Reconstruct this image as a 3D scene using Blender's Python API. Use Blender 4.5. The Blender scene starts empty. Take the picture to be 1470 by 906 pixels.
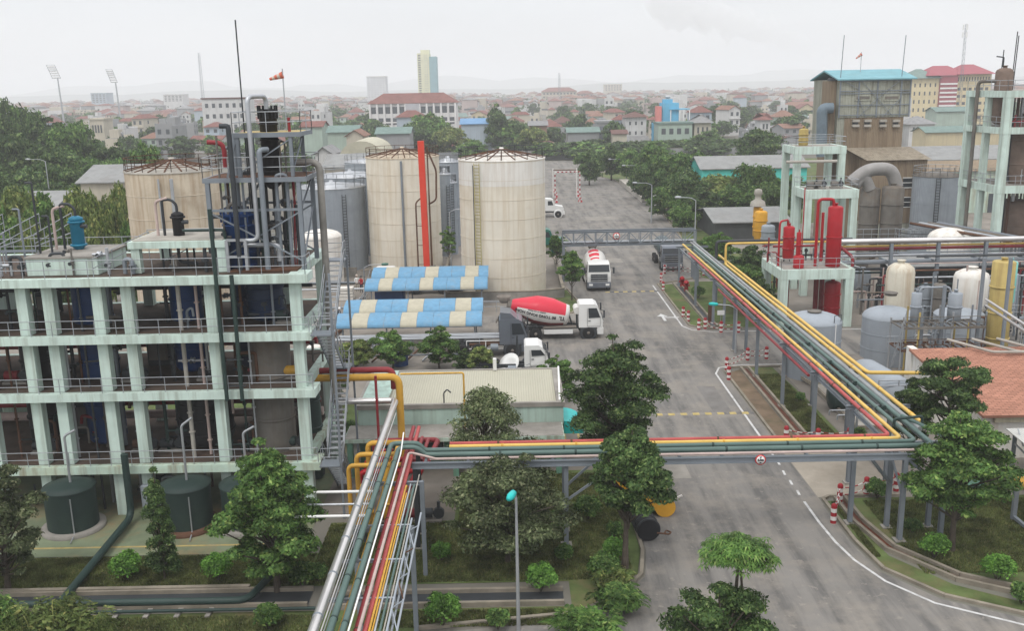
import bpy, math, random
import numpy as np
from mathutils import Vector
C = bpy.context.scene.collection
SC = bpy.context.scene
PI = math.pi
R = math.radians
# ------------------------------------------------------------------ camera
FPX = 1370.0; PITCH = R(13.4); ROLL = R(1.1); CAMH = 20.5
cam_d = bpy.data.cameras.new('camera'); cam = bpy.data.objects.new('camera', cam_d); C.objects.link(cam)
cam_d.sensor_width = 36.0; cam_d.lens = 36.0 * FPX / 1470.0
cam_d.clip_start = 0.3; cam_d.clip_end = 9000
cam.location = (0, 0, CAMH); cam.rotation_mode = 'XYZ'
from mathutils import Matrix
_m = Matrix.Rotation(R(90) - PITCH, 4, 'X') @ Matrix.Rotation(-ROLL, 4, 'Z')
cam.rotation_euler = _m.to_euler('XYZ')
SC.camera = cam
# ------------------------------------------------------------------ sky and light
w = bpy.data.worlds.new('World'); SC.world = w; w.use_nodes = True
nt = w.node_tree; nt.nodes.clear()
SUN_EL, SUN_AZ = R(58), R(200)
out = nt.nodes.new('ShaderNodeOutputWorld')
sky = nt.nodes.new('ShaderNodeTexSky'); sky.sky_type = 'NISHITA'; sky.sun_disc = False
sky.sun_elevation = SUN_EL; sky.sun_rotation = SUN_AZ; sky.dust_density = 3.0
b1 = nt.nodes.new('ShaderNodeBackground'); b1.inputs['Strength'].default_value = 0.03
nt.links.new(sky.outputs[0], b1.inputs[0])
tc = nt.nodes.new('ShaderNodeTexCoord'); sp = nt.nodes.new('ShaderNodeSeparateXYZ')
nt.links.new(tc.outputs['Generated'], sp.inputs[0])
cr = nt.nodes.new('ShaderNodeValToRGB'); nt.links.new(sp.outputs['Z'], cr.inputs[0])
e = cr.color_ramp.elements
e[0].position = 0.0; e[0].color = (0.77, 0.775, 0.795, 1)
e[1].position = 1.0; e[1].color = (1.85, 1.85, 1.88, 1)
k = e.new(0.12); k.color = (0.785, 0.785, 0.805, 1)
k = e.new(0.35); k.color = (1.08, 1.08, 1.10, 1)
nz = nt.nodes.new('ShaderNodeTexNoise'); nz.inputs['Scale'].default_value = 3.0; nz.inputs['Detail'].default_value = 4
mp = nt.nodes.new('ShaderNodeMapping'); mp.inputs['Scale'].default_value = (1, 1, 4)
nt.links.new(tc.outputs['Generated'], mp.inputs[0]); nt.links.new(mp.outputs[0], nz.inputs[0])
mr = nt.nodes.new('ShaderNodeMapRange'); mr.inputs[3].default_value = 0.95; mr.inputs[4].default_value = 1.05
mr.inputs[1].default_value = 0.3; mr.inputs[2].default_value = 0.7
nt.links.new(nz.outputs[0], mr.inputs[0])
vm = nt.nodes.new('ShaderNodeVectorMath'); vm.operation = 'SCALE'
nt.links.new(cr.outputs[0], vm.inputs[0]); nt.links.new(mr.outputs[0], vm.inputs['Scale'])
b2 = nt.nodes.new('ShaderNodeBackground'); b2.inputs['Strength'].default_value = 0.93
nt.links.new(vm.outputs[0], b2.inputs[0])
ad = nt.nodes.new('ShaderNodeAddShader'); nt.links.new(b1.outputs[0], ad.inputs[0]); nt.links.new(b2.outputs[0], ad.inputs[1])
nt.links.new(ad.outputs[0], out.inputs[0])
sun_d = bpy.data.lights.new('sun', 'SUN'); sun_d.energy = 1.0; sun_d.angle = R(14); sun_d.color = (1, 0.96, 0.9)
sun = bpy.data.objects.new('sun', sun_d); C.objects.link(sun)
_sd = Vector((math.sin(SUN_AZ) * math.cos(SUN_EL), math.cos(SUN_AZ) * math.cos(SUN_EL), math.sin(SUN_EL)))
sun.rotation_euler = _sd.to_track_quat('Z', 'Y').to_euler(); sun.location = (0, 0, 80)
SC.view_settings.view_transform = 'Standard'; SC.view_settings.look = 'None'
SC.view_settings.exposure = 0.10; SC.view_settings.gamma = 1
SC.render.engine = 'CYCLES'
SC.cycles.max_bounces = 5; SC.cycles.diffuse_bounces = 3; SC.cycles.glossy_bounces = 2
SC.cycles.transmission_bounces = 3; SC.cycles.volume_bounces = 1; SC.cycles.transparent_max_bounces = 8
SC.cycles.use_denoising = True
# ------------------------------------------------------------------ points of the place
def ray(px, py):
    u = (px - 735) / FPX; v = (453 - py) / FPX
    c, s = math.cos(ROLL), math.sin(ROLL)
    u, v = u * c + v * s, -u * s + v * c
    return (u, math.cos(PITCH) + v * math.sin(PITCH), -math.sin(PITCH) + v * math.cos(PITCH))
def G(px, py, z=0.0):
    d = ray(px, py); t = (z - CAMH) / d[2]; return Vector((d[0] * t, d[1] * t, z))
def A(px, py, y):
    d = ray(px, py); t = y / d[1]; return Vector((d[0] * t, y, CAMH + d[2] * t))
def proj(p):
    x, y, z = p[0], p[1], p[2] - CAMH
    f = y * math.cos(PITCH) - z * math.sin(PITCH); v = (y * math.sin(PITCH) + z * math.cos(PITCH)) / f; u = x / f
    c, s = math.cos(ROLL), math.sin(ROLL)
    return (735 + (u * c - v * s) * FPX, 453 - (u * s + v * c) * FPX)
# ------------------------------------------------------------------ mesh builder
def _bend(pts, r, seg=5):
    """round the corners of a polyline with radius r"""
    pts = [Vector(p) for p in pts]
    if r <= 0 or len(pts) < 3: return pts
    o = [pts[0]]
    for i in range(1, len(pts) - 1):
        a, b, c = pts[i - 1], pts[i], pts[i + 1]
        u = (a - b); v = (c - b); lu, lv = u.length, v.length
        if lu < 1e-6 or lv < 1e-6: continue
        q = min(r, lu * 0.48, lv * 0.48); u = u / lu * q; v = v / lv * q
        for k in range(seg + 1):
            t = k / seg
            o.append((b + u) * (1 - t) ** 2 + b * 2 * t * (1 - t) + (b + v) * t * t)
    o.append(pts[-1]); return o
class MB:
    def __init__(s): s.v = []; s.f = []; s.mi = []; s.sm = []; s.mats = []
    def _m(s, m):
        for i, x in enumerate(s.mats):
            if x == m: return i
        s.mats.append(m); return len(s.mats) - 1
    def add(s, vs, fs, m, smooth=False):
        b = len(s.v); s.v.extend([tuple(v) for v in vs]); i = s._m(m)
        for f in fs: s.f.append([b + k for k in f]); s.mi.append(i); s.sm.append(smooth)
        return s
    def box(s, x0, y0, z0, x1, y1, z1, m):
        if x0 > x1: x0, x1 = x1, x0
        if y0 > y1: y0, y1 = y1, y0
        if z0 > z1: z0, z1 = z1, z0
        v = [(x0, y0, z0), (x1, y0, z0), (x1, y1, z0), (x0, y1, z0), (x0, y0, z1), (x1, y0, z1), (x1, y1, z1), (x0, y1, z1)]
        return s.add(v, [(0, 3, 2, 1), (4, 5, 6, 7), (0, 1, 5, 4), (1, 2, 6, 5), (2, 3, 7, 6), (3, 0, 4, 7)], m)
    def bbox(s, x0, y0, z0, x1, y1, z1, m, b=0.05):
        """box with chamfered vertical and top edges"""
        p = [(x0 + b, y0), (x1 - b, y0), (x1, y0 + b), (x1, y1 - b), (x1 - b, y1), (x0 + b, y1), (x0, y1 - b), (x0, y0 + b)]
        cx, cy = (x0 + x1) / 2, (y0 + y1) / 2
        n = 8; v = [(q[0], q[1], z0) for q in p] + [(q[0], q[1], z1 - b) for q in p]
        v += [(q[0] + (b if q[0] < cx else -b), q[1] + (b if q[1] < cy else -b), z1) for q in p]
        f = [tuple(reversed(range(n)))] + [(i, (i + 1) % n, n + (i + 1) % n, n + i) for i in range(n)]
        f += [(n + i, n + (i + 1) % n, 2 * n + (i + 1) % n, 2 * n + i) for i in range(n)] + [tuple(range(2 * n, 3 * n))]
        return s.add(v, f, m)
    def beam(s, p, q, w, h, m, up=(0, 0, 1)):
        p, q = Vector(p), Vector(q); d = (q - p)
        if d.length < 1e-6: return s
        d.normalize(); up = Vector(up)
        if abs(d.dot(up)) > 0.99: up = Vector((0, 1, 0))
        a = d.cross(up).normalized() * w / 2; b = a.cross(d).normalized() * h / 2
        v = [p - a - b, p + a - b, p + a + b, p - a + b, q - a - b, q + a - b, q + a + b, q - a + b]
        return s.add(v, [(0, 3, 2, 1), (4, 5, 6, 7), (0, 1, 5, 4), (1, 2, 6, 5), (2, 3, 7, 6), (3, 0, 4, 7)], m)
    def ibeam(s, p, q, w, h, m):
        """H section: two flanges and a web"""
        p, q = Vector(p), Vector(q); d = (q - p).normalized()
        up = Vector((0, 0, 1)) if abs(d.z) < 0.9 else Vector((0, 1, 0))
        a = d.cross(up).normalized(); b = a.cross(d).normalized()
        t = h * 0.14
        s.beam(p + b * (h / 2 - t / 2), q + b * (h / 2 - t / 2), w, t, m, up=b)
        s.beam(p - b * (h / 2 - t / 2), q - b * (h / 2 - t / 2), w, t, m, up=b)
        return s.beam(p, q, w * 0.16, h - 2 * t, m, up=b)
    def tube(s, pts, r, m, n=10, bend=0.0, caps=True, r2=None):
        pts = _bend(pts, bend)
        k = len(pts)
        if k < 2: return s
        t0 = (pts[1] - pts[0]).normalized()
        up = Vector((0, 0, 1)) if abs(t0.z) < 0.9 else Vector((1, 0, 0))
        a = t0.cross(up).normalized(); vs = []
        for i in range(k):
            t = (pts[min(i + 1, k - 1)] - pts[max(i - 1, 0)]).normalized()
            a = (a - t * a.dot(t)).normalized(); b = t.cross(a)
            rr = r if r2 is None else r + (r2 - r) * i / (k - 1)
            for j in range(n):
                g = 2 * PI * j / n
                vs.append(pts[i] + (a * math.cos(g) + b * math.sin(g)) * rr)
        fs = [(i * n + j, i * n + (j + 1) % n, (i + 1) * n + (j + 1) % n, (i + 1) * n + j) for i in range(k - 1) for j in range(n)]
        s.add(vs, fs, m, True)
        if caps:
            s.add(vs[:n], [tuple(reversed(range(n)))], m); s.add(vs[-n:], [tuple(range(n))], m)
        return s
    def lathe(s, c, prof, m, n=24, axis=None, smooth=True):
        """profile [(r, h)...] turned about a line through c (default: upright)"""
        c = Vector(c); ax = Vector(axis).normalized() if axis else Vector((0, 0, 1))
        up = Vector((1, 0, 0)) if abs(ax.x) < 0.9 else Vector((0, 1, 0))
        a = ax.cross(up).normalized(); b = ax.cross(a)
        vs = []
        for r, h in prof:
            for j in range(n):
                g = 2 * PI * j / n; vs.append(c + ax * h + (a * math.cos(g) + b * math.sin(g)) * r)
        fs = []
        for i in range(len(prof) - 1):
            for j in range(n): fs.append((i * n + j, i * n + (j + 1) % n, (i + 1) * n + (j + 1) % n, (i + 1) * n + j))
        s.add(vs, fs, m, smooth)
        if prof[0][0] > 1e-4: s.add(vs[:n], [tuple(reversed(range(n)))], m)
        if prof[-1][0] > 1e-4: s.add(vs[-n:], [tuple(range(n))], m)
        return s
    def prism(s, poly, z0, z1, m):
        n = len(poly); v = [(p[0], p[1], z0) for p in poly] + [(p[0], p[1], z1) for p in poly]
        return s.add(v, [tuple(reversed(range(n))), tuple(range(n, 2 * n))] + [(i, (i + 1) % n, n + (i + 1) % n, n + i) for i in range(n)], m)
    def sheet(s, poly, z, m): return s.add([(p[0], p[1], z) for p in poly], [tuple(range(len(poly)))], m)
    def extr(s, prof, x0, x1, m, smooth=False):
        """profile [(y, z)...] closed, swept along x"""
        n = len(prof); v = [(x0, p[0], p[1]) for p in prof] + [(x1, p[0], p[1]) for p in prof]
        return s.add(v, [tuple(range(n)), tuple(reversed(range(n, 2 * n)))], m) and s.add(v, [(i, n + i, n + (i + 1) % n, (i + 1) % n) for i in range(n)], m, smooth)
    def sweepy(s, prof, y0, y1, m):
        """profile [(x, z)...] closed, swept along y"""
        n = len(prof); v = [(p[0], y0, p[1]) for p in prof] + [(p[0], y1, p[1]) for p in prof]
        s.add(v, [tuple(range(n)), tuple(reversed(range(n, 2 * n)))], m)
        return s.add(v, [(i, (i + 1) % n, n + (i + 1) % n, n + i) for i in range(n)], m)
    def rail(s, pts, m, h=1.0, step=1.5, r=0.022, mids=(0.5,)):
        """guard rail along a polyline of floor points"""
        pts = [Vector(p) for p in pts]
        for a, b in zip(pts[:-1], pts[1:]):
            L = (b - a).length; k = max(1, round(L / step))
            for i in range(k + 1):
                q = a + (b - a) * i / k; s.tube([q, q + Vector((0, 0, h))], r, m, n=5, caps=False)
            for t in tuple(mids) + (1.0,):
                s.tube([a + Vector((0, 0, h * t)), b + Vector((0, 0, h * t))], r, m, n=5, caps=False)
        return s
    def build(s, name, parent=None, **kw):
        me = bpy.data.meshes.new(name); 
        v = np.array(s.v, dtype=np.float64)
        if parent is not None: o3 = np.array(wloc(parent))
        elif kw.get('origin') is not None: o3 = np.array(kw['origin'])
        else:
            lo, hi = v.min(0), v.max(0); o3 = np.array([(lo[0] + hi[0]) / 2, (lo[1] + hi[1]) / 2, lo[2]])
        v = v - o3
        me.from_pydata([tuple(x) for x in v], [], s.f)
        for m in s.mats: me.materials.append(m)
        me.polygons.foreach_set('material_index', s.mi)
        me.polygons.foreach_set('use_smooth', s.sm)
        me.update()
        o = bpy.data.objects.new(name, me); C.objects.link(o)
        if parent is not None: o.parent = parent
        else: o.location = tuple(o3)
        _props(o, kw); return o
def wloc(o):
    p = Vector((0, 0, 0))
    while o is not None: p = p + Vector(o.location); o = o.parent
    return p
def _props(o, kw):
    for k in ('label', 'category', 'group', 'kind'):
        if kw.get(k): o[k] = kw[k]
def thing(name, label, cat, loc, group=None):
    o = bpy.data.objects.new(name, None); C.objects.link(o); o.location = tuple(loc); o.empty_display_size = 0.3
    _props(o, dict(label=label, category=cat, group=group)); return o
def dup(root, loc, rz=0.0, label=None, group=None, sc=None):
    kids = {}
    r = root.copy(); C.objects.link(r); r.location = tuple(loc); r.rotation_euler = (0, 0, rz)
    if sc: r.scale = sc
    if label: r['label'] = label
    if group: r['group'] = group
    for ch in root.children:
        c = ch.copy(); C.objects.link(c); c.parent = r
        for g in ch.children:
            d = g.copy(); C.objects.link(d); d.parent = c
    return r
# ------------------------------------------------------------------ materials
def _mix(nt, f, a, b, mode='MIX'):
    n = nt.nodes.new('ShaderNodeMix'); n.data_type = 'RGBA'; n.blend_type = mode
    for sock, val in ((n.inputs[0], f), (n.inputs[6], a), (n.inputs[7], b)):
        if hasattr(val, 'is_output'): nt.links.new(val, sock)
        else: sock.default_value = val if not isinstance(val, tuple) else (val + (1,) if len(val) == 3 else val)
    return n.outputs[2]
def _noise(nt, vec, sc, det=4, stretch=None, rough=0.6):
    n = nt.nodes.new('ShaderNodeTexNoise'); n.inputs['Scale'].default_value = sc; n.inputs['Detail'].default_value = det
    n.inputs['Roughness'].default_value = rough
    if stretch:
        m = nt.nodes.new('ShaderNodeMapping'); m.inputs['Scale'].default_value = stretch
        nt.links.new(vec, m.inputs[0]); vec = m.outputs[0]
    nt.links.new(vec, n.inputs[0]); return n.outputs[0]
def _rng(nt, v, a, b, c=0.0, d=1.0):
    n = nt.nodes.new('ShaderNodeMapRange'); nt.links.new(v, n.inputs[0])
    for i, x in enumerate((a, b, c, d)): n.inputs[i + 1].default_value = x
    return n.outputs[0]
def mat(name, col, rough=0.7, metal=0.0, var=0.18, scale=0.8, streak=0.0, scol=(0.10, 0.07, 0.05), patch=0.0, pcol=(0.12, 0.09, 0.07),
        bump=0.0, bscale=20, tex=None, tsc=1.0, axis='X', bdist=0.05):
    m = bpy.data.materials.new(name); m.use_nodes = True; nt = m.node_tree
    bs = nt.nodes['Principled BSDF']; bs.inputs['Roughness'].default_value = rough; bs.inputs['Metallic'].default_value = metal
    tc = nt.nodes.new('ShaderNodeTexCoord'); V = tc.outputs['Object']
    bs.inputs['Specular IOR Level'].default_value = 0.12 if rough >= .7 else (0.3 if metal > .3 else .22)
    dark = tuple(c * (1 - var) for c in col); lite = tuple(min(1, c * (1 + var)) for c in col)
    c = _mix(nt, _rng(nt, _noise(nt, V, scale), 0.3, 0.7), dark, lite)
    if patch > 0:
        c = _mix(nt, _rng(nt, _noise(nt, V, scale * 0.55, 6, rough=0.7), 0.5, 0.72, 0, patch), c, pcol)
    if streak > 0:
        c = _mix(nt, _rng(nt, _noise(nt, V, 1.0, 5, (2.6, 2.6, 0.12), 0.65), 0.46, 0.66, 0, streak), c, scol)
    nrm = None
    if tex == 'corr':
        wv = nt.nodes.new('ShaderNodeTexWave'); wv.wave_type = 'BANDS'; wv.bands_direction = axis
        wv.inputs['Scale'].default_value = tsc; nt.links.new(V, wv.inputs[0]); nrm = wv.outputs['Fac']
        c = _mix(nt, _rng(nt, nrm, 0, 0.35, 0.30, 0), c, tuple(x * 0.45 for x in col))
    elif tex in ('tile', 'brick', 'block'):
        bt = nt.nodes.new('ShaderNodeTexBrick'); bt.inputs['Scale'].default_value = tsc
        bt.inputs['Mortar Size'].default_value = 0.03
        bt.inputs['Color1'].default_value = dark + (1,); bt.inputs['Color2'].default_value = lite + (1,)
        bt.inputs['Mortar'].default_value = tuple(x * 0.4 for x in col) + (1,)
        if axis == 'XZ':
            mp = nt.nodes.new('ShaderNodeMapping'); mp.inputs['Rotation'].default_value = (R(90), 0, 0); nt.links.new(V, mp.inputs[0]); nt.links.new(mp.outputs[0], bt.inputs[0])
        else: nt.links.new(V, bt.inputs[0])
        c = _mix(nt, 0.65, c, bt.outputs['Color']); nrm = bt.outputs['Fac']; bdist = -bdist
    nt.links.new(c, bs.inputs['Base Color'])
    if bump > 0 or nrm is not None:
        bp = nt.nodes.new('ShaderNodeBump'); bp.inputs['Strength'].default_value = max(bump, 0.4) if nrm is not None else bump
        bp.inputs['Distance'].default_value = abs(bdist); bp.invert = bdist < 0
        nt.links.new(nrm if nrm is not None else _noise(nt, V, bscale, 5), bp.inputs['Height'])
        nt.links.new(bp.outputs[0], bs.inputs['Normal'])
    return m
def leafmat(name, a, b, c=None, trans=0.25):
    m = bpy.data.materials.new(name); m.use_nodes = True; nt = m.node_tree; nt.nodes.clear()
    o = nt.nodes.new('ShaderNodeOutputMaterial'); g = nt.nodes.new('ShaderNodeNewGeometry')
    cr = nt.nodes.new('ShaderNodeValToRGB'); nt.links.new(g.outputs['Random Per Island'], cr.inputs[0])
    e = cr.color_ramp.elements; e[0].color = a + (1,); e[1].color = b + (1,); e[1].position = 0.85
    if c: k = e.new(0.97); k.color = c + (1,)
    tc = nt.nodes.new('ShaderNodeTexCoord')
    oi = nt.nodes.new('ShaderNodeObjectInfo')
    tone = _rng(nt, _noise(nt, tc.outputs['Object'], 0.9, 2), 0.35, 0.65, 0.55, 1.55)
    mul = nt.nodes.new('ShaderNodeMath'); mul.operation = 'MULTIPLY'; nt.links.new(tone, mul.inputs[0])
    nt.links.new(_rng(nt, oi.outputs['Random'], 0, 1, 0.8, 1.2), mul.inputs[1])
    sc = nt.nodes.new('ShaderNodeVectorMath'); sc.operation = 'SCALE'; nt.links.new(cr.outputs[0], sc.inputs[0]); nt.links.new(mul.outputs[0], sc.inputs['Scale'])
    d = nt.nodes.new('ShaderNodeBsdfPrincipled'); d.inputs['Roughness'].default_value = 0.6; d.inputs['Specular IOR Level'].default_value = .15; nt.links.new(sc.outputs[0], d.inputs['Base Color'])
    t = nt.nodes.new('ShaderNodeBsdfTranslucent'); nt.links.new(sc.outputs[0], t.inputs[0])
    mx = nt.nodes.new('ShaderNodeMixShader'); mx.inputs[0].default_value = trans
    nt.links.new(d.outputs[0], mx.inputs[1]); nt.links.new(t.outputs[0], mx.inputs[2]); nt.links.new(mx.outputs[0], o.inputs[0])
    return m
MINT = mat('mint_paint', (0.52, 0.635, 0.575), 0.75, var=0.10, streak=0.5, scol=(0.20, 0.21, 0.16), patch=.15, pcol=(.3, .26, .2), bump=0.15)
MINT_D = mat('mint_paint_stained', (0.46, 0.58, 0.49), 0.8, var=0.15, streak=0.65, scol=(0.20, 0.13, 0.07), patch=0.35, pcol=(0.45, 0.40, 0.22), bump=0.2)
SLAB = mat('slab_floor', (0.085, 0.065, 0.052), 0.85, var=0.3, patch=0.5, pcol=(0.13, 0.07, 0.05), bump=0.2)
CONC = mat('concrete', (0.26, 0.245, 0.22), 0.9, var=0.25, patch=0.4, pcol=(0.12, 0.11, 0.09), bump=0.25)
CONC_L = mat('pale_concrete', (0.36, 0.34, 0.30), 0.9, var=0.2, patch=0.3, bump=0.2)
YARD = mat('yard_concrete', (0.21, 0.19, 0.165), 0.9, var=0.25, scale=0.25, patch=0.5, pcol=(0.13, 0.10, 0.075), bump=0.2)
STEEL = mat('grey_steel_paint', (0.20, 0.225, 0.25), 0.5, 0.2, var=0.12)
STEEL_L = mat('light_steel', (0.42, 0.44, 0.46), 0.4, 0.5, var=0.12, streak=0.2)
RAILM = mat('rail_steel', (0.33, 0.35, 0.37), 0.45, 0.4, var=0.1)
DARK = mat('dark_steel', (0.045, 0.05, 0.055), 0.5, 0.2)
BLACK = mat('black_rubber', (0.02, 0.02, 0.021), 0.8)
SILVER = mat('silver_cladding', (0.62, 0.60, 0.58), 0.28, 0.85, var=0.1)
GPIPE = mat('grey_green_pipe', (0.085, 0.135, 0.12), 0.45, 0.1, var=0.12)
DGPIPE = mat('dark_green_pipe', (0.025, 0.045, 0.04), 0.5, 0.0, var=0.2)
YPIPE = mat('yellow_pipe', (0.55, 0.31, 0.045), 0.45, 0.0, var=0.12, streak=0.2)
YPIPE_L = mat('light_yellow_pipe', (0.58, 0.39, 0.10), 0.5, 0.0, var=0.12)
RPIPE = mat('red_pipe', (0.22, 0.025, 0.03), 0.45, 0.0, var=0.2)
RPIPE_L = mat('faded_red_pipe', (0.36, 0.07, 0.065), 0.55, 0.0, var=0.2)
REDV = mat('red_vessel_paint', (0.33, 0.008, 0.014), 0.35, 0.0, var=0.12)
PINK = mat('pinkish_pipe', (0.42, 0.33, 0.30), 0.6, 0.0, var=0.2)
RUST = mat('rust', (0.105, 0.055, 0.035), 0.85, var=0.35, bump=0.2)
WHITE = mat('white_paint', (0.72, 0.72, 0.70), 0.5, var=0.05)
CREAM = mat('cream_tank_paint', (0.66, 0.615, 0.52), 0.75, var=0.07, scale=0.35, streak=0.55, scol=(0.50, 0.41, 0.28), patch=0.4, pcol=(0.42, 0.31, 0.19), bump=0.05)
CREAM_R = mat('rusty_tank_paint', (0.52, 0.45, 0.35), 0.75, var=0.14, scale=0.4, streak=0.6, scol=(0.30, 0.20, 0.12), patch=0.55, pcol=(0.2, 0.12, 0.06))
WTANK = mat('white_tank_paint', (0.68, 0.665, 0.62), 0.7, var=0.08, scale=0.35, streak=0.35, scol=(0.38, 0.27, 0.17))
GTANK = mat('grey_tank_paint', (0.29, 0.325, 0.36), 0.55, 0.15, var=0.1, streak=0.25, scol=(0.16, 0.17, 0.18), tex='corr', tsc=3.0, axis='X')
GVES = mat('grey_vessel_paint', (0.27, 0.30, 0.33), 0.6, 0.0, var=0.07, streak=0.15, scol=(0.18, 0.19, 0.2))
CVES = mat('cream_vessel_paint', (0.55, 0.52, 0.43), 0.6, var=0.1, streak=0.5, scol=(0.32, 0.2, 0.1))
SCRUB = mat('scrubber_brown_grey', (0.15, 0.14, 0.125), 0.75, var=0.3, scale=0.5, patch=0.7, pcol=(0.17, 0.11, 0.06), streak=0.3)
BROWNV = mat('brown_vessel', (0.17, 0.125, 0.10), 0.7, var=0.25, patch=0.4, pcol=(0.10, 0.07, 0.05))
GREENV = mat('dark_green_vessel', (0.022, 0.038, 0.034), 0.55, var=0.15, patch=0.25, pcol=(0.06, 0.09, 0.06))
BLUEV = mat('blue_vessel', (0.012, 0.045, 0.15), 0.5, var=0.25)
NAVY = mat('navy_column', (0.012, 0.025, 0.06), 0.5, var=0.3)
TEALV = mat('teal_blue_vessel', (0.015, 0.15, 0.24), 0.45, var=0.2)
YELV = mat('yellow_vessel', (0.40, 0.31, 0.11), 0.6, var=0.15, streak=0.4, scol=(0.2, 0.13, 0.05))
ORV = mat('orange_yellow_vessel', (0.60, 0.31, 0.03), 0.5, var=0.15)
TURQ = mat('turquoise_plastic', (0.02, 0.42, 0.40), 0.4, var=0.08)
TURQW = mat('turquoise_wall', (0.10, 0.58, 0.52), 0.7, var=0.1)
BLACKV = mat('black_vessel', (0.018, 0.018, 0.02), 0.6, var=0.3)
GLASS = mat('window_glass', (0.03, 0.035, 0.04), 0.12, var=0.1)
WINDK = mat('far_window', (0.07, 0.08, 0.09), 0.3, var=0.1)
ASPH = mat('asphalt', (0.208, 0.197, 0.18), 0.92, var=0.14, scale=0.22, patch=0.45, pcol=(0.13, 0.125, 0.12), bump=0.25, bscale=60)
def _asph(m):
    nt = m.node_tree; bs = nt.nodes['Principled BSDF']; V = nt.nodes.new('ShaderNodeTexCoord').outputs['Object']; src = bs.inputs['Base Color'].links[0].from_socket
    c = _mix(nt, _rng(nt, _noise(nt, V, 1.0, 5, (.9, .09, 1), .65), .44, .62, 0, .75), src, (.085, .083, .08))
    c = _mix(nt, _rng(nt, _noise(nt, V, .35, 6, None, .7), .47, .62, 0, .65), c, (.265, .24, .205))
    c = _mix(nt, _rng(nt, _noise(nt, V, 2.3, 3), .62, .68, 0, .5), c, (.31, .28, .24))
    c = _mix(nt, _rng(nt, _noise(nt, V, 45, 2), .3, .7, 0, .25), c, (.08, .08, .08))
    nt.links.new(c, bs.inputs['Base Color'])
_asph(ASPH)
EARTH = mat('city_ground', (0.15, 0.14, 0.12), 0.95, var=0.3, scale=0.02, patch=0.5, pcol=(0.07, 0.10, 0.06))
KERB = mat('kerb_concrete', (0.22, 0.195, 0.155), 0.9, var=0.3, patch=0.5, pcol=(0.1, 0.1, 0.07))
PAINTW = mat('road_paint_white', (0.50, 0.50, 0.49), 0.8, var=0.15, patch=0.9, pcol=(0.24, 0.235, 0.225), scale=3)
PAINTY = mat('road_paint_yellow', (0.38, 0.30, 0.12), 0.8, var=0.2, patch=0.8, pcol=(0.22, 0.20, 0.16), scale=3)
GRASSM = mat('lawn', (0.085, 0.115, 0.04), 0.95, var=0.4, scale=0.6, patch=0.9, pcol=(0.165, 0.12, 0.07), bump=0.4, bscale=45)
SOIL = mat('soil', (0.15, 0.11, 0.075), 0.95, var=0.3, scale=0.7, patch=0.4, pcol=(0.07, 0.08, 0.04), bump=0.4, bscale=20)
GRNFL = mat('green_painted_floor', (0.16, 0.19, 0.12), 0.85, var=0.25, patch=0.9, pcol=(0.27, 0.19, 0.10), scale=0.5)
REDW = mat('water_channel_red', (0.10, 0.035, 0.02), 0.35, var=0.3)
TILE_O = mat('orange_roof_tiles', (0.36, 0.175, 0.12), 0.85, var=0.25, tex='brick', tsc=1.15, patch=0.3, pcol=(0.2, 0.1, 0.07))
ROOFC = mat('cream_sheet_roof', (0.40, 0.385, 0.30), 0.6, var=0.07, scale=0.3, patch=0.3, pcol=(0.30, 0.28, 0.2), tex='corr', tsc=2.2, axis='X')
ROOFG = mat('grey_sheet_roof', (0.25, 0.255, 0.25), 0.7, var=0.12, tex='corr', tsc=1.6, axis='X', patch=0.3)
BROWNW = mat('brown_cladding', (0.25, 0.195, 0.135), 0.8, var=0.15, scale=0.3, streak=0.5, scol=(0.12, 0.08, 0.05), tex='corr', tsc=1.5, axis='X')
GREYW = mat('grey_green_cladding', (0.34, 0.35, 0.29), 0.75, var=0.2, scale=0.3, streak=0.8, scol=(0.15, 0.14, 0.11), patch=.5, pcol=(.17, .16, .13), tex='corr', tsc=1.5, axis='X')
CYANR = mat('cyan_roof', (0.17, 0.34, 0.38), 0.7, var=0.1, patch=0.3, pcol=(0.2, 0.3, 0.3))
CANB = mat('canopy_blue_sheet', (0.14, 0.31, 0.47), 0.6, var=0.12, scale=2.5, patch=.55, pcol=(.24, .31, .36), tex='corr', tsc=6)
CANC = mat('canopy_cream_sheet', (0.46, 0.43, 0.33), 0.6, var=0.1, scale=2.5, patch=.4, pcol=(.33, .29, .22), tex='corr', tsc=6)
TRUCKW = mat('truck_white', (0.62, 0.62, 0.60), 0.35, var=0.06, patch=0.15, pcol=(0.35, 0.3, 0.22))
TRUCKG = mat('truck_grey', (0.14, 0.155, 0.18), 0.3, 0.3, var=0.08)
TRUCKGR = mat('truck_green', (0.015, 0.12, 0.085), 0.35, var=0.1)
DRUMR = mat('drum_red', (0.55, 0.03, 0.055), 0.35, var=0.05)
DRUMW = mat('drum_white', (0.60, 0.59, 0.56), 0.4, var=0.08, patch=0.2, pcol=(0.35, 0.3, 0.25))
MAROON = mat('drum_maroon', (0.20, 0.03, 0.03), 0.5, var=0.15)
HUB = mat('wheel_hub', (0.17, 0.15, 0.13), 0.7, var=0.2)
SIGNR = mat('sign_red', (0.55, 0.03, 0.03), 0.5, var=0.05)
BARRED = mat('barrier_red', (0.28, 0.018, 0.025), 0.6, var=0.15)
BARWHT = mat('barrier_white', (0.62, 0.60, 0.57), 0.7, var=0.1, patch=0.2, pcol=(0.3, 0.27, 0.22))
BARK = mat('bark', (0.085, 0.07, 0.055), 0.9, var=0.3, scale=3, bump=0.4)
LF_D = leafmat('leaves_dark', (0.022, 0.050, 0.016), (0.078, 0.130, 0.038), (0.16, 0.21, 0.075))
LF_M = leafmat('leaves_mid', (0.034, 0.080, 0.02), (0.11, 0.195, 0.048), (0.21, 0.28, 0.08))
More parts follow.
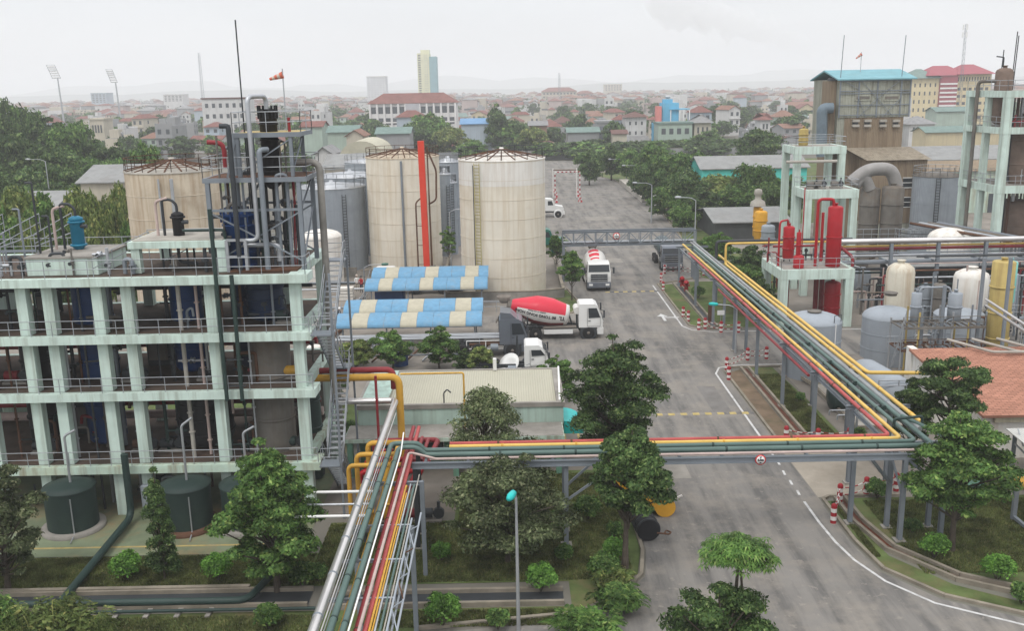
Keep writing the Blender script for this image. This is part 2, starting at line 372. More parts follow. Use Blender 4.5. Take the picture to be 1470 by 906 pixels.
LF_B = leafmat('leaves_bright', (0.05, 0.12, 0.025), (0.13, 0.24, 0.05), (0.2, 0.28, 0.08))
LF_O = leafmat('leaves_olive', (0.05, 0.07, 0.03), (0.125, 0.155, 0.07), (0.24, 0.25, 0.14))
LF_Y = leafmat('leaves_yellow_green', (0.06, 0.10, 0.025), (0.16, 0.20, 0.06), (0.3, 0.3, 0.1))
BUSHM = leafmat('bush_leaves', (0.045, 0.12, 0.02), (0.13, 0.27, 0.045), (0.2, 0.36, 0.08))
WSEAM = mat('weld_seam', (0.54, 0.48, 0.385), 0.8, var=.2)
# ------------------------------------------------------------------ small builders
def tank(name, label, cx, cy, r, h, m, roof='cone', rh=0.8, rings=4, group=None, top=None, z0=0.0, n=48, rail=True, rafters=0, ladder=None, ringm=None, cat='storage tank'):
    t = thing(name, label, cat, (cx, cy, z0), group)
    b = MB().lathe((cx, cy, z0), [(r, 0), (r, h)], m, n)
    b.build('shell', t)
    if rings:
        g = MB(); rings = rings + 1 * (rafters > 0); ringm = ringm or (WSEAM if rafters else None)
        for i in range(1, rings + 1):
            z = z0 + h * i / (rings + 1)
            g.lathe((cx, cy, z), [(r + 0.001, -0.02), (r + 0.03, -0.012), (r + 0.03, 0.012), (r + 0.001, 0.02)], ringm or m, n)
        g.build('weld_ring', t)
    top = top or m
    q = MB()
    if roof == 'cone': q.lathe((cx, cy, z0 + h), [(r + 0.06, -0.06), (r + 0.06, 0.06), (0.25, rh), (0.2, rh + 0.25), (0.0001, rh + 0.25)], top, n)
    elif roof == 'dome': q.lathe((cx, cy, z0 + h), [(r + 0.02, 0.002)] + [(r * math.cos(a), rh * math.sin(a)) for a in [R(x) for x in (8, 20, 35, 50, 65, 80)]] + [(0.0001, rh)], top, n)
    q.build('roof', t)
    if rafters:
        g = MB()
        for i in range(rafters):
            a = 2 * PI * i / rafters
            g.beam((cx + r * math.cos(a), cy + r * math.sin(a), z0 + h + 0.09), (cx + 0.3 * math.cos(a), cy + 0.3 * math.sin(a), z0 + h + rh + 0.06), 0.10, 0.09, RUST)
        for rr in (0.35, 0.68):
            g.tube([(cx + r * rr * math.cos(2 * PI * i / 24), cy + r * rr * math.sin(2 * PI * i / 24), z0 + h + rh * (1 - rr) + 0.08) for i in range(25)], 0.045, RUST, n=4)
        g.build('roof_rafters', t)
    if rail:
        g = MB(); k = 20
        g.rail([(cx + (r - 0.05) * math.cos(2 * PI * i / k), cy + (r - 0.05) * math.sin(2 * PI * i / k), z0 + h + 0.05) for i in range(k + 1)], rail if rail is not True else RAILM, 1.0, 2.0, 0.03)
        g.build('guard_rail', t)
    return t
def ladder(cx, cy, r, ang, z0, z1, m, t, w=0.5, name='ladder', step=0.33):
    g = MB(); a = R(ang); c = Vector((cx + (r + 0.15) * math.cos(a), cy + (r + 0.15) * math.sin(a), 0)); u = Vector((-math.sin(a), math.cos(a), 0)) * w / 2
    for s in (-1, 1): g.beam(c + u * s + Vector((0, 0, z0)), c + u * s + Vector((0, 0, z1)), 0.06, 0.06, m)
    z = z0 + 0.2
    while z < z1: g.beam(c - u + Vector((0, 0, z)), c + u + Vector((0, 0, z)), 0.05, 0.05, m); z += step
    g.build(name, t)
def pump(cx, cy, z, m, t=None, name='pump'):
    b = MB(); b.box(cx - 0.6, cy - 0.25, z, cx + 0.6, cy + 0.25, z + 0.12, CONC); 
    b.tube([(cx - 0.5, cy, z + 0.42), (cx + 0.15, cy, z + 0.42)], 0.24, m, 12)
    b.tube([(cx + 0.15, cy, z + 0.42), (cx + 0.35, cy, z + 0.42)], 0.1, DARK, 8)
    b.tube([(cx + 0.45, cy - 0.12, z + 0.42), (cx + 0.45, cy + 0.12, z + 0.42)], 0.27, DARK, 12)
    b.tube([(cx + 0.45, cy, z + 0.6), (cx + 0.45, cy, z + 1.0)], 0.08, DARK, 8)
    return b
_leafbase = {}
def leaves(mb_unused, clumps, n, size, m, seed, parent, name='crown', upb=0.35, aspect=0.5, droop=0.0):
    """many leaf-sized faces spread in the outer volume of ellipsoid clumps (cx,cy,cz,rx,ry,rz)"""
    rg = np.random.default_rng(seed)
    cl = np.array(clumps, dtype=float); vol = (cl[:, 3] * cl[:, 4] * cl[:, 5]) ** 0.7; pr = vol / vol.sum()
    idx = rg.choice(len(cl), n, p=pr)
    d = rg.normal(size=(n, 3)); d /= np.linalg.norm(d, axis=1)[:, None]
    d[:, 2] = np.where(d[:, 2] < -0.3, -d[:, 2] * 0.6, d[:, 2])
    rad = rg.random(n) ** 0.33 * (0.78 + 0.3 * rg.random(n))
    c = cl[idx, :3] + d * cl[idx, 3:] * rad[:, None]
    nn = d + rg.normal(size=(n, 3)) * 0.6; nn[:, 2] += upb; nn /= np.linalg.norm(nn, axis=1)[:, None]
    u = rg.normal(size=(n, 3)); u[:, 2] -= droop; u -= nn * (u * nn).sum(1)[:, None]; u /= np.linalg.norm(u, axis=1)[:, None]
    v = np.cross(nn, u); s = size * (0.4 + 1.25 * rg.random(n) ** 1.5)[:, None]
    a = u * s; b = v * s * aspect
    V = np.empty((n, 4, 3)); V[:, 0] = c - a; V[:, 1] = c + b - a * 0.1; V[:, 2] = c + a; V[:, 3] = c - b - a * 0.1
    V = V.reshape(-1, 3) - np.array(wloc(parent) if parent else (0, 0, 0))
    me = bpy.data.meshes.new(name); me.vertices.add(4 * n); me.vertices.foreach_set('co', V.ravel())
    me.loops.add(4 * n); me.loops.foreach_set('vertex_index', np.arange(4 * n, dtype=np.int32))
    me.polygons.add(n); me.polygons.foreach_set('loop_start', np.arange(0, 4 * n, 4, dtype=np.int32)); me.polygons.foreach_set('loop_total', np.full(n, 4, dtype=np.int32))
    me.materials.append(m); me.update(calc_edges=True)
    o = bpy.data.objects.new(name, me); C.objects.link(o)
    if parent: o.parent = parent
    return o
def tree(label, x, y, h, rw, m, seed, n=9000, leaf=0.17, z0=0.0, crown0=0.35, nclump=16, fine=1, trunk_r=0.14, cat='tree', group=None, shape='round', name='tree', lean=(0, 0), aspect=0.5, droop=0.0):
    rd = random.Random(seed); t = thing(name, label, cat, (x, y, z0), group)
    tr = MB(); top = Vector((x + lean[0], y + lean[1], z0 + h * 0.8))
    base = Vector((x, y, z0)); mid = base.lerp(top, 0.45) + Vector((rd.uniform(-.15, .15), rd.uniform(-.15, .15), 0))
    tr.tube([base, base.lerp(mid, 0.5), mid, top], trunk_r, BARK, 8, r2=trunk_r * 0.3)
    cl = []
    cz0, cz1 = z0 + h * crown0, z0 + h
    if fine: nclump = int(nclump * 2.5); n = int(n * 1.75); leaf *= 0.6
    cs = 0.55 if fine else 1.0
    for i in range(nclump):
        u = (i + 0.5) / nclump
        if shape == 'round': prof = math.sin(PI * (0.12 + 0.80 * u)) ** 0.8
        elif shape == 'cone': prof = (1 - u) * 0.95 + 0.18
        elif shape == 'flat': prof = 0.55 + 0.5 * math.sin(PI * u)
        elif shape == 'drop': prof = math.sin(PI * (0.05 + 0.9 * u ** 0.8)) * 1.0
        elif shape == 'column': prof = 0.9 * (1 - u ** 2.5) + 0.15
        a = i * 2.399963 + rd.uniform(-.5, .5); rr = rw * prof * rd.uniform(0.35, 0.95)
        if shape == 'column': rr = rw * prof * 0.35
        cz = cz0 + (cz1 - cz0) * (0.06 + 0.84 * u)
        s = cs * rw * rd.uniform(0.25, 0.60) * (0.75 + 0.4 * prof)
        if i == nclump - 1: rr = rw * 0.1; cz = cz1 - s * 0.5
        cx, cy = x + lean[0] * u + rr * math.cos(a), y + lean[1] * u + rr * math.sin(a)
        sz = s * ((0.55 if fine else 0.62) if shape != 'column' else 1.3)
        cl.append((cx, cy, cz, s, s, sz))
        st = base.lerp(top, min(1.0, max(0.15, crown0 * 0.9 + u * 0.6)))
        tr.tube([st, st.lerp(Vector((cx, cy, cz)), 0.5) + Vector((0, 0, -0.1 * s)), (cx, cy, cz)], trunk_r * 0.38, BARK, 5, r2=0.02, caps=False)
    # inner leaves so that the crown is not hollow
    if shape in ('round', 'drop'): cl.append((x + lean[0] * .5, y + lean[1] * .5, (cz0 + cz1) / 2, rw * 0.55, rw * 0.55, (cz1 - cz0) * 0.33))
    tr.build('trunk', t)
    leaves(None, cl, n, leaf, m, seed, t, aspect=aspect, droop=droop)
    return t
def bush(label, x, y, r, m, seed, n=2600, leaf=0.07, h=None, group='clipped round bushes on the lawns', z0=0.02, cat='bush'):
    h = h or r * 1.5; t = thing('bush', label, cat, (x, y, z0), group)
    rd = random.Random(seed)
    tr = MB()
    for i in range(5):
        a = i * 1.3; tr.tube([(x, y, z0), (x + 0.45 * r * math.cos(a), y + 0.45 * r * math.sin(a), z0 + h * 0.6)], 0.025, BARK, 5)
    tr.build('stem', t)
    cl = [(x, y, z0 + h * 0.5, r * 0.8, r * 0.8, h * 0.46)]
    for i in range(7):
        a = rd.uniform(0, 2 * PI); e = rd.uniform(-.3, 1.0); q = 0.55 * r
        cl.append((x + q * math.cos(a) * math.cos(e), y + q * math.sin(a) * math.cos(e), z0 + h * 0.5 + 0.36 * h * math.sin(e), r * 0.33, r * 0.33, r * 0.3))
    leaves(None, cl, int(n * 1.5), leaf * .75, m, seed, t, name='foliage', aspect=0.6)
    return t
def textmesh(txt, size, m, bold=0.012):
    cu = bpy.data.curves.new('lettering', 'FONT'); cu.body = txt; cu.size = size; cu.align_x = 'CENTER'; cu.align_y = 'CENTER'; cu.offset = bold; cu.resolution_u = 3
    o = bpy.data.objects.new('lettering', cu); C.objects.link(o); dg = bpy.context.evaluated_depsgraph_get(); dg.update()
    me = bpy.data.meshes.new_from_object(o.evaluated_get(dg)); vs = [tuple(v.co) for v in me.vertices]; fs = [tuple(p.vertices) for p in me.polygons]
    bpy.data.objects.remove(o); bpy.data.curves.remove(cu); bpy.data.meshes.remove(me)
    return vs, fs
# ================================================================== THE SETTING: ground, roads, lawns
def struct(name, b, **kw): return b.build(name, kind='structure', **kw)
def gpts(ps): return [tuple(G(*p))[:2] for p in ps]
b = MB(); b.sheet([(-4200, -60), (4200, -60), (4200, 7100), (-4200, 7100)], 0.0, EARTH); struct('ground', b)
b = MB()
b.sheet([(-62, 44.0), (15.35, 44.0), (15.35, 132), (-62, 132)], 0.004, YARD)
b.sheet([(15.35, 80.0), (95, 80.0), (95, 150), (15.35, 150)], 0.004, YARD)
b.sheet([(19.6, 44.0), (60, 44.0), (60, 68.2), (19.6, 68.2)], 0.004, YARD)
b.sheet([(15.35, 44.9), (19.6, 44.9), (19.6, 51.6), (15.35, 51.6)], 0.004, mat('apron_concrete', (.285, .255, .21), .9, var=.2, scale=.5, patch=.7, pcol=(.19, .165, .13), bump=.2))
struct('yard', b)
# main road, with the widening beyond the footbridge and the bend at the bottom right
road = [(5.9, 130), (5.9, 97), (6.9, 90), (5.9, 86), (-3, 86), (-3, 60), (3.2, 60), (5.85, 52), (5.85, 39.5), (5.5, 37.2), (4.4, 35.5), (2.5, 34.0), (-4, 33.0), (-4, 14),
        (70, 14), (70, 24), (35, 28.5), (26, 31.0), (20.5, 32.9), (17.2, 34.9), (15.6, 37.2), (15.3, 40), (15.3, 67.5), (16.5, 68.2), (62, 68.2), (62, 79.2), (16.8, 79.2), (15.3, 80.5),
        (15.3, 99), (20.5, 102), (24.0, 137), (25.4, 168), (23.5, 215), (17.0, 235), (19.5, 268), (60, 268), (60, 276), (-30, 276), (-30, 130)]
b = MB(); b.sheet(road, 0.010, ASPH); struct('road', b)
def kerb(pts, name='kerb', h=0.13, wd=0.16):
    b = MB()
    for p, q in zip(pts[:-1], pts[1:]):
        b.beam((p[0], p[1], h / 2), (q[0], q[1], h / 2), wd, h, KERB)
    return struct(name, b)
def strip(pts, wd, z, m, b):
    """flat painted band along a polyline"""
    P = [Vector((p[0], p[1], 0)) for p in pts]; L = []; Rr = []
    for i, p in enumerate(P):
        t = (P[min(i + 1, len(P) - 1)] - P[max(i - 1, 0)]).normalized(); nn = Vector((-t.y, t.x, 0)) * wd / 2
        L.append(p + nn); Rr.append(p - nn)
    for i in range(len(P) - 1): b.add([(q.x, q.y, z) for q in (Rr[i], Rr[i + 1], L[i + 1], L[i])], [(0, 1, 2, 3)], m)
kR = [(48, 26.2), (35, 28.8), (26, 31.3), (20.6, 33.2), (17.4, 35.1), (15.8, 37.4), (15.5, 40), (15.5, 44.6)]
kerb(kR); kerb([(15.5, 44.6), (15.9, 44.9), (19.6, 44.9)])
kerb([(19.6, 52.1), (16.1, 52.1), (15.5, 52.8), (15.5, 66.6), (16.1, 67.9), (19.8, 67.9)])
kerb([(19.8, 79.6), (16.6, 79.6), (15.5, 80.8), (15.5, 99), (20.6, 102.2)])
kerb([(20.6, 102.2), (24.1, 137), (25.5, 168), (23.6, 215), (19.5, 232)])
kL = [(5.7, 52.0), (5.7, 39.5), (5.35, 37.3), (4.3, 35.7), (2.4, 34.3), (-4, 33.4)]
kerb(kL); kerb([(5.8, 97.4), (6.7, 90), (5.6, 86.4), (2.2, 86.4)])
# painted lines
b = MB()
strip([(14.9, 98.5), (14.85, 80.8)], 0.14, 0.016, PAINTW, b)
strip([(14.85, 80.8), (15.4, 79.4), (17, 78.6), (40, 78.6)], 0.14, 0.016, PAINTW, b)
strip([(40, 68.6), (17, 68.6), (15.3, 68.0), (14.75, 66.5), (14.65, 52.6)], 0.14, 0.016, PAINTW, b)
strip([(14.65, 52.6), (14.6, 49.2)], 0.12, 0.016, PAINTW, b)
for y in (48.4, 47.1, 45.8): strip([(14.55, y), (14.5, y - 0.6)], 0.12, 0.016, PAINTW, b)
strip([(14.5, 44.4), (14.5, 42), (14.6, 40), (14.85, 38.3), (15.5, 36.4), (16.8, 34.6), (19.5, 32.9), (25, 30.6), (33, 28.2), (45, 25.6)], 0.13, 0.016, PAINTW, b)
for i in range(9):
    p = A(700 + i * 1, 200, 10)
for x0 in (8.4, 9.5): strip([(x0, 101.5 if x0 < 9 else 100), (x0, 99.8 if x0 < 9 else 98.4)], 0.16, 0.016, PAINTW, b)
# arrow at the junction
ac = G(952, 456); b.sheet([(ac.x - .12, ac.y - 1.3), (ac.x + .12, ac.y - 1.3), (ac.x + .12, ac.y + .4), (ac.x + .5, ac.y + .4), (ac.x, ac.y + 1.4), (ac.x - .5, ac.y + .4), (ac.x - .12, ac.y + .4)], 0.017, PAINTW)
b.sheet([(ac.x + .12, ac.y - .2), (ac.x + 1.0, ac.y - .2), (ac.x + 1.0, ac.y - .5), (ac.x + 1.5, ac.y - .05), (ac.x + 1.0, ac.y + .4), (ac.x + 1.0, ac.y + .1), (ac.x + .12, ac.y + .1)], 0.0185, PAINTW)
struct('road_marking', b)
b = MB()
q = G(930, 596).y
x = 7.5
while x < 14.6:                       # worn speed bump, yellow and black
    b.extr([(q - .22, .011), (q - .12, .05), (q + .12, .05), (q + .22, .011)], x, x + .42, PAINTY); b.extr([(q - .22, .011), (q - .12, .05), (q + .12, .05), (q + .22, .011)], x + .422, x + .78, ASPH); x += .785
q = G(900, 419).y; x = 9.6
while x < 14.9:
    b.extr([(q - .2, .011), (q - .12, .045), (q + .12, .045), (q + .2, .011)], x, x + .45, PAINTY); b.extr([(q - .2, .011), (q - .12, .045), (q + .12, .045), (q + .2, .011)], x + .452, x + .9, DARK); x += .905
struct('speed_bump', b)
b = MB()
for px, py in ((811, 629), (831, 629)):
    p = G(px, py); b.sheet([(p.x - .07, p.y - .7), (p.x + .07, p.y - .7), (p.x + .07, p.y + .7), (p.x - .07, p.y + .7)], 0.017, PAINTY)
p = G(821, 622); b.sheet([(p.x - .35, p.y - .1), (p.x + .35, p.y - .1), (p.x + .35, p.y + .1), (p.x - .35, p.y + .1)], 0.017, PAINTY)
b.sheet([(p.x - .07, p.y + .105), (p.x + .07, p.y + .105), (p.x + .07, p.y + .5), (p.x - .07, p.y + .5)], 0.017, PAINTY)
struct('parking_marking', b)
# repaired patches, manholes
rdP = random.Random(8); AP1 = mat('asphalt_repair_dark', (.165, .158, .148), .95, var=.2, patch=.4, bump=.2); AP2 = mat('asphalt_repair_pale', (.235, .22, .195), .95, var=.2, patch=.5, pcol=(.15, .14, .13), bump=.2)
b = MB()
for k, (x, y, w_, l_) in enumerate(((8.2, 47.5, 1.4, 2.0), (12.9, 58, 1.1, 5.5), (7.2, 66, 2.0, 1.4), (13.0, 90, 1.4, 6), (7.8, 72, 1.5, 3.5), (22, 72, 4, 2.2), (9.5, 112, 4, 3), (14, 128, 3, 5), (12, 150, 5, 4), (6.8, 54.5, .9, 3.5))):
    b.sheet([(x + rdP.uniform(-.15, .15), y + rdP.uniform(-.15, .15)), (x + w_ + rdP.uniform(-.2, .2), y + rdP.uniform(-.2, .2)), (x + w_ + rdP.uniform(-.2, .2), y + l_), (x + rdP.uniform(-.2, .2), y + l_ + rdP.uniform(-.2, .2))], .0135, AP1 if k % 2 else AP2)
struct('road_patch', b)
# lawns
b = MB()
b.sheet([(-40, 36.9), (-9.0, 36.9), (-9.0, 39.9), (-40, 39.9)], 0.02, GRASSM)
b.sheet([(-40, 28), (-4, 28), (-4, 33.3), (2.2, 34.4), (2.2, 34.9), (-40, 34.9)], 0.02, GRASSM)
b.sheet([(-9.0, 36.9), (4.6, 36.9), (5.2, 37.4), (5.6, 39.5), (5.6, 49.0), (-3, 49.0), (-3, 43.0), (-9.0, 43.0)], 0.02, GRASSM)
b.sheet([(2.2, 34.9), (2.6, 34.6), (4.2, 35.9), (4.6, 36.9), (2.2, 36.9)], 0.021, GRASSM)
b.sheet([(17.0, 44.7), (16.6, 42), (17.0, 39.3), (19.2, 36.7), (23, 34.6), (30, 31.8), (34, 30.6), (34, 44.7)], 0.02, GRASSM)
b.sheet([(15.6, 44.4), (15.6, 40), (15.9, 37.5), (17.5, 35.3), (20.7, 33.35), (21.2, 33.9), (18.2, 36.0), (16.5, 38.6), (16.1, 42), (16.2, 44.4)], 0.02, GRASSM)
b.sheet([(15.6, 66.5), (15.6, 53.0), (16.7, 52.2), (16.7, 67.4)], 0.02, SOIL)
b.sheet([(17.5, 67.8), (17.5, 52.2), (19.5, 52.2), (19.5, 60), (19.2, 67.8)], 0.02, GRASSM)
b.sheet([(15.6, 98.6), (15.6, 81), (16.4, 79.8), (17.0, 79.8), (17.0, 99)], 0.02, GRASSM)
b.sheet([(17.9, 100), (17.9, 80), (22.0, 80), (22.4, 86), (30, 100)], 0.02, GRASSM)
b.sheet([(20.8, 102.5), (24.3, 137), (28, 137), (30, 100.2), (22, 100.2)], 0.02, GRASSM)
b.sheet([(24.3, 138), (25.7, 168), (23.8, 215), (20, 233), (60, 268), (90, 268), (90, 155), (30, 138)], 0.02, GRASSM)
b.sheet([(2.4, 97), (5.7, 97), (6.5, 90), (5.5, 86.6), (2.4, 86.6)], 0.02, GRASSM)
b.sheet([(-100, 60), (-62, 60), (-62, 230), (-100, 230)], 0.02, GRASSM)
b.sheet([(-34, 53.5), (-9.8, 53.5), (-9.8, 62.0), (-34, 62.0)], 0.022, GRASSM)
struct('lawn', b)
# painted floor under the left building
b = MB()
b.sheet([(-40, 39.95), (-9.8, 39.95), (-9.8, 53.4), (-40, 53.4)], 0.03, GRNFL)
b.sheet([(-40, 40.75), (-9.8, 40.75), (-9.8, 40.9), (-40, 40.9)], 0.034, PAINTY)
struct('painted_floor', b)
# drain channels
def channel(pts, wd, wm, name='drain_channel', wall=0.16):
    b = MB(); strip(pts, wd, 0.026, wm, b); struct('water', b)
    P = [Vector((p[0], p[1], 0)) for p in pts]; b = MB()
    for sg in (-1, 1):
        E = []
        for i, p in enumerate(P):
            t = (P[min(i + 1, len(P) - 1)] - P[max(i - 1, 0)]).normalized(); E.append(p + Vector((-t.y, t.x, 0)) * sg * (wd / 2 + wall / 2))
        for p, q in zip(E[:-1], E[1:]): b.beam((p.x, p.y, 0.1), (q.x, q.y, 0.1), wall, 0.2, KERB)
    struct(name, b)
channel([(16.35, 44.6), (16.35, 42), (16.8, 39.2), (18.6, 36.5), (22.2, 34.3), (30, 31.2)], 0.35, REDW)
channel([(17.1, 67.6), (17.1, 52.4)], 0.40, REDW)
channel([(17.45, 99), (17.45, 80)], 0.5, DARK)
channel([(-40, 35.9), (-8.6, 35.9)], 1.1, DARK)
channel([(-7.5, 35.6), (1.9, 35.6)], 0.9, DARK)
channel([(24.9, 137), (26.4, 168)], 0.8, DARK)
# slab across the drain and the loading platform beside the far road
b = MB(); b.box(23.8, 172, 0.0, 28.6, 208, 0.9, CONC_L); struct('loading_platform', b)
b = MB()
for (px, py, L) in ((1020, 300, 1),): pass
# far hills, behind the town
def hills(y0, hts, x0, x1, m, name):
    b = MB(); n = len(hts); vs = []
    for i, h in enumerate(hts):
        x = x0 + (x1 - x0) * i / (n - 1)
        vs += [(x, y0 - 120, -2), (x, y0, h), (x, y0 + 260, -2)]
    fs = []
    for i in range(n - 1):
        for k in range(2): fs.append((i * 3 + k, (i + 1) * 3 + k, (i + 1) * 3 + k + 1, i * 3 + k + 1))
    b.add(vs, fs, m, True); struct(name, b)
HILLM = mat('far_hill_woods', (0.05, 0.075, 0.05), 0.95, var=0.3, scale=0.03)
rd = random.Random(5)
def ridge(n, lo, hi, seed):
    rr = random.Random(seed); return [lo + (hi - lo) * (0.5 + 0.28 * math.sin(i * 0.37 + seed) + 0.22 * math.sin(i * 0.93 + 2 * seed) + 0.12 * rr.uniform(-1, 1)) for i in range(n)]
hills(4200, ridge(60, 14, 40, 1), -3600, 3600, HILLM, 'hills')
hills(6200, ridge(70, 40, 110, 2.3), -3900, 3900, HILLM, 'hills')
# ================================================================== HAZE
b = MB(); b.box(-3995, -35, -3.2, 3995, 6900, 118, WHITE)
hz = b.build('haze', kind='stuff'); hz.data.materials.clear()
hm = bpy.data.materials.new('haze_air'); hm.use_nodes = True; hn = hm.node_tree; hn.nodes.clear()
ho = hn.nodes.new('ShaderNodeOutputMaterial'); hp = hn.nodes.new('ShaderNodeVolumePrincipled')
hp.inputs['Color'].default_value = (0.97, 0.985, 1.0, 1); hp.inputs['Density'].default_value = 0.00042; hp.inputs['Anisotropy'].default_value = 0.0
hn.links.new(hp.outputs[0], ho.inputs['Volume']); hz.data.materials.append(hm)
# ================================================================== LEFT PROCESS BUILDING
FX0, FX1, FY0, FY1 = -31.0, -9.55, 43.9, 51.6
bt_ = thing('process_building', 'mint green open frame factory building with four open decks, at the left', 'factory building', (-20, 47.5, 0))
levels = [(2.4, 2.8), (6.15, 6.55), (9.0, 9.4), (11.8, 12.2)]
for i, (z0, z1) in enumerate(levels):
    b = MB(); m = MINT_D if i == 0 else MINT
    b.box(FX0, FY0, z0, FX1, FY0 + 0.35, z1, m); b.box(FX0, FY1 - 0.35, z0, FX1 - .6, FY1, z1, m)
    b.box(FX1 - 0.95, FY0 + 0.352, z0, FX1 - .6, FY1 - 0.352, z1, m); b.box(FX1 - .598, FY0 + .352, z0, FX1, FY0 + 1.3, z1, m)
    b.box(FX0, FY0 + 0.352, z1 - 0.22, FX1 - 0.952, FY1 - 0.352, z1 - 0.03, SLAB)
    for x in (-23.2, -19.5, -14.3): b.box(x - .15, FY0 + .36, z0, x + .15, FY1 - .36, z1 - .225, m)
    b.build('floor_slab', bt_)
cols = (-29.0, -25.6, -23.3, -22.05, -19.7, -18.3, -14.35, -10.3)
for x in cols:
    for yy in ((44.35, 44.85), (50.6, 51.1)):
        if yy[0] > 50 and x in (-22.05, -18.3): continue
        b = MB(); zz = [0.0] + [l[1] for l in levels]
        for i, (z0, z1) in enumerate(levels): b.box(x - .25, yy[0], zz[i] + (0 if i == 0 else -.02), x + .25, yy[1], z0 + .002, MINT)
        b.build('column', bt_)
for i, (z0, z1) in enumerate(levels):
    b = MB(); h = 0.75 if i < 3 else 0.85
    b.rail([(FX0, FY0 + .08, z1), (FX1 - .1, FY0 + .08, z1)], RAILM, h, 1.0, 0.02)
    if i == 3: b.rail([(FX1 - .1, FY0 + .08, z1), (FX1 - .1, 45.2, z1)], RAILM, h, 1.0, 0.02); b.rail([(FX0, FY1 - .1, z1), (FX1 - .7, FY1 - .1, z1)], RAILM, h, 1.0, 0.02)
    b.build('guard_rail', bt_)
# back rooms
for q_ in ((-18.2, -16.2), (-13.2, -11.6), (-23.0, -22.0), (-30, -26)): b = MB(); b.box(q_[0], 50.2, 9.42, q_[1], 50.4, 11.74, MINT); b.build('back_wall', bt_)
b = MB(); b.box(-18.0, 50.05, 9.44, -17.0, 50.19, 11.2, DARK); b.build('door', bt_)
b = MB(); b.box(-31, 51.7, 0, -24, 51.9, 6, MINT_D); b.build('rear_wall', bt_); b = MB(); b.box(-13.4, 51.7, 0.03, -9.8, 51.9, 6, CONC); b.build('rear_wall', bt_)
# roof kerbs / low boxes
for (x0, x1, y0, y1, h, lab) in ((-23.1, -19.7, 44.9, 48.4, .8, 0), (-13.9, -12.9, 46.0, 46.9, .9, 1)):
    b = MB(); b.box(x0, y0, 12.2, x1, y1, 12.2 + h, MINT); b.box(x0 - .06, y0 - .06, 12.2 + h + .002, x1 + .06, y1 + .06, 12.2 + h + .1, CONC)
    b.build('roof_curb', bt_)
b = MB(); b.box(-18.1, 45.0, 12.2, -17.7, 45.4, 13.4, MINT); b.box(-18.1, 48.7, 12.2, -17.7, 49.1, 13.4, MINT); b.box(-14.0, 45.0, 12.2, -13.6, 45.4, 13.4, MINT)
b.box(-18.2, 44.9, 13.402, -13.5, 49.2, 13.72, MINT); b.box(-18.0, 45.1, 13.722, -13.7, 49.0, 13.78, CONC_L); b.build('roof_hood', bt_)
b = MB(); b.box(-13.4, 44.8, 12.2, -10.2, 46.2, 12.28, RUST); b.build('rusty_plate', bt_)
# ---------------------------------------------------------------- stairs at the right end
st = thing('steel_staircase', 'grey steel zigzag staircase on the right end of the mint building', 'staircase', (-9.0, 47.5, 0))
zs = [0.03, 2.8, 6.55, 9.4, 12.2]
for i in range(4):
    z0, z1 = zs[i], zs[i + 1]; x = -9.1 if i % 2 == 0 else -8.85
    ya, yb = (44.4, 47.6)
    s0, s1 = (yb, ya) if i % 2 == 0 else (yb, ya)
    p0 = Vector((x, s1, z0)); p1 = Vector((x, s0, z1))
    p0 = Vector((x - .0, ya if i % 2 else yb, z0)); p1 = Vector((x, yb if i % 2 else ya, z1))
    b = MB()
    for sx in (-.34, .34): b.beam(p0 + Vector((sx, 0, 0)), p1 + Vector((sx, 0, 0)), .05, .2, STEEL)
    n = max(10, int((z1 - z0) / 0.21))
    for k in range(1, n):
        q = p0.lerp(p1, k / n); b.box(q.x - .32, q.y - .13, q.z - .015, q.x + .32, q.y + .13, q.z + .015, STEEL_L)
    b.build('flight', st)
    b = MB()
    for sx in (-.4, .4):
        for k in range(5):
            q = p0.lerp(p1, k / 4) + Vector((sx, 0, 0)); b.tube([q, q + Vector((0, 0, .9))], .02, RAILM, 5, caps=False)
        for hh in (.45, .9): b.tube([p0 + Vector((sx, 0, hh)), p1 + Vector((sx, 0, hh))], .025, RAILM, 5, caps=False)
    b.build('handrail', st)
    yl = p1.y + (.02 if p1.y > 46 else -.95); b = MB(); b.box(-9.5, yl, z1 - .08, -8.45, yl + .93, z1 - .02, STEEL); b.rail([(-9.4, yl + .05, z1 - .02), (-8.5, yl + .05, z1 - .02), (-8.5, yl + .9, z1 - .02)], RAILM, .9, 1, .02)
    b.build('landing', st)
for x, y in ((-8.45, 43.5), (-8.45, 48.5), (-9.47, 48.5)): b = MB(); b.beam((x, y, 0), (x, y, 12.3), .1, .1, STEEL); b.build('post', st)
# ---------------------------------------------------------------- equipment standing inside
rd = random.Random(3)
def vessel(name, label, x, y, r, z0, z1, m, group=None, cat='process vessel', dome=0.35, n=20, flanges=2, supports=False):
    t = thing(name, label, cat, (x, y, z0), group)
    b = MB(); d = r * dome
    b.lathe((x, y, z0), [(r * .55, 0), (r * .9, d * .5), (r, d), (r, z1 - z0 - d), (r * .9, z1 - z0 - d * .5), (r * .55, z1 - z0 - d * .1), (0.0001, z1 - z0)], m, n)
    b.build('shell', t)
    for i in range(flanges):
        b = MB(); z = z0 + (z1 - z0) * (i + 1) / (flanges + 1); b.lathe((x, y, z), [(r + .001, -.05), (r + .07, -.045), (r + .07, .045), (r + .001, .05)], m, n); b.build('flange', t)
    b = MB(); b.lathe((x, y, z1 - .02), [(r * .25, 0), (r * .25, .18), (r * .32, .18), (r * .32, .24), (.001, .24)], m, 12)
    b.build('nozzle', t)
    if supports:
        b = MB()
        for k in range(4):
            a = PI / 4 + k * PI / 2; b.beam((x + r * .8 * math.cos(a), y + r * .8 * math.sin(a), supports), (x + r * .8 * math.cos(a), y + r * .8 * math.sin(a), z0 + .3), .1, .1, DARK)
        b.build('support_leg', t)
    return t
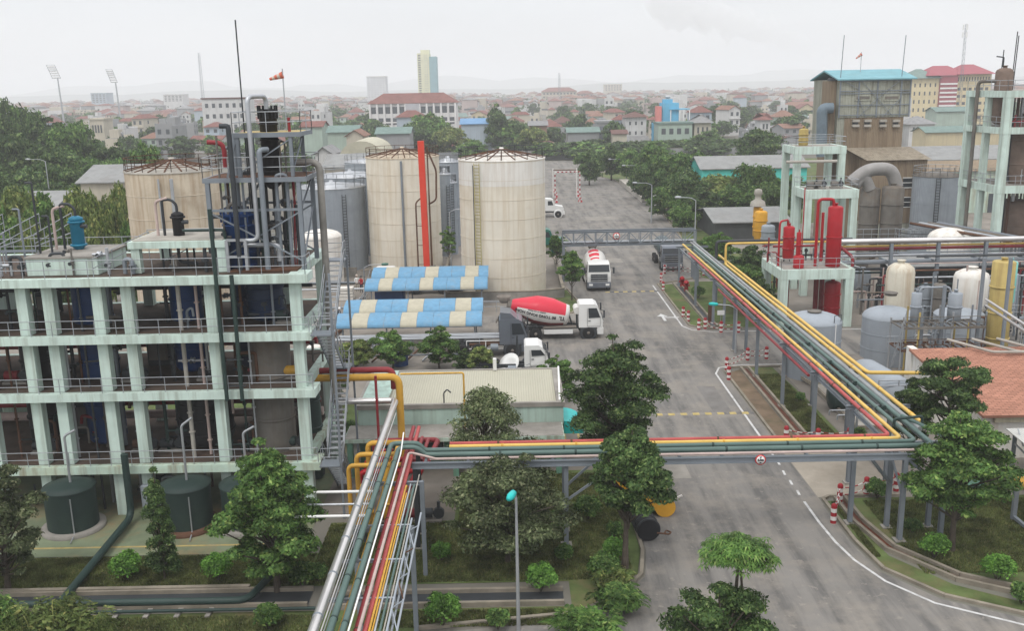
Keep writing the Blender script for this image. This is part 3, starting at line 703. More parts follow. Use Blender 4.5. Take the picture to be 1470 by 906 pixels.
for (x, y, r, z0, z1, m, lab) in (
    (-21.3, 47.4, .95, 2.85, 11.7, BLUEV, 'tall blue vessel behind the third and fourth columns of the mint building'),
    (-16.6, 47.6, .8, 6.6, 11.7, BLUEV, 'slim blue vessel between the middle columns of the mint building'),
    (-12.2, 46.3, 1.0, 0.05, 8.9, SCRUB, 'brown grey tank shell rising through the right bay of the mint building'),
    (-15.9, 46.9, 1.35, 2.85, 6.05, BLACKV, 'wide black drum on the lowest deck of the mint building'),
    (-13.9, 48.2, .6, 6.6, 11.7, NAVY, 'dark navy column behind the right bay of the mint building'),
    (-12.3, 46.6, .9, 9.45, 11.72, NAVY, 'navy drum on the third deck near the corner column'),
    (-24.6, 47.4, .7, 2.85, 8.9, BLACKV, 'black vessel behind the leftmost columns of the mint building'),
    (-20.6, 46.4, .35, 0.05, 6.0, SCRUB, 'thin rusty column standing behind the left green tank'),
    (-10.9, 48.6, .55, 0.05, 6.0, DGPIPE, 'dark green drum beside the corner column at the staircase')):
    vessel('process_vessel', lab, x, y, r, z0, z1, m, 'vessels inside the mint building', flanges=3)
for (x, z, m) in ((-24.0, 2.8, DARK), (-18.9, 2.8, RUST), (-17.5, 2.8, DARK), (-13.0, 2.8, DARK), (-11.3, 2.8, DGPIPE), (-19.0, 6.55, DARK), (-24.9, 6.55, RPIPE), (-15.2, 6.55, DARK), (-11.2, 9.4, DGPIPE), (-18.0, 0.03, DARK), (-11.0, 6.55, YPIPE)):
    pump(x, 45.9, z + .01, m).build('pump', label='%s pump %s, by the %s column from left' % ({DARK: 'dark', RUST: 'rusty', DGPIPE: 'dark green', RPIPE: 'red', YPIPE: 'yellow'}[m], {.03: 'on the ground, mint building', 2.8: 'on the lowest mint deck', 6.55: 'on the second mint deck', 9.4: 'on the third mint deck'}[z], ('first', 'second', 'third', 'fourth', 'fifth', 'sixth', 'seventh', 'eighth')[max(0, sum(c_ < x for c_ in cols) - 1)]), category='pump', group='pumps on the decks of the mint building')
# vertical pipes through the decks
PL = [(-22.75, 45.4, .07, SCRUB), (-22.3, 45.7, .1, CONC_L), (-21.9, 45.2, .07, STEEL_L), (-20.9, 45.1, .06, DARK), (-18.9, 45.3, .05, STEEL), (-16.05, 45.0, .11, CONC_L), (-15.3, 45.3, .08, PINK), (-15.55, 46.1, .07, DARK), (-14.75, 45.5, .09, DARK), (-13.5, 45.6, .06, DGPIPE), (-12.9, 45.1, .05, STEEL_L),
      (-23.9, 46.2, .09, DARK), (-20.2, 46.8, .12, STEEL), (-19.2, 46.6, .08, DARK), (-17.3, 46.7, .1, DARK), (-11.7, 45.6, .06, STEEL), (-24.9, 45.4, .06, RUST), (-26.2, 45.6, .09, STEEL_L)]
for k, (x, y, r, m) in enumerate(PL):
    b = MB(); z1 = rd.choice((11.8, 11.8, 9.0)); z0 = rd.choice((2.82, 2.82, .03))
    b.tube([(x, y, z0), (x, y, z1)], r, m, 8)
    for z in (3.9, 5.2, 7.6, 10.3):
        if z < z1: b.lathe((x, y, z + rd.uniform(-.4, .4)), [(r, -.03), (r + .05, -.03), (r + .05, .03), (r, .03)], m, 10)
    if k % 3 == 0: z = rd.uniform(4, 8); b.tube([(x, y, z), (x + 1.2, y + .3, z), (x + 1.2, y + .3, z - .9)], r * .8, m, 8, .2)
    mn = {CONC_L: 'pale', SCRUB: 'brown grey', STEEL_L: 'light steel', DARK: 'dark', STEEL: 'grey', PINK: 'pinkish', DGPIPE: 'dark green', RUST: 'rusty'}
    b.build('pipe', label='%s vertical pipe inside the mint building behind its columns' % mn.get(m, 'grey'), category='pipe', group='upright pipes inside the mint building')
for (z, y, m, r, lab) in ((4.2, 49.6, RPIPE, .16, 'red horizontal pipe along the back of the lowest deck'), (7.5, 49.7, RPIPE, .2, 'dark red pipe along the back of the second deck'), (8.1, 49.9, CONC_L, .08, 'pale thin pipe above the dark red one on the second deck'), (5.0, 49.8, STEEL, .09, 'grey pipe run high across the lowest deck'), (10.6, 49.4, DARK, .1, 'dark pipe across the third deck back'), (3.4, 50.0, PINK, .25, 'thick pinkish pipe low behind the lowest deck')):
    MB().tube([(-30, y, z), (-10.5, y, z)], r, m, 8).build('pipe', label=lab, category='pipe')
# the dark pair of pipes in front of the decks
b = MB(); p = [A(335, 180, 45.6), A(350, 478, 43.55)]
xq = -13.0
for px, py0, py1, r in ((316, 300, 575, .1), (338, 395, 575, .1)):
    q0 = A(px, py0, 43.6); q1 = A(px + 10, py1, 43.6)
    b.tube([Vector((q1.x, 43.6, q0.z)), Vector((q1.x, 43.6, q1.z))], r, DGPIPE, 8)
for z in (6.9, 8.2): q = A(335, 500, 43.6); b.box(q.x - .35, 43.52, z, q.x + .45, 43.6, z + .06, DARK)
b.build('pipe_pair', label='two dark pipes clamped side by side down the front of the decks', category='pipe')
# ---------------------------------------------------------------- green tanks on the ground
for k, (px0, px1, py, lab) in enumerate(((75, 137, 697, 'dark green cylindrical tank under the left columns of the building'), (240, 303, 697, 'dark green cylindrical tank under the building, beside the thin columnar tree'), (313, 375, 700, 'dark green cylindrical tank half hidden behind the big foreground tree'))):
    cx = {0: -21.55, 1: -15.95, 2: -13.05}[k]; r = 1.17
    t = thing('green_tank', lab, 'tank', (cx, 43.0, 0.03), 'dark green tanks under the mint building')
    MB().lathe((cx, 43.0, 0.034), [(r + .3, 0), (r + .3, .18), (r + .1, .2)], CONC if k != 1 else RUST, 32).build('plinth', t)
    MB().lathe((cx, 43.0, 0.2), [(r, 0), (r, 2.0)], GREENV, 36).build('shell', t)
    MB().lathe((cx, 43.0, 2.2), [(r + .05, -.03), (r + .05, .04), (r * .6, .2), (.0001, .28)], GREENV, 36).build('lid', t)
    b = MB(); b.tube([(cx + .15, 42.9, 2.4), (cx + .15, 42.9, 4.8 if k != 1 else 5.2), (cx + .7, 42.9, 5.1 if k != 1 else 5.6)], .06, STEEL_L, 8, .15); b.build('vent_pipe', t)
    b = MB(); a = R(-65); gx, gy = cx + (r + .08) * math.cos(a), 43 + (r + .08) * math.sin(a); b.tube([(gx, gy, 2.0), (gx, gy, .2), (gx + .1, gy - .7, .1)], .03, STEEL_L, 6, .1); b.build('level_gauge', t)
# dark green ground pipe run
P1 = [A(545 / 3.4, 640 + 60 / 3.4, 43.5), Vector((-18.75, 43.4, .35)), G(95, 858, .25), G(70, 862, .25)]
x0 = -18.9
t = thing('ground_pipe', 'thick dark green pipe dropping from the building and running along the front drain', 'pipe', (x0, 43, 0))
b = MB(); c0 = G(82, 868, .3); e0 = G(350, 872, .3); e1 = G(366, 838, .4)
b.tube([(x0, 43.45, 3.6), (x0, 43.45, .35), (c0.x + .1, c0.y + .1, .32)], .17, DGPIPE, 14, .6); b.build('riser', t)
b = MB(); b.tube([(c0.x - 3, c0.y, .32), (e0.x, c0.y, .32), (e0.x + .6, c0.y + 2.2, .4)], .15, DGPIPE, 14, .5); b.tube([(c0.x - 3, c0.y - .55, .22), (-8, c0.y - .55, .22)], .07, DGPIPE, 12); b.build('ground_run', t)
for i in range(6): b = MB(); b.box(c0.x + i * 1.25, c0.y - .8, .03, c0.x + i * 1.25 + .2, c0.y + .3, .1, CONC); b.build('pipe_saddle', t)
b = MB(); q = G(130, 858); b.box(-40, 36.55, .02, -11.3, 36.75, .26, KERB); struct('drain_edge', b)
b = MB(); b.bbox(-18.55, 44.0, .03, -17.6, 44.3, 1.7, GVES, .03); b.build('cabinet', label='grey steel cabinet under the building between two pillars', category='cabinet')
# ---------------------------------------------------------------- roof top steel tower
tw = thing('steel_tower', 'grey steel frame tower with two platforms on the roof of the mint building', 'steel tower', (-12.2, 47, 12.2))
TX0, TX1, TY0, TY1 = -14.25, -9.95, 45.3, 48.4
ZP1 = A(300, 256, 45.3).z; ZP2 = A(380, 190, 45.6).z
ux0, ux1 = -12.75, -10.25
for x in (TX0, TX1):
    for y in (TY0, TY1): b = MB(); b.ibeam((x, y, 12.2), (x, y, ZP1), .2, .2, STEEL); b.build('post', tw)
for x in (ux0, ux1):
    for y in (TY0 + .3, TY1 - .2): b = MB(); b.ibeam((x, y, ZP1), (x, y, ZP2), .16, .16, STEEL); b.build('upper_post', tw)
b = MB(); b.beam((TX0 + .9, TY0 + .3, ZP1), (ux0, TY0 + .3, ZP2), .1, .1, STEEL); b.build('slanting_strut', tw)
for (a0, a1, z) in (((TX0 - .2, TX1 + .4), (TY0, TY1), ZP1), ((ux0 - .2, ux1 + .5), (TY0 + .3, TY1 - .2), ZP2)):
    b = MB(); b.box(a0[0], a1[0] - .12, z - .22, a0[1], a1[0], z, STEEL); b.box(a0[0], a1[1], z - .22, a0[1], a1[1] + .12, z, STEEL)
    b.box(a0[0], a1[0] + .002, z - .2, a0[0] + .12, a1[1] - .002, z - .002, STEEL); b.box(a0[1] - .12, a1[0] + .002, z - .2, a0[1], a1[1] - .002, z - .002, STEEL)
    b.box(a0[0] + .122, a1[0] + .002, z - .06, a0[1] - .122, a1[1] - .002, z - .01, RUST if z == ZP1 else YELV)
    b.rail([(a0[0], a1[0], z), (a0[1], a1[0], z), (a0[1], a1[1], z), (a0[0], a1[1], z), (a0[0], a1[0], z)], RAILM, .95, 1.3, .022)
    b.build('platform', tw)
b = MB()
for y in (TY0, TY1):
    b.beam((TX0, y, 15.0), (TX1, y, 12.6), .07, .07, STEEL); b.beam((TX0, y, 12.6), (TX1, y, 15.0), .07, .07, STEEL)
    b.beam((TX0, y, 15.1), (TX1, y, 15.1), .1, .12, STEEL)
b.beam((TX1, TY0, 12.6), (TX1, TY1, 15), .07, .07, STEEL); b.beam((TX1, TY0, 15), (TX1, TY1, ZP1 - .3), .07, .07, STEEL)
b.beam((ux0, TY0 + .3, ZP1 + .2), (ux1, TY0 + .3, ZP2 - .3), .06, .06, STEEL); b.beam((ux1, TY0 + .3, ZP1 + .2), (ux1 + .4, TY0 + .9, ZP2 - .3), .06, .06, STEEL)
b.build('brace', tw)
def column_vessel(name, label, px0, px1, pyt, pyb, y, m, fins=True, cat='process column'):
    a, c = A(px0, pyt, y), A(px1, pyt, y); bo = A((px0 + px1) / 2, pyb, y); x = (a.x + c.x) / 2; r = (c.x - a.x) / 2
    t = thing(name, label, cat, (x, y, bo.z)); b = MB(); z0, z1 = bo.z, a.z
    b.lathe((x, y, z0), [(r * .4, -.1), (r, .12), (r, z1 - z0 - .25), (r * 1.1, z1 - z0 - .22), (r * 1.1, z1 - z0 - .1), (r * .5, z1 - z0), (.001, z1 - z0)], m, 24); b.build('shell', t)
    if not fins:
        for q_ in (.12, .82): b = MB(); b.lathe((x, y, z0 + (z1 - z0) * q_), [(r, -.05), (r + .09, -.045), (r + .09, .045), (r, .05)], m, 20); b.build('flange', t)
        b = MB(); b.tube([(x, y, z1 - .05), (x, y, z1 + .35), (x - .25, y, z1 + .6), (x - .7, y, z1 + .6), (x - .7, y, z0 - .3)], .07, DARK, 8, .15); b.tube([(x + r * .8, y - .1, z1 - .5), (x + r + .25, y - .1, z1 - .5)], .1, DARK, 8); b.box(x - r * 1.2, y - r * 1.2, z0 - .12, x + r * 1.2, y + r * 1.2, z0 - .02, DARK); b.build('inlet_pipe', t)
    if fins:
        b = MB()
        for k in range(14): g = k * 2 * PI / 14; b.tube([(x + r * 1.08 * math.cos(g), y + r * 1.08 * math.sin(g), z1 - .5), (x + r * 1.08 * math.cos(g), y + r * 1.08 * math.sin(g), z1 + .12)], .05, m, 6)
        b.build('flange_studs', t)
        b = MB()
        for k in range(1, 5): b.lathe((x, y, z0 + (z1 - z0) * k / 5), [(r, -.04), (r + .05, -.03), (r + .05, .03), (r, .04)], m, 24)
        b.build('weld_ring', t)
    return t, x, z0, z1
column_vessel('black_column', 'tall black ribbed condenser column at the top of the steel tower', 371, 396, 155, 268, 46.8, BLACKV)
column_vessel('blue_vessel', 'large blue vessel with a bolted flange standing inside the steel tower', 319, 368, 303, 396, 46.3, BLUEV)
column_vessel('teal_cooler', 'teal blue upright cooler on the left of the roof', 99, 117, 310, 357, 47.2, TEALV, fins=False)
column_vessel('black_cooler', 'slim black upright cooler with ribs on the roof before the rusty tank', 246, 262, 304, 346, 46.6, BLACKV, fins=False)
# frames under the two coolers
for (px, py, lab, y) in ((108, 360, 'dark steel stand with piping under the teal cooler', 47.2), (255, 350, 'dark steel stand with valves under the black cooler', 46.6)):
    q = A(px, py, y); t = MB(); z = q.z; x = q.x
    for dx in (-.6, .6):
        for dy in (-.5, .5): t.beam((x + dx, y + dy, 12.2), (x + dx, y + dy, z), .08, .08, DARK)
    t.box(x - .75, y - .6, z - .1, x + .75, y + .6, z - .02, DARK); t.beam((x - .6, y - .5, 12.6), (x + .6, y - .5, z - .2), .05, .05, STEEL)
    t.tube([(x + .2, y - .55, z), (x + .2, y - .55, z - .8), (x + 1.1, y - .55, z - .9)], .08, DARK, 8, .2); t.tube([(x - .9, y, z - .2), (x - .9, y, z + 2.1), (x - .3, y, z + 2.25)], .07, PINK, 8, .2)
    t.build('equipment_stand', label=lab, category='steel stand')
def pl(name, label, pts, r, m, bend=.25, cat='pipe', n=10):
    b = MB(); b.tube(pts, r, m, n, bend); o = b.build(name, label=label, category=cat); return o
def vert(px, py0, py1, y, dx=0):
    """two points of an upright line whose foot is seen at (px, py1)"""
    f = A(px, py1, y); t = A(px, py0, y); return Vector((f.x + dx, y, t.z)), f
t_, f_ = vert(371, 138, 345, 45.1)
pl('riser_pipe', 'light grey pipe rising past the tower and hooking over the black column', [f_ + Vector((-1.0, 0, 0)), f_, Vector((f_.x, 45.1, t_.z)), Vector((A(381, 140, 46.4).x, 46.4, t_.z)), Vector((A(381, 140, 46.4).x, 46.4, t_.z - .6))], .11, STEEL_L, .35)
t_, f_ = vert(385, 215, 385, 45.0)
pl('riser_pipe', 'grey pipe with a short hooked top in front of the tower platforms', [Vector((f_.x, 45.0, 12.2)), Vector((f_.x, 45.0, t_.z)), Vector((f_.x + .3, 45.4, t_.z))], .13, STEEL, .2)
t_, f_ = vert(352, 180, 395, 44.9)
pl('riser_pipe', 'dark pipe rising to the upper platform of the tower', [Vector((f_.x - .2, 44.9, 12.2)), Vector((f_.x - .2, 44.9, t_.z)), Vector((f_.x - .6, 44.9, t_.z))], .12, DARK, .15)
q = A(318, 205, 48)
pl('red_duct', 'dark red hooked pipe behind the left side of the tower', [Vector((q.x + .1, 48, q.z - 1.2)), Vector((q.x + .1, 48, q.z)), Vector((q.x - .7, 48, q.z + .05))], .12, RPIPE, .4)
pl('antenna_mast', 'tall thin lightning rod rising from the steel tower', [Vector((A(350, 178, 46.5).x, 46.5, 12.2)), Vector((A(350, 178, 46.5).x, 46.5, A(343, 28, 46.5).z))], .035, DARK, cat='lightning rod', n=6)
t_, f_ = vert(428, 168, 362, 46.5)
t = thing('red_mast', 'thin dark red lattice mast at the right edge of the roof', 'mast', (f_.x, 46.5, 12.2)); b = MB()
b.tube([(f_.x, 46.5, 15.6), (f_.x, 46.5, t_.z)], .07, RPIPE, 8)
for g in range(3): b.tube([(f_.x + .28 * math.cos(g * 2.09), 46.5 + .28 * math.sin(g * 2.09), 12.2), (f_.x, 46.5, 15.8)], .03, RPIPE, 6)
for z in (12.9, 13.6, 14.3, 15.0): rr = .28 * (15.8 - z) / 3.6; b.tube([(f_.x + rr * math.cos(g * 2.09), 46.5 + rr * math.sin(g * 2.09), z) for g in range(4)], .02, RPIPE, 5)
b.build('lattice', t)
def windsock(label, px0, py0, px1, py1, pxs, pys, y, mast_r=.03, m=None):
    f = A(px1, py1, y); tp = A(px0, py0, y); s = A(pxs, pys, y); x = (f.x + tp.x) / 2
    t = thing('windsock', label, 'windsock', (x, y, f.z)); MB().tube([(x, y, f.z), (x, y, tp.z)], mast_r, STEEL_L, 6).build('mast', t)
    L = (Vector((s.x, y, s.z)) - Vector((x, y, tp.z - .25))); b = MB(); ax = L.normalized(); c = Vector((x, y, tp.z - .3)); n = 5
    for k in range(n):
        r0 = .32 - .2 * k / n; r1 = .32 - .2 * (k + 1) / n; l = L.length
        b.lathe(c, [(r0 * l / 1.3, l * k / n), (r1 * l / 1.3, l * (k + 1) / n)], SOCKR if k % 2 == 0 else SOCKW, 14, axis=ax)
    b.build('sock', t)
SOCKR = mat('sock_faded_red', (0.50, 0.14, 0.09), 0.8, var=.15); SOCKW = mat('sock_cream', (0.5, 0.42, 0.36), 0.8)
windsock('faded red and white windsock on a mast above the mint building', 408, 98, 409, 190, 387, 112, 47.6)
# tall grey pipe that falls to the ground beyond the stairs
t_, f_ = vert(480, 232, 560, 46.7)
silx = A(480, 568, 46.7)
pl('downcomer_pipe', 'tall grey pipe bent over from the tower and falling beside the staircase', [Vector((-10.6, 46.9, t_.z)), Vector((silx.x, 46.7, t_.z)), Vector((silx.x, 46.7, 4.98))], .17, mat('weathered_pipe', (0.22, 0.21, 0.19), .5, .3, var=.3), .45, n=14)
for (px, h, lab) in ((40, 300, 'thin grey mast at the far left of the roof rail'), (63, 262, 'grey pole with a small lamp head standing on the roof'), (80, 310, 'grey upright pipe next to the teal cooler')):
    t_, f_ = vert(px, h, 398, 46); pl('roof_pole', lab, [Vector((f_.x, 46, 12.2)), Vector((f_.x, 46, t_.z)), Vector((f_.x - .3, 46, t_.z))], .05, DARK if px != 40 else STEEL, .08, cat='pole', n=6)
for (px0, px1, y, py, r, m, lab) in ((262, 322, 45.4, 331, .07, DGPIPE, 'dark green pipe bridging from the black cooler to the tower'), (350, 400, 45.6, 352, .12, STEEL_L, 'silver pipe stub in front of the blue vessel')):
    a, c = A(px0, py, y), A(px1, py, y); pl('roof_pipe', lab, [a, Vector((c.x, y, a.z)), Vector((c.x, y, a.z - .8))], r, m, .2)
# small walkway rails at the left and a ladder frame
b = MB(); 
for x0 in (-26.5, -24.6, -22.9): b.beam((x0, 45.6, 13.5), (x0, 49.5, 13.6), .05, .05, RAILM); b.rail([(x0, 45.6, 13.2), (x0, 49.8, 13.7)], RAILM, .9, 1.2, .022); b.beam((x0, 45.8, 12.2), (x0, 45.8, 13.3), .05, .05, RAILM)
b.beam((-26.5, 45.6, 13.3), (-22.9, 45.6, 13.3), .05, .12, STEEL); b.beam((-26.5, 49.6, 12.2), (-26.5, 49.6, 13.7), .08, .08, STEEL); b.beam((-22.9, 49.6, 12.2), (-22.9, 49.6, 13.7), .08, .08, STEEL)
b.build('roof_walkway', label='light steel walkway with hand rails on the left of the roof', category='walkway')
b = MB(); a = A(325, 345, 44.9); c = A(352, 345, 44.9)
for x in (a.x, c.x): b.beam((x, 44.9, 12.2), (x, 44.9, a.z), .14, .14, STEEL_L)
for z in (a.z, a.z - .8): b.beam((a.x, 44.9, z), (c.x, 44.9, z), .12, .12, STEEL_L)
b.build('pipe_stand', label='light grey portal frame before the blue vessel on the roof', category='steel stand')
# ================================================================== STORAGE TANKS
def rimtank(name, label, pxl, pxr, pyrim, y, m, h=None, **kw):
    a, c = A(pxl, pyrim, y), A(pxr, pyrim, y); return tank(name, label, (a.x + c.x) / 2, y, (c.x - a.x) / 2, a.z if h is None else h, m, **kw)
tR = rimtank('storage_tank', 'big cream tank with rust streaks beside the road, yellow ladder on its side', 658, 782, 228, 98.5, CREAM, rafters=20, roof='cone', rh=.85, rings=5, top=WTANK, rail=DARK)
b = MB(); b.lathe((tR.location.x, 98.5, 11.1), [(4.425, 0), (4.425, 2.3)], WTANK, 48); b.build('pale_top_band', tR)
ladder(tR.location.x, 98.5, 4.5, -122, .5, 13.4, mat('ladder_olive', (.33, .28, .07), .7), tR, .6)
b = MB(); a = R(-127); b.tube([(tR.location.x + 4.7 * math.cos(a), 98.5 + 4.7 * math.sin(a), .3), (tR.location.x + 4.7 * math.cos(a), 98.5 + 4.7 * math.sin(a), 13.2)], .05, DARK, 6); b.build('gauge_pipe', tR)
tM = rimtank('storage_tank', 'big cream tank between the grey tanks, behind the red boom', 525, 630, 225, 112.5, CREAM, rafters=18, roof='cone', rh=.85, rings=5, top=CREAM_R, rail=RUST)
b = MB(); b.tube([(tM.location.x + .3, 112.5 - 4.45, .3), (tM.location.x + .3, 112.5 - 4.45, 12.8)], .13, STEEL, 8); b.tube([(tM.location.x + 3.2, 112.5 - 3.3, .3), (tM.location.x + 3.2, 112.5 - 3.3, 12.8)], .07, RUST, 8); b.build('down_pipe', tM)
tL = rimtank('storage_tank', 'rusty beige tank behind the roof of the mint building', 182, 312, 243, 78, CREAM_R, h=14.6, rafters=18, roof='cone', rh=.75, rings=6, top=CONC_L, rail=RUST)
for x_, w_ in ((1.2, .14), (.2, .08)):
    b = MB(); b.tube([(tL.location.x + x_, 78 - 3.9, 8), (tL.location.x + x_, 78 - 3.9, 14.2)], w_, STEEL_L, 8); b.build('down_pipe', tL)
for (l, r, py, y, lab, kw) in ((428, 523, 268, 113, 'grey ribbed tank with a pale lid, nearest of the grey group', {}), (452, 552, 252, 124, 'wide grey tank with a railed roof behind the nearest grey one', {}), (495, 560, 232, 146, 'grey tank standing farthest back left of the cream tank', {}),
        (625, 660, 232, 128, 'grey tank squeezed between the two big cream tanks', {}), (628, 655, 262, 121, 'short grey tank in front, between the two big cream tanks', {}), (630, 646, 250, 119.6, 'slim grey tank beside the red boom', {}), (645, 668, 238, 150, 'pale grey tank far behind, between the cream tanks', {})):
    t = rimtank('storage_tank', lab, l, r, py, y, GTANK, rings=3, roof='cone', rh=.5, top=STEEL_L, group='grey tanks of the tank farm')
    ladder(t.location.x, y, (A(r, py, y).x - A(l, py, y).x) / 2, -60, .3, 9, DARK, t, .45)
tw_ = rimtank('storage_tank', 'small white dome topped tank behind the staircase', 433, 490, 340, 103, WTANK, roof='dome', rh=.8, rings=4, rail=False, ringm=STEEL_L)
# low wall, pipes and clutter round the tank farm
def wall(name, label, pts, h, th, m, cap=None, cat='wall', z0=0.0):
    b = MB()
    for p, q in zip(pts[:-1], pts[1:]):
        b.beam((p[0], p[1], z0 + h / 2), (q[0], q[1], z0 + h / 2), th, h, m)
        if cap: b.beam((p[0], p[1], z0 + h + .03), (q[0], q[1], z0 + h + .03), th + .1, .06, cap)
    return b.build(name, label=label, category=cat)
wall('low_wall', 'low stained concrete wall around the big cream tank', [(-6.6, 105), (-6.6, 92.5), (2.2, 92.5), (5.2, 93.5), (5.2, 112)], .9, .2, CONC, KERB)
wall('low_wall', 'low concrete wall in front of the grey tanks', [(-27, 119), (-27, 106.5), (-17.5, 106.5)], 1.0, .2, CONC, KERB)
wall('low_wall', 'low brownish wall before the middle cream tank', [(-17, 106.2), (-7.4, 106.2), (-7.4, 118)], .8, .2, CONC, KERB)
# pipes on sleepers in the yard left of the canopies
for i, (y, x0, x1, m) in enumerate(((100.5, -24, -8, STEEL), (99.9, -24, -9, DARK), (97, -24, -10, STEEL_L), (88.2, -22, -12, STEEL), (83.5, -20, -14.5, STEEL_L))):
    pl('yard_pipe', ('grey', 'dark', 'silver', 'long grey', 'short silver')[i] + ' pipe lying on low sleepers in the yard behind the canopies', [(x0, y, .55), (x1, y, .55)], .1, m, 0)
wall('fence', 'white railing along the strip behind the nearer canopy', [(-14.8, 88.0), (2, 87.6)], .08, .06, RAILM, z0=.9, cat='fence')
f = MB(); f.rail([(-14.8, 87.9, 0), (2.2, 87.4, 0)], RAILM, 1.1, 1.2, .03); 
f.build('yard_railing', label='light steel railing running behind the nearer blue canopy to the tank', category='railing')
f = MB(); f.rail([(-19, 80, 0), (-14.6, 80, 0), (-14.6, 96, 0)], RAILM, 1.1, 1.2, .03); f.build('yard_railing', label='light steel railing left of the two blue canopies', category='railing')
BOOMR = mat('boom_orange_red', (.60, .055, .03), .5, var=.08)
# ================================================================== RED BOOM (raised lattice lifting boom of a pump truck)
q0 = A(615, 392, 97.0); q1 = A(611, 202, 97.0)
tb = thing('pump_truck', 'truck with a tall red boom folded upright before the middle cream tank', 'truck', (q0.x, 97, 0))
b = MB(); bx = q0.x - .1
b.beam((bx, 97, 1.2), (bx - .15, 97, q1.z), .62, .62, BOOMR); b.build('boom', tb)
b = MB(); b.tube([(bx - .9, 96.9, 1.5), (bx - .9, 96.9, 9.4), (bx - .4, 96.9, 9.8)], .09, RUST, 6, .3); b.tube([(bx + .55, 96.9, 2), (bx + .45, 96.9, 15.0)], .08, RUST, 6)
for z in (3, 5, 7, 9): b.beam((bx - .9, 96.9, z), (bx - .2, 96.9, z), .06, .06, RUST)
b.tube([(bx + .5, 96.9, 14.6), (bx + 1.3, 96.9, 12.6), (bx + 1.2, 96.9, 9.6), (bx + .4, 96.9, 9.2)], .1, RUST, 6, .4); b.build('hose', tb)
b = MB(); b.box(bx - .6, 96.2, .9, bx + .8, 97.8, 2.2, RPIPE); b.box(bx + .3, 95.9, 2.202, bx + .9, 96.9, 2.9, DARK); b.build('turntable', tb)
b = MB(); b.box(bx - 5.2, 96.2, .7, bx + 3.4, 97.8, .95, DARK); b.build('chassis', tb)
b = MB(); b.bbox(bx - 5.4, 95.9, .95, bx - 3.3, 98.1, 2.75, TRUCKW, .15); b.build('cab', tb)
b = MB(); b.box(bx - 5.2, 95.86, 1.8, bx - 4.5, 95.898, 2.45, GLASS); b.box(bx - 4.3, 95.86, 1.8, bx - 3.5, 95.898, 2.45, GLASS); b.build('window', tb)
for wx in (-4.4, -1.2, 1.6, 2.8):
    MB().tube([(bx + wx, 96.0, .52), (bx + wx, 96.4, .52)], .52, BLACK, 18).build('wheel', tb)
    MB().tube([(bx + wx, 97.6, .52), (bx + wx, 98.0, .52)], .52, BLACK, 18).build('wheel', tb)
# ================================================================== CANOPIES
def canopy(label, x0, x1, y0, z0, nseg, pattern, depth=3.9, lift=1.15):
    t = thing('canopy', label, 'canopy', ((x0 + x1) / 2, y0 + depth / 2, 0), 'blue and cream curved canopies')
    dd = depth / 2; n = 9
    for row in range(2):
        ya = y0 + row * dd; za = z0 + row * lift * .52; xo = row * .38
        for i in range(nseg):
            xa = x0 + xo + (x1 - x0) * i / nseg; xb = x0 + xo + (x1 - x0) * (i + 1) / nseg
            if row and i == nseg - 1: xb = x1 + .05
            b = MB(); pr = [(ya + (dd + .12) * (1 - math.cos(k / n * PI * .46)) * 1.07, za + lift * .6 * math.sin(k / n * PI * .46)) for k in range(n + 1)]
            c_ = pattern[i % len(pattern)] == 'c'
            b.extr(pr + [(p[0], p[1] - .035) for p in reversed(pr)], xa + .012, xb - .012, CANC if c_ else CANB, False); b.build('roof_panel', t)
    for row in range(2):
        ya = y0 + row * dd; za = z0 + row * lift * .52; b = MB()
        b.tube([(x0, ya + .05, za - .08), (x1, ya + .05, za - .08)], .04, STEEL, 6)
        for i in range(nseg + 1): x = x0 + (x1 - x0) * i / nseg; b.beam((x, ya + .05, za - .08), (x, ya + dd, za + lift * .42), .04, .04, STEEL)
        b.build('rafters', t)
    for i in range(4):
        for yy in (y0 + .3, y0 + depth - .3):
            x = x0 + .6 + (x1 - x0 - 1.2) * i / 3; b = MB(); b.tube([(x, yy, 0), (x, yy, z0 + (.1 if yy < y0 + 1 else lift * .8))], .06, STEEL, 8); b.build('post', t)
a = A(480, 472, 74.6); c = A(692, 470, 74.6)
canopy('nearer blue and cream curved canopy, beside the grey truck cab', a.x, c.x, 74.6, 1.95, 9, 'bcbbcbbcb', 4.2, 1.25)
a = A(523, 417, 88.9); c = A(700, 414, 88.9)
canopy('farther blue and cream curved canopy, in front of the middle cream tank', a.x, c.x, 88.9, 2.0, 9, 'bcbbcbbcb', 4.4, 1.3)
q = A(558, 432, 90); b = MB(); b.bbox(q.x - 1.4, 90.5, .0, q.x + 1.4, 92.3, 1.9, BLUEV, .1); b.build('blue_container', label='blue plastic tank standing under the farther canopy', category='container')
for i, (px, m, lab) in enumerate(((598, REDV, 'red machine part stored under the farther canopy'), (650, RUST, 'rusty frame stored below the farther canopy'), (520, STEEL_L, 'pile of pale planks behind the nearer canopy'))):
    q = G(px, 445 if i < 2 else 440); b = MB()
    for k in range(4): b.box(q.x - .9 + .3 * k, q.y - .5, .01 + .0 * k, q.x - .75 + .3 * k, q.y + .6, .5 + .15 * k, m)
    b.box(q.x - 1, q.y - .6, .3, q.x + .5, q.y - .502, .4, m); b.build('stored_machine', label=lab, category='equipment')
# steel racks with pipes under the nearer canopy
b = MB()
for x in (-13.8, -11, -8, -5, -2.6):
    for y in (72.6, 74.2): b.beam((x, y, 0), (x, y, 1.3), .08, .08, STEEL)
    b.beam((x, 72.6, 1.3), (x, 74.2, 1.3), .08, .1, STEEL)
for y in (72.7, 73.1, 73.6, 74.0): b.tube([(-14, y, 1.42), (-1.0, y, 1.42)], .07, RAILM, 6)
b.build('pipe_stand', label='low steel pipe stand in front of the nearer canopy', category='pipe rack')
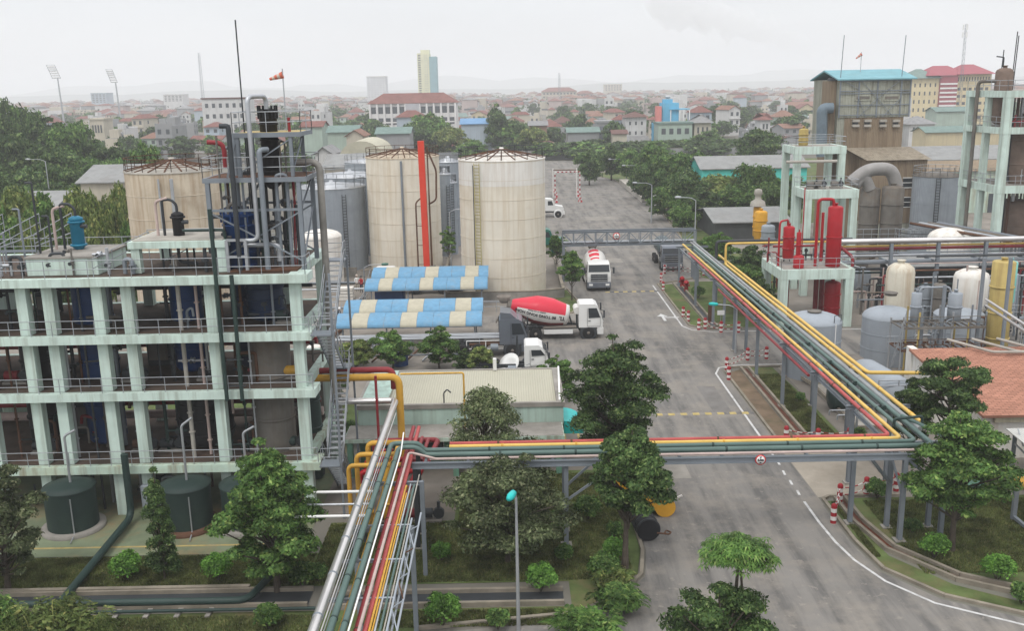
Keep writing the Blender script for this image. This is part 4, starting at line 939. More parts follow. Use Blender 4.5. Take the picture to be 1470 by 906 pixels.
# ================================================================== TRUCKS (built nose towards +x, then turned)
def wheel(t, x, y, r, w, dual=False):
    s = 1 if y > 0 else -1
    b = MB(); b.lathe((x, y, r), [(r * .62, -w / 2), (r * .93, -w / 2), (r, -w / 2 + .05), (r, w / 2 - .05), (r * .93, w / 2), (r * .62, w / 2)], BLACK, 24, axis=(0, 1, 0)); w_ = b.build('wheel', t)
    b = MB(); b.lathe((x, y + s * (w / 2 - .1), r), [(r * .62, -.02), (r * .62, .03), (r * .5, .0 if dual else .04), (r * .3, .05), (r * .22, .12), (.001, .13)] if s > 0 else [(r * .62, .02), (r * .62, -.03), (r * .5, 0), (r * .3, -.05), (r * .22, -.12), (.001, -.13)], HUB, 16, axis=(0, 1, 0)); b.build('hub', w_)
def cab_parts(t, xf, m, h=2.95, L=2.0, w=2.4, z0=1.0, grille=DARK, bump=None, deflect=False):
    """forward control cab: nose at x = xf"""
    hw = w / 2; xb = xf - L
    pr = [(xb, z0), (xf - .02, z0), (xf, z0 + .55), (xf - .1, z0 + 1.0), (xf - .42, h - .18), (xf - .7, h), (xb + .1, h), (xb, h - .12)]
    b = MB(); n = len(pr); 
    v = [(p[0], -hw + (.0 if p[1] < h - .2 else .12), p[1]) for p in pr] + [(p[0], hw - (.0 if p[1] < h - .2 else .12), p[1]) for p in pr]
    b.add(v, [tuple(reversed(range(n))), tuple(range(n, 2 * n))] + [(i, (i + 1) % n, n + (i + 1) % n, n + i) for i in range(n)], m)
    if deflect: b.sweepy([(xb + .1, h), (xf - .8, h), (xf - 1.3, h + .45), (xb + .1, h + .55)], -hw + .2, hw - .2, m)
    cabo = b.build('cab', t)
    b = MB(); q0, q1 = Vector((xf - .105, 0, z0 + 1.02)), Vector((xf - .41, 0, h - .24)); dn = Vector((.03, 0, .012))
    b.add([q0 + Vector((0, -hw + .12, 0)) + dn, q0 + Vector((0, hw - .12, 0)) + dn, q1 + Vector((0, hw - .16, 0)) + dn, q1 + Vector((0, -hw + .16, 0)) + dn], [(0, 1, 2, 3)], GLASS); b.build('windscreen', t)
    for s in (-1, 1):
        y = s * (hw + .012); b = MB(); f = [(xf - .52, y, h - .3), (xf - .22, y, z0 + .85), (xf - 1.18, y, z0 + .8), (xf - 1.22, y, h - .3)]
        b.add(f, [(0, 1, 2, 3)], GLASS); b.build('side_window', t)
        b = MB(); 
        for (xa, za, xc, zc) in ((xf - 1.3, z0 + .1, xf - 1.3, h - .3), (xf - .22, z0 + .1, xf - .22, z0 + .95), (xf - 1.3, z0 + .1, xf - .22, z0 + .1)): b.beam((xa, y, za), (xc, y, zc), .02, .02, DARK)
        b.box(xf - 1.22, y - .02, z0 + .55, xf - 1.02, y + .02, z0 + .59, DARK); b.build('door', t)
        b = MB(); b.beam((xf - .2, s * hw, h - .45), (xf + .1, s * (hw + .25), h - .5), .04, .04, DARK); b.bbox(xf + .0, s * (hw + .27) - .1, h - 1.05, xf + .12, s * (hw + .27) + .1, h - .42, DARK, .02); b.build('mirror', t)
        b = MB(); b.bbox(xf - .04, s * (hw - .35) - .2, .62, xf + .06, s * (hw - .35) + .2, .84, WHITE, .02); b.build('headlight', t)
        b = MB(); b.lathe((xf - 1.2, s * (hw - .17), .53), [(.60, -.16), (.72, -.16), (.72, .17), (.60, .17)], DARK, 24, axis=(0, 1, 0)); b.build('wheel_arch', t)
    b = MB(); b.bbox(xf - .5, -hw, .42, xf + .05, hw, .98, bump or m, .06); b.build('bumper', t)
    b = MB(); b.box(xf - .0, -hw + .35, z0 + .08, xf + .035, hw - .35, z0 + .82, grille)
    for k in range(3): b.box(xf + .036, -hw + .3, z0 + .16 + k * .24, xf + .06, hw - .3, z0 + .22 + k * .24, STEEL_L)
    b.build('grille', t); return cabo
def mixer_truck(label, loc, rz, drum_top, lettering, cabm=TRUCKW, axlef=-1.2, bump=None, stripes=False):
    t = thing('mixer_truck', label, 'concrete mixer truck', (0, 0, 0), 'concrete mixer trucks')
    xf = 0.0; cab_parts(t, xf, cabm, bump=bump)
    b = MB(); b.box(-8.6, -.45, .75, -1.8, -.3, 1.0, DARK); b.box(-8.6, .3, .75, -1.8, .45, 1.0, DARK)
    for x in (-2.5, -4, -5.5, -7, -8.5): b.box(x - .05, -.298, .78, x + .05, .298, .97, DARK)
    b.build('chassis', t)
    for x in (-1.2, -5.6, -6.95):
        for s in (-1, 1): wheel(t, x, s * 1.02, .53, .36 if x == -1.2 else .44, x != -1.2)
    b = MB()
    for s in (-1, 1): b.box(-4.9, s * 1.12, .5, -2.5, s * 1.2, .86, cabm); b.box(-4.85, s * 1.1, .9, -2.5, s * 1.15, .98, DARK); b.box(-7.8, s * .85, 1.14, -4.9, s * 1.2, 1.18, DARK)
    b.box(-5.0, -1.2, 1.002, -2.2, -.46, 1.06, HUB); b.box(-5.0, .46, 1.002, -2.2, 1.2, 1.06, HUB)
    b.build('side_guard', t)
    # drum, tilted: its axis rises to the rear
    ax = Vector((-1, 0, .20)).normalized(); c = Vector((-2.75, 0, 1.78)); prof = [(.001, 0), (.55, .02), (.86, .12), (1.19, 1.5), (1.22, 2.2), (1.19, 2.9), (.62, 4.7), (.50, 4.95), (.46, 5.3)]
    N = 40; up = Vector((0, 1, 0)); e2 = ax.cross(up).normalized(); vs = []; fs = []; b = MB()
    if e2.z < 0: e2 = -e2
    P = []
    for k in range(len(prof) - 1):
        n = max(1, int((prof[k + 1][1] - prof[k][1]) / .25))
        for i in range(n): u = i / n; P.append((prof[k][0] * (1 - u) + prof[k + 1][0] * u, prof[k][1] * (1 - u) + prof[k + 1][1] * u))
    P.append(prof[-1])
    vs = [c + ax * h + (up * math.cos(2 * PI * j / N) + e2 * math.sin(2 * PI * j / N)) * r for r, h in P for j in range(N)]
    for i in range(len(P) - 1):
        for j in range(N):
            g = (2 * PI * (j + .5) / N); sn = math.sin(g); h = P[i][1]
            if stripes: m = DRUMR if (abs(g - PI * .55) < .45 and .5 < h < 4.0 and (int(h / .25) % 4 != 3)) else DRUMW
            else:
                lim = .22 + .0 * h
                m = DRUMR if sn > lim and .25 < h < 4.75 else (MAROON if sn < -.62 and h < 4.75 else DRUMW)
                if h >= 4.4: m = HUB if h > 4.7 else DRUMR
                if h < .14: m = DRUMW
            b.add([vs[i * N + j], vs[i * N + (j + 1) % N], vs[(i + 1) * N + (j + 1) % N], vs[(i + 1) * N + j]], [(0, 1, 2, 3)], m, False)
    dr = b.build('drum', t)
    sm = dr.data
    sm.polygons.foreach_set('use_smooth', [True] * len(sm.polygons))
    import bmesh
    bm = bmesh.new(); bm.from_mesh(sm); bmesh.ops.remove_doubles(bm, verts=bm.verts, dist=.002); bm.to_mesh(sm); bm.free()
    def drum_r(h):
        for k in range(len(prof) - 1):
            if prof[k][1] <= h <= prof[k + 1][1]: u = (h - prof[k][1]) / (prof[k + 1][1] - prof[k][1]); return prof[k][0] * (1 - u) + prof[k + 1][0] * u
        return .5
    for s, txts in lettering:                                    # letters laid on the drum's skin, upside down as the drum has turned
        for txt, sz, h0, g0, mm in txts:
            tv, tf = textmesh(txt, sz, mm, .02 * sz * 2); pts = []
            for x, y, z in tv:
                # upside-down: text x runs towards the cab, text y runs down
                h = h0 - x * 1.0 * (1); 
                if s < 0: h = h0 + x
                h = max(.2, min(4.6, h)); rr = drum_r(h) + .02; g = g0 - y / rr
                pts.append(c + ax * h + (Vector((0, s, 0)) * math.cos(g) + e2 * math.sin(g)) * rr)
            b = MB(); b.add(pts, tf, mm); b.build('lettering', dr)
    b = MB()
    for s in (-1, 1): b.beam((-2.5, s * .35, 1.0), (-2.75, s * .3, 1.8), .12, .12, DARK); b.beam((-7.6, s * .6, 1.0), (-7.9, s * .45, 2.5), .12, .12, DARK); b.beam((-7.0, s * .6, 1.0), (-7.6, s * .5, 2.3), .1, .1, DARK)
    b.beam((-7.9, -.6, 2.5), (-7.9, .6, 2.5), .15, .15, DARK); b.build('drum_support', t)
    b = MB(); b.tube([(-2.1, -.75, 2.35), (-2.1, .75, 2.35)], .3, DRUMW, 16); b.beam((-2.1, -.5, 1.0), (-2.1, -.5, 2.2), .08, .08, DARK); b.beam((-2.1, .5, 1.0), (-2.1, .5, 2.2), .08, .08, DARK); b.build('water_tank', t)
    b = MB(); b.lathe((-8.2, 0, 3.0), [(.3, 0), (.62, .55), (.60, .55), (.26, .02)], HUB, 16); b.beam((-8.3, 0, 2.4), (-8.9, 0, 1.3), .4, .12, HUB); b.build('hopper_chute', t)
    t.location = loc; t.rotation_euler = (0, 0, rz); return t
DKTXT = mat('dark_lettering', (0.03, 0.03, 0.035), .6); REDTXT = mat('red_lettering', (.5, .02, .03), .5)
mixer_truck('white concrete mixer truck with red top drum, parked side on at the yard edge', (7.55, 78.2, 0), 0.0,
            None, [(-1, [('BE TONG SONG HONG', .34, 2.95, -.16, DKTXT), ('CONG TY CO PHAN', .16, 2.8, .10, DKTXT), ('TL', .46, .62, -.16, DKTXT)])])
mixer_truck('white and grey mixer truck with red lettered drum, driving towards the camera on the road', (9.0, 95.9, 0), R(-90), None, [], cabm=TRUCKW, bump=TRUCKG, stripes=True)
def tractor(label, loc, rz, m, name='tractor_unit', h=2.95, deflect=False, grp='truck cabs by the low green building', L=2.0):
    t = thing(name, label, 'truck', (0, 0, 0), grp); cab_parts(t, 0.0, m, h=h, deflect=deflect, L=L)
    b = MB(); b.box(-6.0, -.45, .75, -1.6, -.3, 1.0, DARK); b.box(-6, .3, .75, -1.6, .45, 1.0, DARK); b.box(-5.0, -.5, 1.002, -3.8, .5, 1.12, DARK); b.build('chassis', t)
    for x in (-1.2, -3.9, -5.1):
        for s in (-1, 1): wheel(t, x, s * 1.02, .52, .4, x != -1.2)
    b = MB(); b.tube([(-2.9, -.95, .75), (-2.3, -.95, .75)], .3, STEEL, 14); b.tube([(-2.2, .9, 1), (-2.2, .9, 2.8)], .08, DARK, 8); b.build('fuel_tank', t)
    t.location = loc; t.rotation_euler = (0, 0, rz); return t
tractor('dark grey truck cab with roof deflector, beside the nearer canopy', (A(757, 490, 73.5).x, 73.2, 0), 0, TRUCKG, deflect=True, h=3.0, L=2.2)
tractor('small white truck cab in front of the dark grey one', (A(786, 505, 67).x, 67.0, 0), 0, TRUCKW, h=2.55, L=1.7)
# white dish/round lid beside the white cab
q = G(742, 548); b = MB(); b.lathe((q.x - .4, q.y + 1.4, .8), [(.001, 0), (.5, .1), (.85, .3), (.87, .32), (.5, .13), (.001, .03)], WHITE, 24, axis=(-.5, -.6, .6)); b.tube([(q.x - .4, q.y + 1.5, 0), (q.x - .4, q.y + 1.45, .85)], .05, STEEL, 6); b.build('satellite_dish', label='white round dish leaning beside the small white truck cab', category='dish')
def bonnet_truck(label, loc, rz, m, body=None):
    t = thing('bonnet_truck', label, 'truck', (0, 0, 0)); b = MB()
    b.sweepy([(-3.4, 1.1), (0, 1.0), (0, 1.35), (-.2, 1.75), (-1.4, 1.95), (-1.75, 2.85), (-2.1, 3.0), (-3.4, 3.05)], -1.0, 1.0, m); b.build('cab', t)
    b = MB(); b.add([(-1.38, -.85, 2.02), (-1.38, .85, 2.02), (-1.70, .85, 2.78), (-1.70, -.85, 2.78)], [(0, 1, 2, 3)], GLASS); b.build('windscreen', t)
    for s in (-1, 1): b = MB(); b.add([(-1.7, s * 1.012, 2.0), (-2.6, s * 1.012, 2.0), (-2.6, s * 1.012, 2.7), (-1.95, s * 1.012, 2.7)], [(0, 1, 2, 3)], GLASS); b.build('side_window', t)
    b = MB(); b.bbox(-.3, -1.1, .5, .12, 1.1, .95, TRUCKW, .06); b.build('bumper', t)
    b = MB(); b.box(-7.5, -.45, .75, -.3, .45, 1.0, DARK); b.build('chassis', t)
    for s in (-1, 1): b = MB(); b.lathe((-.95, s * .95, .55), [(.6, -.2), (.75, -.2), (.75, .2), (.6, .2)], m, 20, axis=(0, 1, 0)); b.build('fender', t)
    for x in (-.95, -5.2, -6.5):
        for s in (-1, 1): wheel(t, x, s * 1.0, .54, .4)
    if body: b = MB(); b.tube([(-8.4, 0, 2.0), (-3.5, 0, 2.0)], 1.0, body, 24); b.build('tank_body', t)
    t.location = loc; t.rotation_euler = (0, 0, rz); return t
q = G(811, 315); bonnet_truck('white bonneted truck nosing out from behind the big cream tank', (q.x, 155, 0), 0, TRUCKW)
q = G(812, 362); bonnet_truck('dark green bonneted truck half hidden by the big cream tank', (q.x - .2, 121, 0), 0, TRUCKGR, TRUCKGR)
q = G(925, 300); 
t = thing('parked_car', 'small white car parked under the trees at the far right kerb', 'car', (0, 0, 0)); b = MB()
b.sweepy([(-2.1, .35), (2.1, .35), (2.15, .8), (1.2, .95), (.7, 1.45), (-1.2, 1.5), (-2.0, .95), (-2.15, .8)], -.85, .85, TRUCKW); b.build('body', t)
b = MB(); b.add([(1.17, -.7, 1.0), (1.17, .7, 1.0), (.74, .65, 1.42), (.74, -.65, 1.42)], [(0, 1, 2, 3)], GLASS); b.build('windscreen', t)
for s in (-1, 1): b = MB(); b.add([(1.0, s * .86, 1.0), (-1.7, s * .86, 1.0), (-1.15, s * .86, 1.4), (.7, s * .86, 1.4)], [(0, 1, 2, 3)], GLASS); b.build('side_window', t)
for x in (-1.3, 1.3):
    for s in (-1, 1): wheel(t, x, s * .78, .33, .2)
t.location = (26.0, 166, 0); t.rotation_euler = (0, 0, R(-100)); t.scale = (1.25, 1.25, 1.35)
# dark tanker under the rack, by the footbridge
t = thing('tanker_truck', 'dark green tanker truck parked behind the rack posts at the road edge', 'truck', (0, 0, 0)); cab_parts(t, 0, TRUCKG, h=2.8)
b = MB(); b.lathe((-2.3, 0, 1.95), [(.9, 0), (1.0, .15), (1.0, 5.6), (.9, 5.8), (.001, 5.85)], mat('tanker_dark_green', (.04, .065, .07), .4, .1), 24, axis=(-1, 0, 0)); b.build('tank_body', t)
b = MB(); b.box(-8.2, -.45, .75, -1.6, .45, 1.0, DARK); b.build('chassis', t)
for x in (-1.2, -5.6, -6.9):
    for s in (-1, 1): wheel(t, x, s * 1.02, .52, .4)
t.location = (19.6, 104.5, 0); t.rotation_euler = (0, 0, R(-90)); t.location.x = 18.2; t.location.y = 106
# road roller-like dark machine and orange ones at the kerb by the tree
q = G(935, 775)
t = thing('road_roller', 'black steel roller drum with a tow hook lying at the kerb beside the tree', 'roller', (q.x, q.y, 0)); b = MB()
b.tube([(q.x - .15, q.y - .2, .55), (q.x - .35, q.y + 1.6, .55)], .52, BLACKV, 24); b.build('drum', t)
b = MB()
for k in range(4): p = Vector((q.x - .15 - .05 * k, q.y - .1 + .45 * k, .55)); b.lathe(p, [(.52, -.03), (.56, -.03), (.56, .03), (.52, .03)], DARK, 24, axis=(-.11, 1, 0))
b.build('rim', t)
b = MB(); b.tube([(q.x + .2, q.y - .35, .5), (q.x + .75, q.y - .4, .45), (q.x + .9, q.y - .1, .4), (q.x + .7, q.y + .1, .4), (q.x + .55, q.y - .3, .45)], .04, RUST, 6, .1); b.build('tow_hook', t)
for k, (px, py, lab) in enumerate(((955, 735, 'orange compact roller machine behind the tree at the kerb'), (905, 700, 'orange yellow paving machine hidden behind the tree crown'))):
    q = G(px, py); t = thing('road_machine', lab, 'road machine', (q.x, q.y, 0), 'orange road machines parked at the kerb')
    b = MB(); b.bbox(q.x - 1.5, q.y - .6, .35, q.x + .1, q.y + .6, 1.25, ORV, .12); b.build('body', t)
    b = MB(); b.bbox(q.x - 1.4, q.y - .5, 1.252, q.x - .7, q.y + .5, 1.75, DARK, .05); b.build('hood', t)
    b = MB(); b.tube([(q.x - .1, q.y - .62, .5), (q.x - .1, q.y + .62, .5)], .5, ORV, 20); b.build('drum', t)
    b = MB(); b.tube([(q.x - 1.2, q.y - .62, .4), (q.x - 1.2, q.y + .62, .4)], .4, BLACK, 20); b.build('wheel', t)
    b = MB(); b.tube([(q.x + .3, q.y - .3, .8), (q.x + .75, q.y - .35, 1.0)], .06, BARWHT, 8); b.build('tow_bar', t)
# ================================================================== PIPE RACKS
# --- rack along the road (runs away from the camera), x 17.4 .. 20.3
rk = thing('pipe_rack', 'steel pipe rack posts and beams running away beside the road on the right', 'pipe rack', (18.4, 70, 0))
RZ = 4.3
for y in (41.4, 46.6, 52.6, 59.0, 65.6, 72.6, 80.5, 88.5, 97.5):
    two = y > 41 
    for x in ((17.45, 19.4) if y not in (72.6, 80.5) else (17.45, 18.4)):
        b = MB(); b.ibeam((x, y, 0.02), (x, y, RZ - .2), .2, .2, STEEL); b.box(x - .22, y - .22, .02, x + .22, y + .22, .08, CONC); b.build('post', rk)
    b = MB(); b.ibeam((17.1, y, RZ - .1), (20.4, y, RZ - .1), .15, .2, STEEL); b.build('cross_beam', rk)
b = MB(); b.ibeam((17.5, 40.2, RZ - .32), (17.5, 98, RZ - .32), .12, .2, STEEL); b.ibeam((19.4, 41.6, RZ - .32), (19.4, 98, RZ - .32), .12, .2, STEEL); b.build('long_beam', rk)
def rp(label, pts, r, m, bend=.35, name='rack_pipe'): return pl(name, label, pts, r, m, bend, n=12)
z = RZ + .17; zl = RZ + .12
XL = -4.2
rp('red pipe, outermost on the road side of the rack, turning left at the corner', [(-3.0, 41.75, z), (17.42, 41.75, z), (17.42, 92, z)], .10, RPIPE_L)
rp('yellow pipe next to the red one on the rack, turning left at the corner', [(-3.0, 41.38, z), (17.80, 41.38, z), (17.80, 97.5, z)], .10, YPIPE_L)
rp('upper dark green pipe, third on the corner of the rack', [(XL, 40.95, z + .02), (18.3, 40.95, z + .02), (18.25, 94, z + .02)], .105, GPIPE)
rp('second dark green pipe, nearest the edge on the crossing rack', [(XL + .1, 40.45, z), (18.9, 40.45, z), (18.62, 96, z)], .12, GPIPE)
rp('thin pinkish pipe along the near edge of the crossing rack', [(-3.8, 40.05, z - .05), (18.6, 40.05, z - .05)], .06, PINK)
rp('thin silver pipe between the green and grey ones on the long rack', [(18.86, 44, z), (18.86, 99, z)], .07, SILVER)
rp('thick grey pipe in the middle of the long rack', [(19.15, 42.5, z), (19.15, 99, z)], .13, mat('grey_pipe', (.25, .26, .26), .5, .3))
rp('left one of the two bright yellow pipes on the long rack, ending in a drop', [(19.62, 43.5, z), (19.62, 86, z), (19.62, 86, z + 1.9), (30, 86, z + 1.9)], .105, YPIPE_L)
rp('right one of the two bright yellow pipes, branching to the orange roof', [(26.5, 51.0, z + .02), (20.08, 51.6, z + .02), (20.02, 52.0, z + .02), (20.02, 88, z + .02), (20.02, 90.5, z + .02)], .11, YPIPE_L)
rp('dark pipe loop standing up at the far end of the rack', [(19.3, 88.5, z), (19.3, 88.5, z + 1.7), (32, 88.5, z + 1.7)], .14, DARK)
rp('small dark green loop over the pipes at the corner', [(17.95, 42.6, z + .1), (17.95, 42.6, z + .5), (19.4, 42.9, z + .5), (19.4, 42.9, z + .1)], .07, DGPIPE, .15)
rp('lower red pipe hanging below the long rack', [(17.3, 53.5, RZ - .5), (17.3, 78, RZ - .5)], .09, RPIPE)
# pipes at corner going on outward (dark green ends)
rp('dark green pipe end standing out at the corner of the racks', [(18.9, 44.0, z + .15), (19.8, 40.9, z + .12), (19.4, 40.3, z + .1)], .1, GPIPE)
# weld joints and clamps
b = MB()
for (x, r, m) in ((17.42, .1, RUST), (17.8, .1, YPIPE), (18.27, .105, DGPIPE), (18.66, .12, DGPIPE), (19.15, .13, STEEL), (19.62, .105, YPIPE)):
    for k in range(10): b.lathe((x, 44.5 + 4.1 * k + (x * 13 % 1) * 2, z), [(r + .001, -.05), (r + .015, -.045), (r + .015, .045), (r + .001, .05)], m, 12, axis=(0, 1, 0))
b.build('pipe_clamps', rk)
b = MB()
for (y, r, m, dz) in ((41.75, .1, RUST, 0), (41.38, .1, YPIPE, 0), (40.95, .105, DGPIPE, .02), (40.45, .12, DGPIPE, 0)):
    for k in range(6): b.lathe((-1.5 + 3.4 * k + (y * 13 % 1), y, z + dz), [(r + .001, -.05), (r + .015, -.045), (r + .015, .045), (r + .001, .05)], m, 12, axis=(1, 0, 0))
PCL = b
# --- crossing rack over the road, y 39.95 .. 41.9
cr_ = thing('crossing_rack', 'grey steel beam rack carrying pipes across the road', 'pipe rack', (8, 41, 0))
b = MB(); b.ibeam((-4.6, 40.0, RZ - .16), (17.9, 40.0, RZ - .16), .16, .3, STEEL); b.ibeam((-4.6, 41.7, RZ - .16), (17.9, 41.7, RZ - .16), .16, .3, STEEL); b.build('long_beam', cr_)
PCL.build('pipe_clamps', cr_)
b = MB(); x = -4
while x < 17.8: b.box(x - .06, 40.09, RZ - .1, x + .06, 41.61, RZ, STEEL); x += 1.9
b.build('cross_beam', cr_)
for (x, y) in ((2.3, 40.2), (2.3, 41.7), (17.5, 40.0), (-4.5, 40.2), (-4.5, 41.7), (19.4, 40.1), (15.9, 41.9)):
    b = MB(); b.ibeam((x, y, .02), (x, y, RZ - .31 if x < 19 else RZ - .02), .2, .2, STEEL if x > 0 else DARK); b.box(x - .25, y - .25, .02, x + .25, y + .25, .09, CONC); b.build('post', cr_)
b = MB(); b.beam((2.4, 40.2, 2.3), (4.6, 40.0, RZ - .3), .1, .1, STEEL); b.beam((2.4, 41.7, 2.3), (4.2, 41.7, RZ - .3), .1, .1, STEEL)
b.beam((17.5, 41.4, 2.2), (16.0, 40.0, RZ - .3), .1, .12, STEEL); b.beam((19.4, 40.1, 2.4), (17.6, 40.05, RZ - .3), .1, .12, STEEL); b.beam((17.5, 40.0, 2.2), (17.5, 41.4, 3.4), .09, .09, STEEL); b.build('brace', cr_)
# round height limit signs
def round_sign(label, x, y, z, txt='4,5m', r=.26, lens=True):
    t = thing('height_sign', label, 'road sign', (x, y, z), 'round height limit signs on the overhead beams')
    MB().lathe((x, y, z), [(.001, -.02), (r, -.02), (r, .0), (.001, .0)], SIGNR, 28, axis=(0, -1, 0)).build('disc', t)
    MB().lathe((x, y - .004, z), [(.001, 0), (r * .80, 0), (r * .80, .004), (.001, .004)], WHITE, 28, axis=(0, -1, 0)).build('face', t)
    tv, tf = textmesh(txt, r * .58, DKTXT, .012); b = MB(); b.add([(x + v[0], y - .012, z + v[1]) for v in tv], tf, DKTXT)
    for s in (-1, 1): b.add([(x - r * .28, y - .012, z + s * r * .68), (x + r * .28, y - .012, z + s * r * .68), (x, y - .012, z + s * r * .32)], [(0, 1, 2)], DKTXT)
    b.build('lettering', t)
q = A(1092, 661, 39.86); round_sign('round red rimmed white sign on the near crossing rack beam', q.x, 39.88, q.z, r=.24)
# --- near rack coming towards the camera, x -6.2 .. -3.7
nr = thing('near_pipe_rack', 'light steel pipe rack frame coming towards the camera at the bottom', 'pipe rack', (-4.9, 30, 0))
NZ = 4.85
for y in (20.3, 22.8, 25.3, 27.9, 30.5, 33.2):
    b = MB(); b.ibeam((-6.25, y, NZ - .35), (-3.97, y, NZ - .35), .09, .12, GVES); b.build('cross_beam', nr)
for x, z_ in ((-3.93, NZ - .1), (-3.68, NZ - .35), (-3.93, NZ - .7)):
    b = MB(); b.beam((x, 17, z_), (x, 33.3 if x == -3.93 else 34.3, z_), .06, .06, GVES); b.build('side_rail', nr)
b = MB(); y = 17.0; k = 0
while y < 33: b.beam((-3.93 if k % 2 else -3.68, y, NZ - .1 if k % 2 else NZ - .35), (-3.68 if k % 2 else -3.93, y + .9, NZ - .35 if k % 2 else NZ - .1), .035, .035, RUST if k % 3 == 0 else GVES); b.beam((-3.93, y, NZ - .7), (-3.93, y, NZ - .1), .035, .035, GVES); y += .9; k += 1
b.build('lacing', nr)
for x, y in ((-3.95, 33.3), (-6.1, 33.3), (-3.95, 37.6)):
    b = MB(); b.ibeam((x, y, .02), (x, y, NZ - .43), .18, .18, STEEL); b.build('post', nr)
b = MB(); b.ibeam((-6.2, 33.3, NZ - .52), (-3.97, 33.3, NZ - .52), .14, .16, STEEL); b.ibeam((-6.2, 37.6, NZ - .52), (-3.9, 37.6, NZ - .52), .14, .16, STEEL); b.build('cap_beam', nr)
def np_(label, pts, r, m, bend=.3):
    o = pl('rack_pipe', label, pts, r, m, bend, n=14); return o
def collar(x, ys, z_, r, m):
    return [(x, y, z_) for y in ys]
np_('thick shiny silver pipe, leftmost on the near rack', [(silx.x, 46.7, 5.0), (-6.06, 46.7, 5.0), (-6.06, 16, 5.0)], .16, SILVER, .3)
np_('thin silver conduit beside the thick silver pipe', [(-5.86, 16, 4.9), (-5.86, 45, 4.9)], .028, SILVER)
np_('second thin silver conduit left of the green pipes', [(-5.81, 16, 4.8), (-5.81, 40, 4.8)], .022, STEEL_L)
np_('left grey green pipe on the near rack, bending right onto the crossing rack', [(-5.62, 16, 4.85), (-5.60, 40.95, 4.85), (-4.4, 40.95, 4.85), (-4.1, 40.95, z + .02), (-3.8, 40.95, z + .02)], .115, GPIPE, .35)
np_('right grey green pipe on the near rack, bending right onto the crossing rack', [(-5.24, 16, 4.85), (-5.20, 40.45, 4.85), (-4.4, 40.45, 4.85), (-4.0, 40.45, z), (-3.8, 40.45, z)], .105, GPIPE, .35)
np_('thin white pipe between the green and red ones on the near rack', [(-5.04, 16, 4.92), (-5.02, 39.6, 4.92), (-4.98, 40.6, 5.5)], .03, WHITE)
np_('long dull red pipe on the lower tier of the near rack', [(-4.92, 16, 4.5), (-4.90, 44, 4.5)], .10, RPIPE)
np_('pinkish pipe over the red one on the near rack', [(-4.78, 16, 4.83), (-4.70, 39.9, 4.83), (-3.5, 40.05, z - .05)], .055, PINK)
np_('second red pipe on the lower tier of the near rack', [(-4.66, 16, 4.5), (-4.64, 44, 4.5)], .09, RPIPE_L)
np_('yellow pipe on the lower tier under the green pair', [(-5.42, 16, 4.42), (-5.42, 42, 4.42)], .09, YPIPE)
np_('yellow thin pipe on the lower right tier of the near rack', [(-4.52, 16, 4.55), (-4.52, 37, 4.55), (-4.52, 38, 3.4)], .04, YPIPE)
np_('second yellow thin pipe on the lower right tier', [(-4.44, 16, 4.5), (-4.44, 36.2, 4.5)], .03, YPIPE)
np_('thin silver pipe on the right side of the near rack', [(-4.35, 16, 4.54), (-4.35, 37, 4.54)], .035, STEEL_L)
np_('thin green pipe near the right edge of the near rack', [(-4.20, 16, 4.52), (-4.20, 37, 4.52)], .045, GPIPE)
np_('thin pale pipe nearest the right truss of the near rack', [(-4.08, 16, 4.54), (-4.08, 38, 4.54)], .025, CONC_L)
# pipe clamps and weld joints
b = MB()
for (x, z_, r, m) in ((-6.06, 5.0, .16, STEEL), (-5.61, 4.85, .115, DGPIPE), (-5.22, 4.85, .105, DGPIPE), (-4.91, 4.5, .1, RUST)):
    for k in range(9): y = 17.8 + 2.55 * k + (x * 7 % 1); b.lathe((x, y, z_), [(r + .001, -.04), (r + .012, -.035), (r + .012, .035), (r + .001, .04)], m, 14, axis=(0, 1, 0))
b.build('pipe_clamps', nr)
# branches left of the near rack
for k, (y, zz_, r, m) in enumerate(((37.6, 4.0, .06, WHITE), (37.0, 3.7, .05, STEEL_L), (36.3, 3.5, .06, WHITE))):
    pl('branch_pipe', ('upper thin white', 'thin grey', 'lower thin white')[k] + ' pipe crossing left from the near rack to the big tree', [(-11, y, zz_), (-6.0, y, zz_)], r, m, 0)
# --- yellow and red loops beside the staircase
for k, (x0, zt, r, y) in enumerate(((-7.75, 3.55, .11, 41.6), (-7.45, 3.85, .12, 42.2), (-7.0, 4.15, .13, 42.9))):
    pl('yellow_loop_pipe', ('front', 'middle', 'rear')[k] + ' of the three yellow pipes bent down beside the near rack', [(-5.3, y, zt), (x0, y, zt), (x0, y, .3), (x0, y - .3, .12)], r, YPIPE, .3)
vessel('yellow_vessel', 'upright yellow vessel behind the silver pipe near the loops', -5.9, 41.9, .38, .6, 3.6, YPIPE, supports=.03)
vessel('yellow_vessel', 'small yellow filter vessel between the yellow loop pipes', -6.9, 41.0, .26, .8, 2.9, YPIPE, supports=.03)
pl('yellow_brace_pipe', 'slanting yellow pipe at the foot of the yellow loops', [(-7.9, 39.8, .1), (-7.0, 41.2, 2.0)], .11, YPIPE)
pl('yellow_main', 'thick yellow pipe coming from the building and dropping behind the silver pipe', [(-11, 47.6, 6.0), (-5.95, 47.6, 6.0), (-5.95, 47.6, .3)], .19, YPIPE, .5, n=16)
pl('red_main', 'dark red pipe above the thick yellow one', [(-11.5, 48.1, 6.25), (-6.3, 48.1, 6.25), (-6.3, 48.1, 5.2)], .16, RPIPE, .4)
pl('thin_yellow_pipe', 'thin yellow pipe with a square bend over the cream roof', [(-5.9, 47.9, 6.05), (-2.6, 47.9, 6.05), (-2.6, 47.9, 1)], .05, YPIPE, .12)
